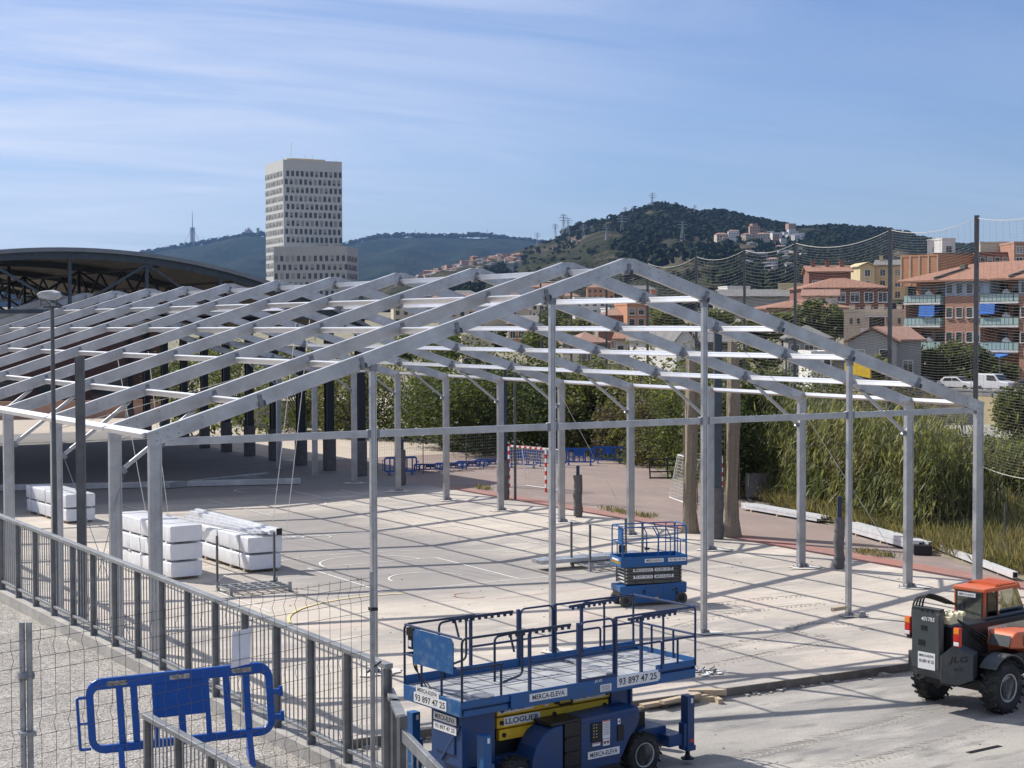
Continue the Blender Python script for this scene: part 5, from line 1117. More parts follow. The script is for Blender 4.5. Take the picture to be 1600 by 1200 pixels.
for k in range(len(PP)-1):
    a, b = PP[k], PP[k+1]; L = (b-a).length; nrm = Vector((b.y-a.y, a.x-b.x, 0)).normalized(); n = 8
    top = lambda t: HP-.10-4*t*(1-t)*(.038*L); bot = lambda t: (2.9 if k < 2 else 1.5)-4*t*(1-t)*.25
    dep = (((a+b)/2)-CAM).dot(_F); st = .125 if dep < 80 else .18; mb = MB(); mb2 = MB(); z0 = HP-.1; cnt = int((z0-1.0)/st)
    for i in range(1, cnt):
        f = i/cnt; pts = []
        for j in range(n+1):
            t = j/n; z = top(t)+(bot(t)-top(t))*f; p = a.lerp(b, t); pts.append(p+nrm*(.25*math.sin(math.pi*t)*math.sin(f*2.6))+Vector((0, 0, z)))
        mb.tube(pts, .0034 if dep < 80 else .0045, 3, cap=False)
    ng = int(L/.5)
    for j in range(1, ng):
        t = j/ng; p = a.lerp(b, t); mb.tube([p+Vector((0, 0, top(t)+(bot(t)-top(t))*f))+nrm*(.25*math.sin(math.pi*t)*math.sin(f*2.6)) for f in (0, .25, .5, .75, 1)], .003, 3, cap=False)
    for fn, nm_ in ((top, 'top_rope'), (bot, 'bottom_rope')): MB().tube([a.lerp(b, j/12)+Vector((0, 0, fn(j/12))) for j in range(13)], .014, 5).build(nm_, 'rope', nf)
    mb.build('net', 'net', nf)
# low posts of a chain fence under the net
for k, (px, py) in enumerate([(1351, 790), (1436, 822), (1477, 845), (1572, 880)]):
    q = on_line(px, (31.5-1.1, 0), (31.5-1.1+.36*60, 60)); tag(MB().tube([(0, 0, 0), (0, 0, 1.9)], .03, 8).build('fence_post', 'galvd'), ['thin grey fence post in the dry grass, leftmost of four', 'thin grey fence post in the dry grass left of the far right column', 'thin grey fence post in the dry grass hidden partly by the far right column', 'thin grey fence post in the dry grass, rightmost of four'][k], 'post', 'thin posts in the dry grass', (q.x, q.y, 0))
# slim poles along the court edge, padded posts, gathered nets
for px, py, top, lb in [(805, 780, 560, 'slim dark pole at the court edge in front of the left goal'), (1001, 720, 590, 'slim dark pole behind the third tent column from the right')]:
    q = on_z(px, py); d = (q-CAM).dot(_F); h = at(px, top, d).z; tag(MB().tube([(0, 0, 0), (0, 0, h)], .065, 10).build('pole', 'galvd', smooth=True), lb, 'pole', loc=(q.x, q.y, 0))
for px, py, top, ptop, r_, lb in [(903, 808, 727, 742, .19, 'grey padded stub post leaning a little beside the red ground strip'), (1311, 889, 775, 808, .17, 'dark padded stub post beside the rightmost gable post'), (629, 758, 686, 703, .17, 'padded stub post beside the blue barrier in the shade'), (790, 781, 560, 718, .17, 'padded post behind the tent column near the left goal'), (1121, 842, 505, 762, .24, 'tall steel mast with a grey padded base beside the net bundles')]:
    q = on_z(px, py); d = (q-CAM).dot(_F); h = at(px, top, d).z; hp_ = at(px, ptop, d).z
    t = thing('padded_post', lb, 'post', (q.x, q.y, 0), -.5); k = .08 if 'mast' not in lb else .17
    mb = MB(); mb.box((0, 0, h/2), (k*1.7, k*1.7, h)); mb.build('steel_post', 'navy' if 'mast' not in lb else 'csteel', t, bevel=.01)
    mb = MB(); n_ = 6
    mb.tube([(.02*math.sin(i*1.7), .02*math.cos(i*2.1), .05+(hp_-.05)*i/n_) for i in range(n_+1)], r_, 10, rads=[r_*(1+.06*math.sin(i*2.3)) for i in range(n_+1)]); mb.tube([(0, 0, hp_*.72), (0, 0, hp_*.76)], r_*1.04, 10); mb.tube([(0, 0, hp_*.2), (0, 0, hp_*.24)], r_*1.05, 10); mb.build('padding', 'pad', t, smooth=True)
MT['bundle'] = mat('gathered_netting', (.30, .25, .19), .95, 0, .22, 30, .9, 60, stretch=(1, 1, .5))
for px, py, top, lb, fl_ in [(1079, 832, 545, 'brown bundle of gathered netting hanging from above, left one of two', .9), (1144, 838, 535, 'brown bundle of gathered netting hanging from above, right one of two', 1.15)]:
    q = on_z(px, py); d = (q-CAM).dot(_F); h = at(px, top, d).z; mb = MB(); N = 26; ns = 22; vs = []; fs = []
    rs = random.Random(px); ph = [rs.uniform(0, 6.28) for _ in range(ns)]
    for i in range(N+1):
        f = i/N; z = h*(1-f); r0 = .17+.08*min(1, f*3)+.02*math.sin(f*7)+(.10*fl_ if f > .88 else 0)*(f-.88)/.12
        for j in range(ns):
            a = 6.2832*j/ns; r = r0*(1+.07*math.sin(3*a+1.3+f*3)+.07*math.sin(7*a+f*5)); vs.append((r*math.cos(a)+.05*math.sin(f*5), r*math.sin(a), z+.02))
    for i in range(N):
        for j in range(ns): fs.append((i*ns+j, i*ns+(j+1) % ns, (i+1)*ns+(j+1) % ns, (i+1)*ns+j))
    mb.add(vs, fs)
    for k in range(70):
        a = rs.uniform(0, 6.28); r1 = .27; z1 = rs.uniform(.3, h*.9); mb.tube([(r1*math.cos(a), r1*math.sin(a), z1), ((r1+.03)*math.cos(a+.1), (r1+.03)*math.sin(a+.1), z1-rs.uniform(.4, 1.4))], .012, 3)
    mb.tube([(0, 0, h), (.1, 0, h+.6)], .02, 5); tag(mb.build('net_bundle', 'bundle', smooth=True), lb, 'netting', 'gathered nets hanging at the court edge', (q.x, q.y, 0))

# ------------------------------------------------------------------ goals and other things on the asphalt
MT['netw'] = mat('white_goal_net', (.62, .61, .58), .8, 0, .05, 4)
def goal(label, pa, pb, depth):
    """pa, pb = feet of the two posts; net drawn out behind"""
    a = Vector((*pa, 0)); b = Vector((*pb, 0)); d = b-a; L = d.length; t = thing('handball_goal', label, 'goal', a, math.atan2(d.y, d.x), 'red and white goals'); H = 2.05; s = .08
    for x in (0, L):
        mb = MB(); mb2 = MB()
        for k in range(10): mb.box((x, 0, .103+.205*k), (s, s, .203), k % 2)
        mb.build('goal_post', ['red', 'white'], t)
        mb = MB(); mb.tube([(x, 0, .03), (x, depth, .03), (x, depth*.75, H*.98), (x, 0, H)], .02, 6); mb.build('net_frame', 'white', t)
    mb = MB(); n = int(L/.2)
    for k in range(n): mb.box(((k+.5)*L/n, 0, H+.04), (L/n-.002, s+.004, s), (k+1) % 2)
    mb.build('crossbar', ['red', 'white'], t)
    mb = MB(); mb.tube([(0, depth, .03), (L, depth, .03)], .022, 6); mb.tube([(0, depth*.75, H*.98), (L, depth*.75, H*.98)], .02, 6); mb.build('back_bar', 'white', t)
    mb = MB(); m_ = int(L/.14)
    for k in range(m_+1): mb.tube([(L*k/m_, depth*.75, H), (L*k/m_, depth*.9, H*.45), (L*k/m_, depth, .03)], .006, 3, cap=False)
    for k in range(15): f = k/14; mb.tube([(0, depth*(.75+.25*f), H*(1-f)), (L, depth*(.75+.25*f), H*(1-f))], .006, 3, cap=False)
    for x in (0, L):
        for k in range(14): f = k/13; mb.tube([(x, 0, H*(1-f)), (x, depth*(.75+.25*f), H*(1-f))], .006, 3, cap=False)
        for k in range(6): f = (k+.5)/6; mb.tube([(x, depth*.75*f, H), (x, depth*f, .03)], .006, 3, cap=False)
    mb.build('goal_net', 'netw', t)
p = on_z(853, 769); q = on_z(792, 748); goal('red and white goal with white net near the middle of the asphalt', (p.x, p.y), (p.x-.33, p.y+2.98), -1.1)
p = on_z(1128, 787); r = on_z(1128, 787); goal('red and white goal with white net behind the gathered net bundles', (p.x, p.y), (p.x+1.0, p.y+2.8), 1.6)
MT['bench'] = MT['blackm']
def frame_rack(label, px, py, w_, h_, lean, rz):
    q = on_z(px, py); t = thing('steel_rack', label, 'frame', (q.x, q.y, 0), rz, 'dark metal frames by the reeds'); t.rotation_euler = (lean, 0, rz)
    mb = MB()
    for x in (0, w_*.5, w_): mb.bar((x, 0, 0), (x, 0, h_), .07, .07)
    for z in (.05, h_*.36, h_*.68, h_): mb.bar((0, 0, z), (w_, 0, z), .06, .06)
    mb.build('frame', 'blackm', t); mb = MB(); mb.bar((0, .05, .05), (0, 1.1, .05), .07, .07); mb.bar((w_, .05, .05), (w_, 1.1, .05), .07, .07); mb.bar((w_*.6, 0, h_*.4), (w_*.75, .8, .1), .12, .12); mb.build('foot', 'blackm', t)
frame_rack('dark metal frame lying tilted left of the goal with the white net', 1016, 748, 1.9, 1.05, -.35, -YAW+.1)
frame_rack('dark metal frame leaning among the reeds right of the net bundles', 1153, 780, 1.3, 1.9, -.5, -YAW-.5)
q = on_z(1166, 784); t = thing('board', 'grey rectangular board leaning at the foot of the reeds', 'board', (q.x, q.y, 0), -YAW-.1); mb = MB(); mb.box((.6, .2, .75), (1.25, .05, 1.1), 0, Matrix.Rotation(-.25, 3, 'X')); mb.build('panel', 'pad', t); mb = MB(); mb.bar((.1, .3, 0), (.1, .1, 1.2), .05, .05); mb.bar((1.1, .3, 0), (1.1, .1, 1.2), .05, .05); mb.build('leg', 'galv', t)
# see-through mesh fence at the edge of the shade
a = on_z(590, 748); b = on_z(792, 728); t = thing('mesh_fence', 'thin see-through wire fence across the asphalt beside the fallen barriers', 'fence', (0, 0, 0)); mb = MB(); n = 60
for k in range(n+1): p = a.lerp(b, k/n); mb.tube([(p.x, p.y, .1), (p.x, p.y, 2.0)], .004, 3, cap=False)
for k in range(12): z = .1+.172*k; mb.tube([(a.x, a.y, z), (b.x, b.y, z)], .004, 3, cap=False)
mb.build('wire_panel', 'net', t)
for k in range(4): p = a.lerp(b, k/3); MB().tube([(p.x, p.y, 0), (p.x, p.y, 2.1)], .025, 6).build('post', 'galvd', t)
# ------------------------------------------------------------------ hills
def interp(P, x):
    if x <= P[0][0]: return P[0][1]
    for (a, ya), (b, yb) in zip(P, P[1:]):
        if x <= b: t = (x-a)/(b-a); return ya+(yb-ya)*t
    return P[-1][1]
MT['hillfar'] = layered('far_wooded_hill', [(.014, .022, .016), (.030, .034, .024), (.010, .016, .012)], [None, (.004, .45, .65, one), (.02, .5, .7, one)], 1, 0)
MT['hill'] = layered('wooded_hill', [(.036, .037, .024), (.080, .070, .048), (.022, .028, .016), (.11, .092, .064)], [None, (.0045, .46, .60, (1, 1, .4)), (.02, .48, .62, one), (.011, .62, .76, one)], 1, 0)
for k_ in ('hillfar', 'hill', 'hillleaf'): MT[k_].node_tree.nodes['Principled BSDF'].inputs['Specular IOR Level'].default_value = 0
class Hill:
    def __init__(s, ridge, base, d0, d1, pw): s.r, s.b, s.d0, s.d1, s.pw = ridge, base, d0, d1, pw
    def pt(s, px, t, extra=0):
        d = s.d0+(s.d1-s.d0)*t; y = interp(s.b, px)+(interp(s.r, px)-interp(s.b, px))*(t**s.pw if t > 0 else 0); v = at(px, 600, d); v.z = CAM.z+(508.7-y)/FPX*d+extra; return v
    def find(s, px, py):
        y0, y1 = interp(s.b, px), interp(s.r, px); f = max(.01, min(1, (py-y0)/(y1-y0))); return s.pt(px, f**(1/s.pw))
    def tof(s, px, py):
        y0, y1 = interp(s.b, px), interp(s.r, px); return max(.01, min(1, (py-y0)/(y1-y0)))**(1/s.pw)
def hill_mesh(name, H, x0, x1, nx, nt_, m, bump, seed):
    g = np.random.default_rng(seed); vs = []; fs = []; ph = g.uniform(0, 6.28, 24); kx = g.uniform(.008, .06, 24); kt = g.uniform(4, 26, 24)
    for i in range(nx+1):
        px = x0+(x1-x0)*i/nx
        for j in range(nt_+3):
            t = j/nt_; e = min(1, t*6)*sum(math.sin(kx[k]*px*(1 if k % 2 else -1)+kt[k]*t+ph[k])/(1+.35*k) for k in range(24))*bump*(.35 if .93 < t <= 1.001 else 1)+g.normal(0, bump*.10)
            if t <= 1: v = H.pt(px, t, e)
            else: v = H.pt(px, 1); v = v+Vector((_F.x, _F.y, 0))*(t-1)*nt_*(H.d1*.12); v.z -= (t-1)*nt_*H.d1*.035
            vs.append(v)
    n = nt_+3
    for i in range(nx):
        for j in range(n-1): fs.append((i*n+j, (i+1)*n+j, (i+1)*n+j+1, i*n+j+1))
    return struct(MB().add(vs, fs).build(name, m, smooth=False))
HF = Hill([(-400, 420), (150, 412), (245, 394), (290, 386), (340, 377), (372, 372), (386, 369), (410, 367), (440, 372), (500, 384), (545, 384), (570, 376), (605, 371), (640, 369.5), (662, 371), (700, 372), (740, 370), (770, 371), (800, 376), (850, 383), (950, 395), (1100, 410), (2000, 430)], [(-400, 452), (2000, 452)], 4200, 6400, .75)
HN = Hill([(560, 470), (640, 441), (690, 424), (740, 413), (780, 404), (810, 394), (838, 384), (880, 369), (910, 354), (935, 350), (962, 345), (985, 338), (1003, 333), (1020, 328), (1042, 325), (1058, 329), (1075, 336), (1090, 340), (1110, 337), (1128, 336), (1150, 342), (1180, 349), (1210, 356), (1242, 362), (1275, 362), (1300, 361), (1345, 364), (1375, 367), (1410, 372), (1440, 380), (1470, 388), (1500, 392), (1545, 391), (1600, 396), (1900, 420)], [(560, 476), (2000, 476)], 850, 2500, .8)
MT['hillf2'] = MT['hillfar']
hill_mesh('far_hills', HF, -350, 1500, 260, 30, 'hillfar', 9, 1)
hill_mesh('near_hill', HN, 560, 1850, 330, 90, 'hill', 3.2, 2)
def blobs(name, P, r, m, seed):
    """rounded tree crowns as small lumpy clumps of leaf faces"""
    g = np.random.default_rng(seed); cen = []; A = []; B = []
    k = 22
    for p in P:
        s = r*g.uniform(.5, 1.35); d = unit(k); c = np.array(p)+d*np.array([s, s, s*.75])*g.uniform(.65, 1.05, (k, 1))+[0, 0, s*.5]; cen.append(c)
        a = np.cross(d, unit(k)); a /= np.linalg.norm(a, axis=1)[:, None]; b = np.cross(a, d+unit(k)*.5); b /= np.linalg.norm(b, axis=1)[:, None]; A.append(a*s*.42); B.append(b*s*.36)
    return struct(quads(name, np.concatenate(cen), np.concatenate(A), np.concatenate(B), m), 'stuff')
g = np.random.default_rng(77); P = []; P2 = []
for _ in range(11000):
    px = g.uniform(700, 1640); t = g.uniform(.0, 1)**.55; v = HN.pt(px, t)
    yy = 508.7-(v.z-CAM.z)*FPX/(HN.d0+(HN.d1-HN.d0)*t)
    dense = .95 if (yy < 372 and px > 985) or px > 1120 else .30
    if 800 < px < 1110 and yy > 378: dense = .10
    if px > 1120 and yy > 420: dense = .55
    if 1115 < px < 1255 and 372 < yy < 402: dense = .22
    if g.uniform() < dense: (P if px > 960 else P2).append(tuple(v))
for px in np.arange(880, 1600, 2.6):
    if g.uniform() < .8: P.append(tuple(HN.pt(px+g.uniform(-1, 1), g.uniform(.965, 1.0))))
blobs('hill_pines', P, 6.0, 'hillleaf', 5); blobs('hill_scrub', P2, 3.2, 'hillleaf', 6)
P = [tuple(HF.pt(px, g.uniform(.97, 1))) for px in np.arange(200, 960, 1.7)]; blobs('ridge_pines', P, 11, 'hillleaf', 7)

# ------------------------------------------------------------------ buildings
def wallmat(n, c, v=.10): MT[n] = layered(n, [c, tuple(x*(1-v*1.6) for x in c), tuple(min(1, x*(1+v)) for x in c)], [None, (.25, .4, .65, one), (1.2, .45, .7, (1, 1, .25))], .9, .12, 12)
wallmat('w_cream', (.50, .43, .33)); wallmat('w_white', (.62, .60, .57)); wallmat('w_yellow', (.56, .46, .27)); wallmat('w_grey', (.27, .265, .26)); wallmat('w_orange', (.46, .21, .11)); wallmat('w_pink', (.42, .27, .21)); wallmat('w_tower', (.465, .462, .45), .04); wallmat('w_tower2', (.37, .365, .355), .05); wallmat('w_dark', (.12, .105, .09)); wallmat('w_blue', (.36, .46, .58))
def brickmat(n, c, c2, mortar, sc=1.0):
    m = bpy.data.materials.new(n); m.use_nodes = True; t = m.node_tree; b = t.nodes['Principled BSDF']; b.inputs['Roughness'].default_value = .9
    tcn = nd(t, 'ShaderNodeTexCoord'); mpn = nd(t, 'ShaderNodeMapping'); mpn.inputs['Rotation'].default_value = (R(90), 0, 0); t.links.new(tcn.outputs['Object'], mpn.inputs[0])
    br = nd(t, 'ShaderNodeTexBrick', i_Scale=1.0); br.inputs['Color1'].default_value = (*c, 1); br.inputs['Color2'].default_value = (*c2, 1); br.inputs['Mortar'].default_value = (*mortar, 1); br.inputs['Brick Width'].default_value = .5*sc; br.inputs['Row Height'].default_value = .16*sc; br.inputs['Mortar Size'].default_value = .012
    t.links.new(mpn.outputs[0], br.inputs['Vector']); n_ = nd(t, 'ShaderNodeTexNoise', i_Scale=.5, i_Detail=6.0); t.links.new(tcn.outputs['Object'], n_.inputs['Vector']); r = nd(t, 'ShaderNodeMapRange'); r.inputs[3].default_value = .75; r.inputs[4].default_value = 1.2; t.links.new(n_.outputs[0], r.inputs[0])
    s = nd(t, 'ShaderNodeVectorMath', operation='SCALE'); t.links.new(br.outputs[0], s.inputs[0]); t.links.new(r.outputs[0], s.inputs['Scale']); t.links.new(s.outputs[0], b.inputs['Base Color']); MT[n] = m
brickmat('w_brick', (.40, .19, .125), (.34, .155, .10), (.36, .25, .19)); brickmat('w_brickd', (.24, .085, .06), (.20, .07, .05), (.22, .14, .11))
MT['tile'] = mat('roof_tiles', (.33, .155, .098), .9, 0, .0, 1.4, .6, 5, col2=(.20, .105, .072), stretch=(3, .6, .6)); MT['tiled'] = mat('old_roof_tiles', (.24, .135, .10), .9, 0, 0, .9, .5, 3, col2=(.30, .17, .125), stretch=(3, .6, .6)); MT['slate'] = mat('grey_roof', (.15, .145, .14), .85, 0, .2, .8)
MT['shade_in'] = mat('dim_interior', (.06, .055, .05), .9, 0, .2, 1); MT['blind'] = mat('window_blind', (.25, .245, .235), .8, 0, .15, 1.5)
def win(parent, items, w_, h_, y=-.02, dark=.5, seed=0, frame='white', cap=100, flip=None, sill=True):
    """items = (x, z) of window centres on the face y; each window a part: frame, pane, blind"""
    rs = random.Random(seed); protos = []
    for k in range(4):
        mb = MB(); b = (.0, .35, .65, 1.0)[k]
        mb.box((0, .0, 0), (w_, .05, h_), 0)
        if b: mb.box((0, -.03, h_/2-h_*b*.49), (w_*.97, .02, h_*b*.98), 1)
        fr = max(.05, w_*.06)
        for s in (-1, 1): mb.box((s*(w_/2+fr/2), -.03, 0), (fr, .09, h_+fr*2), 2); mb.box((0, -.03, s*(h_/2+fr/2)), (w_, .09, fr), 2)
        mb.box((0, -.035, -h_*.0), (fr*.7, .03, h_), 2) if w_ > .9 else None
        if sill: mb.box((0, -.08, -h_/2-fr*1.4), (w_+.2, .2, fr), 2)
        o = mb.build('window', ['glassd', 'blind', frame], None); C.objects.unlink(o); protos.append(o)
    rest = MB(); rf = Matrix.Rotation(flip[1], 3, 'Z') if flip else None
    for n, (x, z) in enumerate(items):
        o = protos[0 if rs.random() < dark else rs.randint(1, 3)]; p = Vector((x, y, z))
        if flip: p = rf @ p+Vector(flip[0])
        if n < cap:
            c = o.copy(); C.objects.link(c); c.parent = parent; c.location = p; c.rotation_euler = (0, 0, flip[1] if flip else 0)
        else:
            for v_, f_, m_ in [([rf @ q.co+p if rf else q.co+p for q in o.data.vertices], [tuple(f.vertices) for f in o.data.polygons], [f.material_index for f in o.data.polygons])]:
                o0 = len(rest.v); rest.v += [tuple(v) for v in v_]; rest.f += [tuple(i+o0 for i in f) for f in f_]; rest.m += m_
    if rest.v: o = rest.build('window_rows', ['glassd', 'blind', frame], parent); o['kind'] = 'stuff'
def bld(name, label, px0, px1, ytop, ybot, D, dep, wall, yaw=0, roof='flat', cols=0, rows=0, ww=1.1, wh=1.3, rh=1.6, roofm='tile', group=None, seed=1, cat='building', chim=0, base=0):
    sc = D/FPX; W = (px1-px0)*sc/math.cos(yaw) if abs(yaw) < 1.2 else (px1-px0)*sc; q = at((px0+px1)/2, 600, D); zt = CAM.z+(508.7-ytop)*sc; zb = CAM.z+(508.7-ybot)*sc-base; H = zt-zb
    t = thing(name, label, cat, (q.x, q.y, zb), -YAW+yaw, group); mb = MB()
    if roof == 'gablef':
        mb.prism([(-W/2, 0, 0), (W/2, 0, 0), (W/2, 0, H), (0, 0, H+rh), (-W/2, 0, H)], (0, dep, 0)); mb.build('wall', wall, t)
    else: mb.box((0, dep/2, H/2), (W, dep, H)); mb.build('wall', wall, t)
    mb = MB(); o = .45
    if roof == 'flat':
        for a, b in (((-W/2-.08, -.08, H), (W/2+.08, .25, H+.35)), ((-W/2-.08, dep-.25, H), (W/2+.08, dep+.08, H+.35)), ((-W/2-.08, .25, H), (-W/2+.2, dep-.25, H+.35)), ((W/2-.2, .25, H), (W/2+.08, dep-.25, H+.35))): mb.b2(a, b)
        mb.b2((-W/2+.2, .25, H+.002), (W/2-.2, dep-.25, H+.06)); mb.build('roof', wall, t)
    elif roof == 'hip':
        e = min(dep/2, W/2)*.95; vs = [(-W/2-o, -o, H), (W/2+o, -o, H), (W/2+o, dep+o, H), (-W/2-o, dep+o, H), (-W/2+e, dep/2, H+rh), (W/2-e, dep/2, H+rh)]
        vs += [(x, y, z-.18) for x, y, z in vs[:4]]
        mb.add(vs, [(0, 1, 5, 4), (1, 2, 5), (2, 3, 4, 5), (3, 0, 4), (0, 6, 7, 1), (1, 7, 8, 2), (2, 8, 9, 3), (3, 9, 6, 0), (9, 8, 7, 6)]); mb.build('roof', roofm, t)
    elif roof == 'gable':
        vs = [(-W/2-o, -o, H-.05), (W/2+o, -o, H-.05), (W/2+o, dep/2, H+rh), (-W/2-o, dep/2, H+rh), (-W/2-o, dep+o, H-.05), (W/2+o, dep+o, H-.05)]; vs += [(x, y, z+.2) for x, y, z in vs]
        mb.add(vs, [(0, 1, 2, 3), (3, 2, 5, 4), (6, 9, 8, 7), (9, 10, 11, 8), (0, 6, 7, 1), (4, 5, 11, 10), (1, 7, 8, 2), (2, 8, 11, 5), (0, 3, 9, 6), (3, 4, 10, 9)]); rr = mb.build('roof', roofm, t)
        mb = MB(); mb.prism([(-W/2, 0, H), (-W/2, dep, H), (-W/2, dep/2, H+rh)], (W, 0, 0)); mb.build('gable_wall', wall, t)
    elif roof == 'gablef':
        for s in (-1, 1):
            a = Vector((0, -.4, H+rh+.12)); b = Vector((s*(W/2+.4), -.4, H-.4*rh/(W/2)+.12)); mb.prism([a, b, b+Vector((0, 0, .16)), a+Vector((0, 0, .16))] if s > 0 else [b, a, a+Vector((0, 0, .16)), b+Vector((0, 0, .16))], (0, dep+.8, 0))
        mb.build('roof', roofm, t)
    if cols:
        items = [((c+.5)/cols*W-W/2, H-(r+.62)*H/rows) for r in range(rows) for c in range(cols)]
        win(t, items, min(ww, W/cols*.6), min(wh, H/rows*.6), -.02, .55, seed)
    for k in range(chim): x = -W*.35+W*.7*k/max(1, chim-1) if chim > 1 else W*.2; m2 = MB(); m2.box((x, dep*.4, H+rh*.5+.5), (.7, .6, 2.0)); m2.box((x, dep*.4, H+rh*.5+1.56), (.9, .8, .12)); m2.build('chimney', wall, t)
    return t
# ---- white office tower
D = 600; sc = D/FPX; q = at(445, 600, D); zt = CAM.z+(508.7-250.5)*sc; th = R(25.0); t = thing('office_tower', 'tall pale office tower with rows of small windows and one sunlit side', 'tower', (q.x, q.y, 0), -YAW+th)
Wt = 22.2; mb = MB(); mb.b2((0, 0, 0), (Wt, Wt, zt)); mb.build('wall', 'w_tower', t)
mb = MB(); mb.b2((3.2, 6, zt), (17, 18, zt+.5)); mb.b2((3.0, 5, zt+.55), (17.5, 18, zt+1.0)); mb.b2((6, 8, zt+1.0), (14, 16, zt+1.4)); [mb.tube([(x, 3, zt), (x, 3, zt+h)], .06, 5) for x, h in ((.5, 1.5), (4, 6.5), (9, 2.4), (12, 2.2), (21, 2.0))]; mb.build('roof_terrace', 'w_yellow', t)
its = []
for r in range(13):
    z = zt-4.9-r*2.97
    for c in range(12): its.append((1.15+c*1.80+(.55 if r % 2 == 0 else 0), z))
win(t, its[:108], .98, 1.85, -.0, .62, 3, 'w_grey', 100, sill=False)
win(t, [(-x, z) for x, z in its], .95, 1.75, -.0, .2, 4, 'w_grey', 0, ((0, 0, 0), -math.pi/2), sill=False)
q = at(429, 600, D-26); zt2 = CAM.z+(508.7-386)*(D-26)/FPX; th2 = R(-6); t = thing('office_block', 'lower pale office block standing in front of the tall tower', 'building', (q.x, q.y, 0), -YAW+th2)
W2 = (545-429)*(D-26)/FPX; W3 = 20.0; mb = MB(); mb.b2((0, 0, 0), (W2, W3, zt2)); mb.build('wall', 'w_tower2', t); mb = MB(); mb.b2((14, 6, zt2), (17, 10, zt2+1.2)); mb.b2((19.5, 6, zt2), (22, 10, zt2+1.0)); mb.build('roof_unit', 'w_grey', t)
its = [(.9+c*1.96+(.9 if r % 2 else 0), zt2-4.1-r*3.0) for r in range(5) for c in range(13)]; win(t, its, 1.0, 1.85, -.0, .6, 5, 'w_grey', 100, sill=False)
its = [(.9+c*1.5, zt2-4.1-r*3.0) for r in range(5) for c in range(12)]; win(t, its, .9, 1.8, -.0, .3, 6, 'w_grey', 0, ((W2, 0, 0), math.pi/2), sill=False)

# ---- brick apartment block with glass balconies at the right
D = 205; sc = D/FPX; q = at(1412, 600, D); zb = CAM.z+(508.7-590)*sc; PHI = R(52); _u = Vector((math.cos(-YAW-PHI), math.sin(-YAW-PHI))); X = lambda px: (on_line(px, (q.x, q.y), (q.x+_u.x, q.y+_u.y))-Vector((q.x, q.y, 0))).length*(1 if px >= 1412 else -1)
t = thing('apartment_block', 'brick apartment block with tiled roof and pale glass balconies at right', 'building', (q.x, q.y, zb-1), -YAW-PHI); Z = lambda py: (590-py)*sc+1
XE = X(1690); mb = MB()
mb.b2((X(1476), 0, 0), (X(1531), 9, Z(467))); mb.b2((X(1592), 0, 0), (X(1640), 9, Z(467))); mb.b2((X(1413), 2.2, 0), (X(1476), 9, Z(442))); mb.b2((X(1531), 2.2, 0), (X(1592), 9, Z(442))); mb.b2((X(1640), 2.2, 0), (XE, 9, Z(442))); mb.b2((X(1413)-.1, .0, 0), (X(1413)+.15, 2.2, Z(467)))
mb.build('wall', 'w_brick', t)
mb = MB(); mb.b2((X(1476), .02, Z(467)), (X(1545), 9, Z(442))); mb.b2((X(1590), .02, Z(467)), (X(1640), 9, Z(442))); mb.build('upper_storey', 'w_blue', t)
mb = MB(); oh = .9; y0 = -oh; zr = Z(441)
vs = [(X(1405), y0, zr-.1), (XE+2, y0, zr-.1), (XE+2, 10, zr-.1), (X(1405), 10, zr-.1), (X(1475), 6.5, Z(414)), (XE, 6.5, Z(412))]; vs += [(x, y, z-.22) for x, y, z in vs[:4]]
mb.add(vs, [(0, 1, 5, 4), (1, 2, 5), (2, 3, 4, 5), (3, 0, 4), (0, 6, 7, 1), (1, 7, 8, 2), (2, 8, 9, 3), (3, 9, 6, 0), (9, 8, 7, 6)]); roof = mb.build('roof', 'tile', t)
mb = MB(); mb.bar((X(1465), -.8, zr+.12), (X(1479), 3.0, Z(425)), .35, .3); mb.bar((X(1582), -.8, zr+.12), (X(1600), 4.5, Z(420)), .35, .3); mb.box((X(1476), 3.6, Z(424)), (.7, .7, 1.0)); mb.build('ridge', 'w_dark', roof)
for px0, px1 in ((1413, 1470), (1532, 1592), (1642, 1688)):
    for (ya, yb) in ((465, 476), (500, 511), (536.5, 548)):
        o = bpy.data.objects.new('balcony', None); C.objects.link(o); o.parent = t; o.location = (X(px0), 0, Z(yb)); wd = X(px1)-X(px0); hh = Z(ya)-Z(yb)
        mb = MB(); mb.b2((0, -.25, -.25), (wd, 2.2, -.02)); mb.build('slab', 'w_white', o)
        mb = MB(); n = 8
        for k in range(n): mb.b2((wd*.86*k/n+.02, -.20, .05), (wd*.86*(k+1)/n-.03, -.17, hh))
        mb.b2((wd*.88, -.20, .05), (wd-.02, -.17, hh)); mb.b2((wd-.05, -.17, .05), (wd-.02, 2.0, hh)); mb.build('glass_panels', 'glassg', o)
        mb = MB(); mb.b2((0, -.22, hh), (wd, -.15, hh+.06)); [mb.b2((wd*.86*k/n-.02, -.215, 0), (wd*.86*k/n+.02, -.16, hh)) for k in range(n+1)]; mb.build('handrail', 'galvd', o)
        mb = MB(); mb.b2((wd*.15, 2.12, .05), (wd*.42, 2.19, 2.1)); mb.b2((wd*.55, 2.12, .05), (wd*.8, 2.19, 2.1)); mb.build('balcony_door', 'glassd', o)
        mb = MB(); mb.prism([(wd*.42, 1.0, 0), (wd*.62, 1.0, 0), (wd*.62, 1.0, 1.1), (wd*.52, 1.0, 1.5), (wd*.42, 1.0, 1.2)], (0, .3, 0)) ; mb.build('parasol', 'white', o)
for rowy, h_ in ((456, 15), (492, 14), (529, 15)):
    win(t, [(X(px), Z(rowy)) for px in (1483, 1498.5, 1514.5, 1526, 1600, 1616, 1631)], .85, 1.15, -.02, .8, 9, 'w_white')
mb = MB()
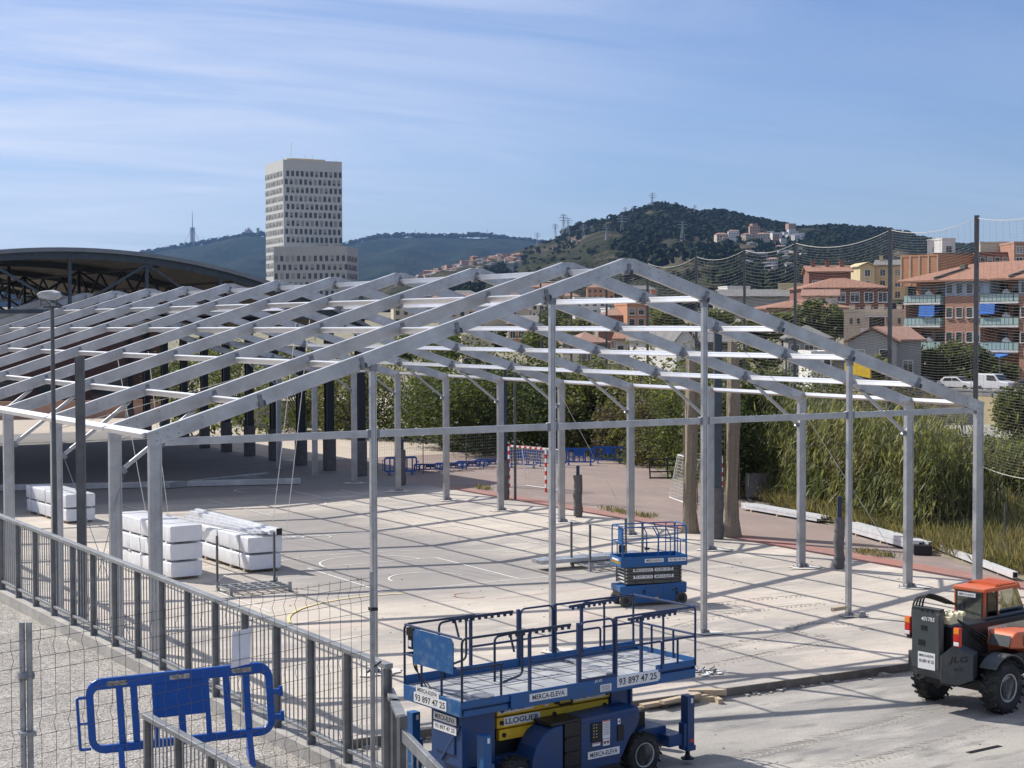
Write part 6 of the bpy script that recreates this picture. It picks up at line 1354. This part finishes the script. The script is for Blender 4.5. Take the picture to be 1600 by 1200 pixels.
for px in (1490, 1506, 1521): mb.box((X(px), 0, Z(456)), (1.0, .06, 1.15))
mb.build('blue_panels', 'w_blue', t)
MT['awning'] = mat('blue_awning', (.02, .13, .45), .7, 0, .1, 2)
for px0, px1, ya, yb in ((1438, 1462, 481, 496), (1532, 1556, 479, 493)):
    mb = MB(); mb.prism([(X(px0), 2.1, Z(ya)+.2), (X(px0), -.5, Z(yb)), (X(px0), -.5, Z(yb)-.15), (X(px0), 2.1, Z(ya))], (X(px1)-X(px0), 0, 0)); mb.prism([(X(px0), -.32, Z(ya)), (X(px1), -.32, Z(ya)), (X(px1), -.42, Z(yb)), (X(px0), -.42, Z(yb))], (0, .05, 0)); mb.build('awning', 'awning', t)
mb = MB(); mb.b2((X(1414), 2.10, Z(500)), (X(1434), 2.18, Z(479))); mb.build('shutter', 'tan', t)
mb = MB(); mb.prism([(X(1447), -.1, Z(553)), (X(1447), -2.6, Z(557)), (X(1447), -2.6, Z(559)), (X(1447), -.1, Z(556))], (X(1490)-X(1447), 0, 0)); mb.build('awning', 'slate', t)
mb = MB(); mb.prism([(X(1540), -.1, Z(553)), (X(1540), -2.6, Z(559)), (X(1540), -2.6, Z(561)), (X(1540), -.1, Z(556))], (X(1578)-X(1540), 0, 0)); mb.build('awning', 'awning', t)
# ---- other houses near the right
t = bld('house', 'cream flat roofed house with a terrace, left of the brick apartment block', 1320, 1413, 490, 560, 218, 10, 'w_cream', -R(12), 'flat', 0, 0, seed=4)
sc = 216/FPX; W = 93*sc; H = 70*sc; f = lambda px, py: ((px-1366.5)*sc, (560-py)*sc)
win(t, [f(px, 503.5) for px in (1330, 1341, 1389, 1404)], .34, .72, -.02, 1, 1, 'w_cream')
mb = MB(); a = f(1356, 521); b = f(1383, 497); mb.b2((a[0], -.03, a[1]), (b[0], .3, b[1])); mb.build('terrace_opening', 'shade_in', t)
mb = MB(); mb.b2((a[0]-.3, -1.4, b[1]-.05), (b[0]+.3, .0, b[1]+.15)); mb.b2((a[0], -1.35, a[1]), (a[0]+.12, -1.2, b[1])); mb.b2((b[0]-.12, -1.35, a[1]), (b[0], -1.2, b[1])); mb.b2((a[0]-1, -1.4, a[1]-.1), (b[0]+1, -1.3, a[1]+.5)); mb.build('pergola', 'w_white', t)
for px in (1331, 1356, 1377, 1405): x, z = f(px, 490); mb = MB(); mb.b2((x-.35, 3, z), (x+.35, 3.6, z+.9)); mb.b2((x-.42, 2.95, z+.95), (x+.42, 3.65, z+1.05)); mb.build('chimney', 'w_cream', t)
bld('house', 'grey gabled house with a red tiled slope below the cream house', 1326, 1398, 537, 600, 176, 12, 'w_grey', R(-14), 'gablef', 2, 2, .9, 1.0, rh=1.3, roofm='tile', seed=5)
bld('house', 'small grey house with tiled roof directly left of the balconies', 1396, 1440, 535, 600, 186, 9, 'w_grey', R(10), 'gable', 1, 1, rh=1.4, roofm='tiled', seed=6)
bld('apartment_block', 'dark red brick block with a long tiled roof behind the cream house', 1258, 1390, 452, 500, 272, 12, 'w_brickd', R(3), 'hip', 6, 2, 1.6, 1.9, 1.7, 'tile', seed=7)
bld('apartment_block', 'stepped red brick block with chimneys rising behind the long tiled roof', 1264, 1328, 428, 460, 292, 14, 'w_brickd', R(-6), 'gable', 3, 1, 1.2, 1.4, 1.2, 'tile', seed=8, chim=3)
bld('house', 'low house with wide tiled roof and orange wall, left end of the brick blocks', 1200, 1335, 483, 520, 242, 12, 'w_pink', R(4), 'hip', 7, 1, 1.2, 1.3, 1.3, 'tile', seed=9)
bld('house', 'small pale gabled attic house between the two tiled roofs', 1256, 1306, 466, 490, 256, 8, 'w_white', R(-12), 'gable', 3, 1, .9, 1.0, 1.0, 'tiled', seed=10)
bld('apartment_block', 'tall cream block with two stepped gables behind the net pole', 1343, 1366, 419, 470, 330, 10, 'w_yellow', R(2), 'gablef', 1, 3, 1, 1.3, .6, 'w_yellow', seed=11)
bld('apartment_block', 'cream block with dark sloping roof right of the stepped gables', 1368, 1412, 418, 470, 334, 12, 'w_yellow', R(-16), 'gable', 2, 3, 1, 1.3, 1.2, 'slate', seed=12, chim=2)
t = bld('apartment_block', 'orange brick block with pale pilasters under the white rooftop rooms', 1413, 1458, 404, 450, 320, 14, 'w_orange', R(-48), 'flat', 0, 0, seed=13)
for k in range(5): MB().box((-4.1+2.05*k, -.06, 3.0), (.22, .12, 5.6)).build('pilaster', 'w_cream', t)
bld('apartment_block', 'long dark grey block behind the tiled roof of the brick apartments', 1458, 1560, 401, 450, 326, 14, 'w_dark', R(-3), 'flat', 9, 3, 1.3, 1.4, seed=14)
bld('rooftop_room', 'white rooftop room with a window, left one on the skyline', 1449, 1470, 380, 402, 333, 6, 'w_white', R(-22), 'flat', 1, 1, .9, 1, seed=15)
bld('rooftop_room', 'white and grey rooftop room, right of the leftmost on the skyline', 1470, 1492, 378, 402, 330, 6, 'w_white', R(14), 'flat', 1, 1, 1.2, 1.3, seed=16)
bld('rooftop_room', 'wide pale rooftop room right of the tallest net pole', 1531, 1574, 384, 402, 328, 6, 'w_cream', R(-8), 'flat', 0, 0, seed=17)
bld('apartment_block', 'brown red block with pillars below the wide pale rooftop room', 1528, 1586, 400, 450, 322, 12, 'w_brickd', R(0), 'flat', 5, 3, 1.6, 1.7, seed=18)
bld('apartment_block', 'brick block rising highest at the right edge', 1583, 1680, 384, 450, 318, 14, 'w_brick', R(0), 'flat', 6, 4, 1.2, 1.6, seed=19)
bld('house', 'white and yellow house left of the brick roofs', 1216, 1246, 447, 490, 352, 9, 'w_yellow', R(-20), 'flat', 2, 2, .9, 1.1, seed=20)
bld('warehouse', 'long grey building with a row of dark openings right of the tent ridge', 1130, 1240, 466, 500, 345, 14, 'w_grey', R(2), 'gable', 12, 1, 1.4, 1.2, 1.5, 'slate', seed=21)
bld('house', 'white flat roofed house above the long grey building', 1136, 1172, 451, 490, 430, 9, 'w_white', R(8), 'flat', 3, 2, 1, 1.2, seed=22)
bld('apartment_block', 'orange apartment block with arched looking openings seen under the front rafter', 980, 1038, 478, 545, 262, 12, 'w_orange', R(6), 'flat', 4, 4, 1.2, 1.5, seed=23, chim=3)
bld('house', 'brown red roofed house left of the orange apartments', 935, 985, 494, 550, 266, 10, 'w_brickd', R(-8), 'hip', 3, 2, 1.1, 1.2, 1.3, 'tiled', seed=24)
bld('house', 'beige orange house below the orange apartments', 962, 1010, 532, 610, 232, 9, 'w_cream', R(-10), 'gable', 3, 3, 1, 1.2, 1.3, 'tile', seed=25)
bld('house', 'white gabled house with a dark roof seen between two gable posts', 1056, 1086, 532, 610, 190, 12, 'w_white', R(22), 'gablef', 1, 2, .6, .9, 1.3, 'slate', seed=26)
bld('house', 'dark roofed long house right of the white gabled house', 1086, 1140, 538, 600, 196, 10, 'w_dark', R(8), 'gable', 4, 2, .9, 1.0, 1.5, 'slate', seed=27)
bld('house', 'brown house half hidden by bushes left of the middle gable post', 905, 950, 536, 600, 215, 9, 'w_dark', R(12), 'hip', 3, 2, 1, 1.2, 1.3, 'tiled', seed=28)
bld('house', 'orange sided house with grey roof below the left half of the roof frame', 795, 835, 508, 560, 290, 9, 'w_orange', R(-25), 'gable', 3, 2, 1, 1.2, 1.4, 'slate', seed=29)
bld('house', 'beige garage house with dark openings behind the bushes', 722, 772, 530, 600, 205, 8, 'w_cream', R(4), 'flat', 3, 1, 1.6, 2.0, seed=30)
bld('house', 'grey low house with white chimney below the grey gabled house', 1268, 1300, 556, 610, 178, 8, 'w_white', R(0), 'flat', 2, 2, .9, 1.1, seed=31)
bld('house', 'dark grey roofed house under the leafy tree right of the tent', 1232, 1296, 530, 590, 200, 10, 'w_grey', R(-6), 'hip', 3, 2, 1, 1.1, 1.5, 'slate', seed=32)
# ---- retaining wall, cars, hedge below the apartments
D = 186; a = at(1335, 600, D); b = a+Vector((_u.x, _u.y, 0))*46; zt = CAM.z+(508.7-607)*D/FPX; zb = CAM.z+(508.7-655)*D/FPX
t = thing('road_wall', 'cream retaining wall with darker panels below the parked cars', 'wall', (a.x, a.y, zb), math.atan2(b.y-a.y, b.x-a.x)); L = (b-a).length; H = zt-zb
mb = MB(); mb.b2((0, 0, -1), (L, .5, H)); mb.build('wall', 'w_yellow', t); mb = MB(); mb.b2((0, -.08, H), (L, .6, H+.18)); mb.b2((0, -.03, H-.45), (L, .0, H)); mb.build('coping', 'w_grey', t)
for k in range(13): x = 1.0+L*k/13; mb = MB(); mb.b2((x, -.02, 0), (x+1.15, .0, H-.46)); mb.build('panel', 'w_pink' if k % 2 else 'w_grey', t)
_n = Vector((-_u.y, _u.x, 0)); vs = [a, b, b+_n*9, a+_n*9]; struct(MB().add([(v.x, v.y, zt-.06) for v in vs], [(0, 1, 2, 3)]).build('street', 'asphalt'))
a2 = at(1300, 600, 146); b2 = at(1760, 600, 140); vs = [a2, b2, b, a]; struct(MB().add([(v.x, v.y, zb+.05) for v in vs], [(0, 1, 2, 3)]).build('lower_road', 'yard'))
def car(label, px, py, D, col, van=False, rz=0, name='parked_car', gz_=None):
    q = at(px, 600, D); z = gz_ if gz_ is not None else CAM.z+(508.7-py)*D/FPX
    if py == 607: q = on_line(px, (a.x+_n.x*2.2, a.y+_n.y*2.2), (b.x+_n.x*2.2, b.y+_n.y*2.2)); rz -= PHI
    t = thing(name, label, 'van' if van else 'car', (q.x, q.y, z), -YAW+rz, 'cars parked along the street'); L, W, H = (4.4, 1.75, 1.85) if van else (4.3, 1.75, 1.45)
    pr = [(-2.15, .30), (-2.2, .8), (-2.1, 1.75), (-1.9, 1.85), (.35, 1.83), (.95, 1.15), (2.05, 1.0), (2.18, .55), (2.15, .28)] if van else [(-2.1, .3), (-2.15, .85), (-1.75, .98), (-1.25, 1.40), (.3, 1.44), (1.0, .98), (2.0, .85), (2.15, .5), (2.1, .28)]
    MB().prism([(x, -W/2, z_) for x, z_ in pr], (0, W, 0)).build('body', col, t, bevel=.09, seg=2)
    wp = [[(-.55, 1.15), (.70, 1.12), (.30, 1.68), (-.55, 1.70)]] if van else [[(-1.35, .98), (-.25, .98), (-.25, 1.34), (-1.05, 1.32)], [(-.18, .98), (.85, .98), (.22, 1.34), (-.18, 1.34)]]
    for w_ in wp:
        for s in (-1, 1): MB().prism([(x, s*(W/2+.004), z_) for x, z_ in w_], (0, -.02*s, 0)).build('window', 'glassd', t)
    MB().prism([(.42, -W/2+.12, 1.72), (.93, -W/2+.12, 1.17), (.93, W/2-.12, 1.17), (.42, W/2-.12, 1.72)] if van else [(.36, -W/2+.12, 1.40), (.97, -W/2+.12, 1.0), (.97, W/2-.12, 1.0), (.36, W/2-.12, 1.40)], (.03, 0, .02)).build('windscreen', 'glassd', t)
    for x in (-1.35, 1.35):
        for y in (-.8, .8): wheel(t, (x, y, .31), .31, .2, .19, -1 if y < 0 else 1)
    for y in (-.6, .6): MB().box((2.12, y, .68), (.08, .32, .14)).build('headlight', 'plate', t); MB().box((-2.15, y, .85), (.06, .2, .2)).build('rear_light', 'redl', t)
MT['carw'] = mat('white_car_paint', (.70, .70, .70), .25, 0, .03, 2, coat=.5); MT['card'] = mat('dark_car_paint', (.04, .045, .055), .25, .2, .05, 2, coat=.5); MT['cars'] = mat('silver_car_paint', (.36, .37, .38), .3, .5, .05, 2, coat=.5)
zs = zt-.05
car('white delivery van parked on the street above the cream wall', 1556, 607, 186, 'carw', True, R(2), 'parked_van', zs); car('dark car parked in front of the white van at the right edge', 1618, 607, 185, 'card', False, R(2), gz_=zs); car('white car parked behind the tall net pole', 1497, 607, 187, 'carw', False, R(5), gz_=zs)
car('dark car half hidden by the hedge, left of the white car', 1440, 607, 189, 'card', False, R(4), gz_=zs); car('silver car parked far left on the street, beside the yellow board', 1385, 607, 190, 'cars', False, R(4), gz_=zs); car('red car on the lower road at the right edge', 1595, 673, 168, 'red', False, R(-8), gz_=zb+.06)
hd = [(1455, 187, 4.0, 2.2), (1492, 180, 4.9, 2.4), (1530, 173, 4.0, 2.2), (1562, 168, 2.6, 1.5)]
for k, (px, d, h, rx) in enumerate(hd):
    q = on_line(px, (a.x+_n.x*10, a.y+_n.y*10), (b.x+_n.x*10, b.y+_n.y*10)); tree(['dark hedge bush below the left balconies', 'tallest dark hedge bush below the brick windows', 'dark hedge bush beside the net pole above the van', 'small dark hedge bush above the white van'][k], (q.x, q.y, zs), h, rx, h*.46, 'leafd', 90+k, 2600, .26, .12, 50, 'bush', 'bush')
tr = [(1262, 228, 481, 55, 'leafd', 'large leafy tree in front of the low tiled house'), (1300, 226, 486, 50, 'leafd', 'leafy tree touching the cream house on its left'), (1225, 230, 492, 40, 'leafm', 'rounded tree left of the large leafy tree'), (1045, 246, 490, 52, 'leafm', 'tree crown right of the orange apartments'), (1115, 236, 487, 50, 'leafm', 'broad tree behind the second gable post from the right'), (1170, 232, 500, 46, 'leafd', 'tree below the long grey building'),
      (1020, 215, 545, 40, 'leafd', 'tree in front of the orange apartments'), (868, 260, 486, 46, 'leafd', 'dark tree beside the middle gable post'), (905, 250, 500, 40, 'leafm', 'tree left of the brown red roofed house'), (842, 255, 520, 44, 'leafm', 'tree under the roof frame, left of the middle gable post'), (765, 250, 515, 44, 'leafd', 'tree under the left rafters beside the orange sided house'), (1360, 168, 560, 40, 'leafl', 'pale shrubby tree in front of the grey gabled house'), (1190, 205, 535, 46, 'leafd', 'dark tree between the white gabled house and the reeds'), (1310, 182, 590, 26, 'leafd', 'dark tree left of the yellow board'),
      (700, 262, 520, 44, 'leafm', 'green tree left of the garage house'), (640, 250, 525, 46, 'leafd', 'dark tree behind the left gable post'), (1145, 186, 560, 36, 'leafl', 'pale tree in front of the long dark roofed house')]
for k, (px, d, yt, ln, m, lb) in enumerate(tr):
    q = at(px, 600, d); h = CAM.z+(508.7-yt)*d/FPX-gz(d); tree(lb, (q.x, q.y, gz(d)), h, ln*.5*d/FPX*1.15, min(h*.46, ln*.42*d/FPX), m, 120+k, 3000, .30, .2, 60)
q = at(1340, 600, 96); z0 = CAM.z+(508.7-593)*96/FPX; h = 27*96/FPX; t = thing('yellow_board', 'plain yellow board on a post right of the rightmost gable post', 'sign', (q.x, q.y, z0), -YAW-R(55))
mb = MB(); k = 96/FPX*1.75; mb.prism([(-16*k, 0, .30), (15*k, 0, 0), (14.5*k, 0, h), (0, 0, h*.98), (-16*k, 0, h*.86)], (0, .10, 0)); mb.build('panel', 'yellow', t); mb = MB(); mb.box((6*k, .18, -2.0), (.10, .12, 4.6)); mb.build('post', 'galvd', t)
q = at(1404, 600, 193); mb = MB(); k = 193/FPX; w_ = 42*k; h = 9*k+2
for x in (0, w_): mb.box((x, 0, h/2), (.16, .16, h))
mb.box((w_/2, 0, h), (w_+.16, .16, .16)); tag(mb.build('white_frame', 'white'), 'white rectangular goal-like frame beside the hedge', 'frame', loc=(q.x, q.y, CAM.z+(508.7-561)*k-2), rz=-YAW)
for px, top, d, lb in ((1593, 578, 150, 'thin rusty pole at the right edge in front of the cream wall'), (1562, 562, 178, 'thin grey lamp pole above the white van')):
    q = at(px, 600, d); z0 = gz(d); h = CAM.z+(508.7-top)*d/FPX-z0; tag(MB().tube([(0, 0, 0), (0, 0, h)], .07, 8).build('pole', 'bark' if 'rusty' in lb else 'galvd'), lb, 'pole', loc=(q.x, q.y, z0))

# ------------------------------------------------------------------ far town: hillside houses copied from a few kinds
def far_house(name, label, w_, h_, dep, wall, roofm, group, cols, rows):
    t = thing(name, label, 'house', (0, 0, 0), 0, group); MB().b2((-w_/2, 0, -6), (w_/2, dep, h_)).build('wall', wall, t)
    mb = MB()
    if roofm: mb.add([(-w_/2-.4, -.4, h_), (w_/2+.4, -.4, h_), (w_/2+.4, dep+.4, h_), (-w_/2-.4, dep+.4, h_), (-w_/4, dep/2, h_+1.8), (w_/4, dep/2, h_+1.8)], [(0, 1, 5, 4), (1, 2, 5), (2, 3, 4, 5), (3, 0, 4), (3, 2, 1, 0)]); mb.build('roof', roofm, t)
    else: mb.b2((-w_/2-.15, -.15, h_), (w_/2+.15, dep+.15, h_+.4)); mb.build('roof', wall, t)
    for r in range(rows):
        mb = MB()
        for c in range(cols): mb.box((-w_/2+(c+.5)*w_/cols, -.03, h_-1.9-r*3.0), (w_/cols*.45, .1, 1.5))
        mb.build('window_row', 'glassd', t)
    return t
hs = 'hillside houses of the far town'
LBH = {'w': 'tiny white house on the far hillside below the ridge', 'r': 'tiny reddish block on the far hillside town', 'c': 'tiny cream house on the far hillside town', 'o': 'tiny brown block on the far hillside town', 'g': 'tiny grey house on the far hillside town'}
kinds = [far_house('far_house', LBH['w'], 11, 6.5, 9, 'w_white', None, hs+', white', 4, 2), far_house('far_house', LBH['c'], 12, 7, 10, 'w_cream', 'tiled', hs+', cream', 4, 2), far_house('far_house', LBH['r'], 11, 13, 10, 'w_pink', None, hs+', reddish', 4, 4), far_house('far_house', LBH['o'], 14, 12, 10, 'w_orange', 'tiled', hs+', brown', 5, 4), far_house('far_house', LBH['g'], 13, 8, 10, 'w_grey', 'slate', hs+', grey', 5, 2)]
used = set()
def placeh(k, v, rz, s):
    o = kinds[k]
    if k not in used: used.add(k); o.location = v; o.rotation_euler = (0, 0, rz); o.scale = (s, s, s); return
    dup(o, v, rz, None, None, (s, s, s))
rs = random.Random(31)
for _ in range(150):
    px = rs.uniform(650, 812); y = interp([(640, 436), (690, 424), (740, 413), (780, 405), (815, 402)], px)+abs(rs.gauss(0, 7))+1
    placeh(rs.choice([0, 0, 1, 1, 1, 2, 3, 4, 4]), HN.find(px, y)+Vector((0, 0, 1.5)), -YAW+rs.uniform(-.9, .9), rs.uniform(.38, .75))
for _ in range(24):
    px = rs.uniform(1122, 1250); placeh(rs.choice([0, 0, 0, 1, 2]), HN.find(px, 384-(px-1122)*.02+rs.gauss(0, 5))+Vector((0, 0, 6)), -YAW+rs.uniform(-.6, .6), rs.uniform(.6, 1.1))
for _ in range(26):
    px = rs.uniform(1150, 1260); placeh(rs.choice([0, 0, 1, 4]), HN.find(px, rs.uniform(395, 440))+Vector((0, 0, 4)), -YAW+rs.uniform(-.6, .6), rs.uniform(.5, .8))
for _ in range(10): px = rs.uniform(890, 935); placeh(rs.choice([1, 4]), HN.find(px, rs.uniform(375, 384))+Vector((0, 0, .5)), -YAW+rs.uniform(-.4, .4), rs.uniform(.4, .6))
for _ in range(70):
    px = rs.uniform(640, 1010); d = rs.uniform(430, 800); q = at(px, 600, d); placeh(rs.choice([0, 1, 1, 2, 3, 4, 4]), Vector((q.x, q.y, CAM.z+(508.7-rs.uniform(462, 500))*d/FPX-5)), -YAW+rs.uniform(-.5, .5), rs.uniform(.5, .9))
# pylons on the near hill
def pylon(label, px, yb, yt, d=None):
    t_ = HN.tof(px, yb); d = HN.d0+(HN.d1-HN.d0)*t_; v = HN.pt(px, t_); h = (yb-yt)*d/FPX; t = thing('power_pylon', label, 'pylon', v, -YAW+random.uniform(-.6, .6), 'power pylons on the hill'); b = h*.10; r = .0085*h
    mb = MB()
    for s in (-1, 1):
        for u in (-1, 1): mb.tube([(s*b, u*b, -2), (s*b*.28, u*b*.28, h*.68), (0, 0, h)], r, 4)
    for k in range(6):
        z0, z1 = h*.68*k/6, h*.68*(k+1)/6; w0, w1 = b*(1-.72*k/6), b*(1-.72*(k+1)/6)
        for s in (-1, 1): mb.tube([(-s*w0, -w0, z0), (s*w1, -w1, z1)], r*.6, 4); mb.tube([(-w0, -s*w0, z0), (-w1, s*w1, z1)], r*.6, 4)
    mb.build('tower', 'galv', t); 
    for z, w_ in ((.70, .20), (.82, .25), (.93, .17)): mb = MB(); mb.tube([(-w_*h, 0, h*z), (0, 0, h*z+h*.03), (w_*h, 0, h*z)], r*.9, 4); mb.tube([(-w_*h, 0, h*z), (w_*h, 0, h*z)], r*.9, 4); [mb.tube([(s*w_*h, 0, h*z), (s*w_*h, 0, h*(z-.05))], r*.8, 4) for s in (-1, 1)]; mb.build('cross_arm', 'galv', t)
for px, yb, yt, lb in [(840, 386, 365, 'power pylon farthest left on the hill slope'), (868, 376, 351, 'power pylon left of the tall pair on the hill slope'), (881, 371, 336, 'tallest power pylon of the cluster on the left slope'), (888, 369, 342, 'power pylon right beside the tallest of the left cluster'), (977, 343, 325, 'power pylon left of the summit'), (989, 338, 324, 'small pylon between the summit pylons'), (1019, 331, 303, 'tall power pylon just left of the summit'), (1085, 341, 322, 'power pylon right of the summit'), (1066, 384, 347, 'power pylon standing on the wooded slope below the summit'), (972, 372, 338, 'power pylon on the slope left of the summit wood'), (948, 385, 354, 'power pylon on the bare middle slope'), (912, 378, 352, 'power pylon above the earthwork on the left slope')]: pylon(lb, px, yb, yt)
# things on the far ridge
v = HF.find(303, 384); k = HF.d1/FPX; h = 54*k; t = thing('telecom_tower', 'slender telecom tower with a thick lower part on the far left ridge', 'tower', v); MB().tube([(0, 0, -5), (0, 0, h*.5), (0, 0, h*.5), (0, 0, h)], 3, 8, rads=[3.5, 3, 1.8, .8]).build('mast', 'w_grey', t)
mb = MB()
for i in range(9): mb.lathe((0, 0, h*.10+i*h*.048), [(0, 10), (h*.034, 10)], 8, 0, 'Z')
mb.build('platforms', 'w_grey', t); mb = MB(); [mb.tube([(0, 0, h*.55), (40*math.cos(a), 40*math.sin(a), 0)], .7, 4) for a in (.3, 2.4, 4.5)]; mb.build('stay', 'galv', t)
v = HF.find(390, 369.5); t = thing('hilltop_church', 'small domed church silhouette on the far ridge left of the tower', 'church', v); mb = MB(); mb.b2((-16, -10, -8), (16, 10, 18)); mb.build('nave', 'w_grey', t)
for x, r_, h_ in ((0, 9, 30), (-11, 4, 24), (11, 4, 24)): mb = MB(); mb.lathe((x, 0, 0), [(16, r_), (h_-6, r_*.9), (h_, r_*.5), (h_+3, .8), (h_+8, .4)], 10, 0, 'Z'); mb.build('spire', 'w_grey', t)
v = HF.find(405, 368.5); mb = MB(); mb.lathe((0, 0, 0), [(-8, 4.5), (18, 4.5), (18, 6), (28, 6), (30, 2)], 10, 0, 'Z'); tag(mb.build('water_tower', 'w_grey'), 'slim round water tower beside the church on the far ridge', 'tower', loc=v)
for px in (650, 762): v = HF.find(px, interp(HF.r, px)); tag(MB().tube([(0, 0, -4), (0, 0, 26)], 1.0, 5).build('radio_mast', 'galv'), 'thin radio mast on the far ridge, '+('left' if px < 700 else 'right')+' of the two right of the tower', 'mast', loc=v)
# ------------------------------------------------------------------ air
hz = bpy.data.materials.new('haze_air'); hz.use_nodes = True; t = hz.node_tree; t.nodes.clear(); o = nd(t, 'ShaderNodeOutputMaterial'); pv = nd(t, 'ShaderNodeVolumePrincipled'); pv.inputs['Color'].default_value = (.33, .56, 1, 1); pv.inputs['Density'].default_value = 3.7e-5; pv.inputs['Anisotropy'].default_value = .25; t.links.new(pv.outputs[0], o.inputs['Volume'])
hb = MB().b2((-9500, -9500, -5), (9500, 9500, 480)).build('haze', hz); struct(hb, 'stuff')
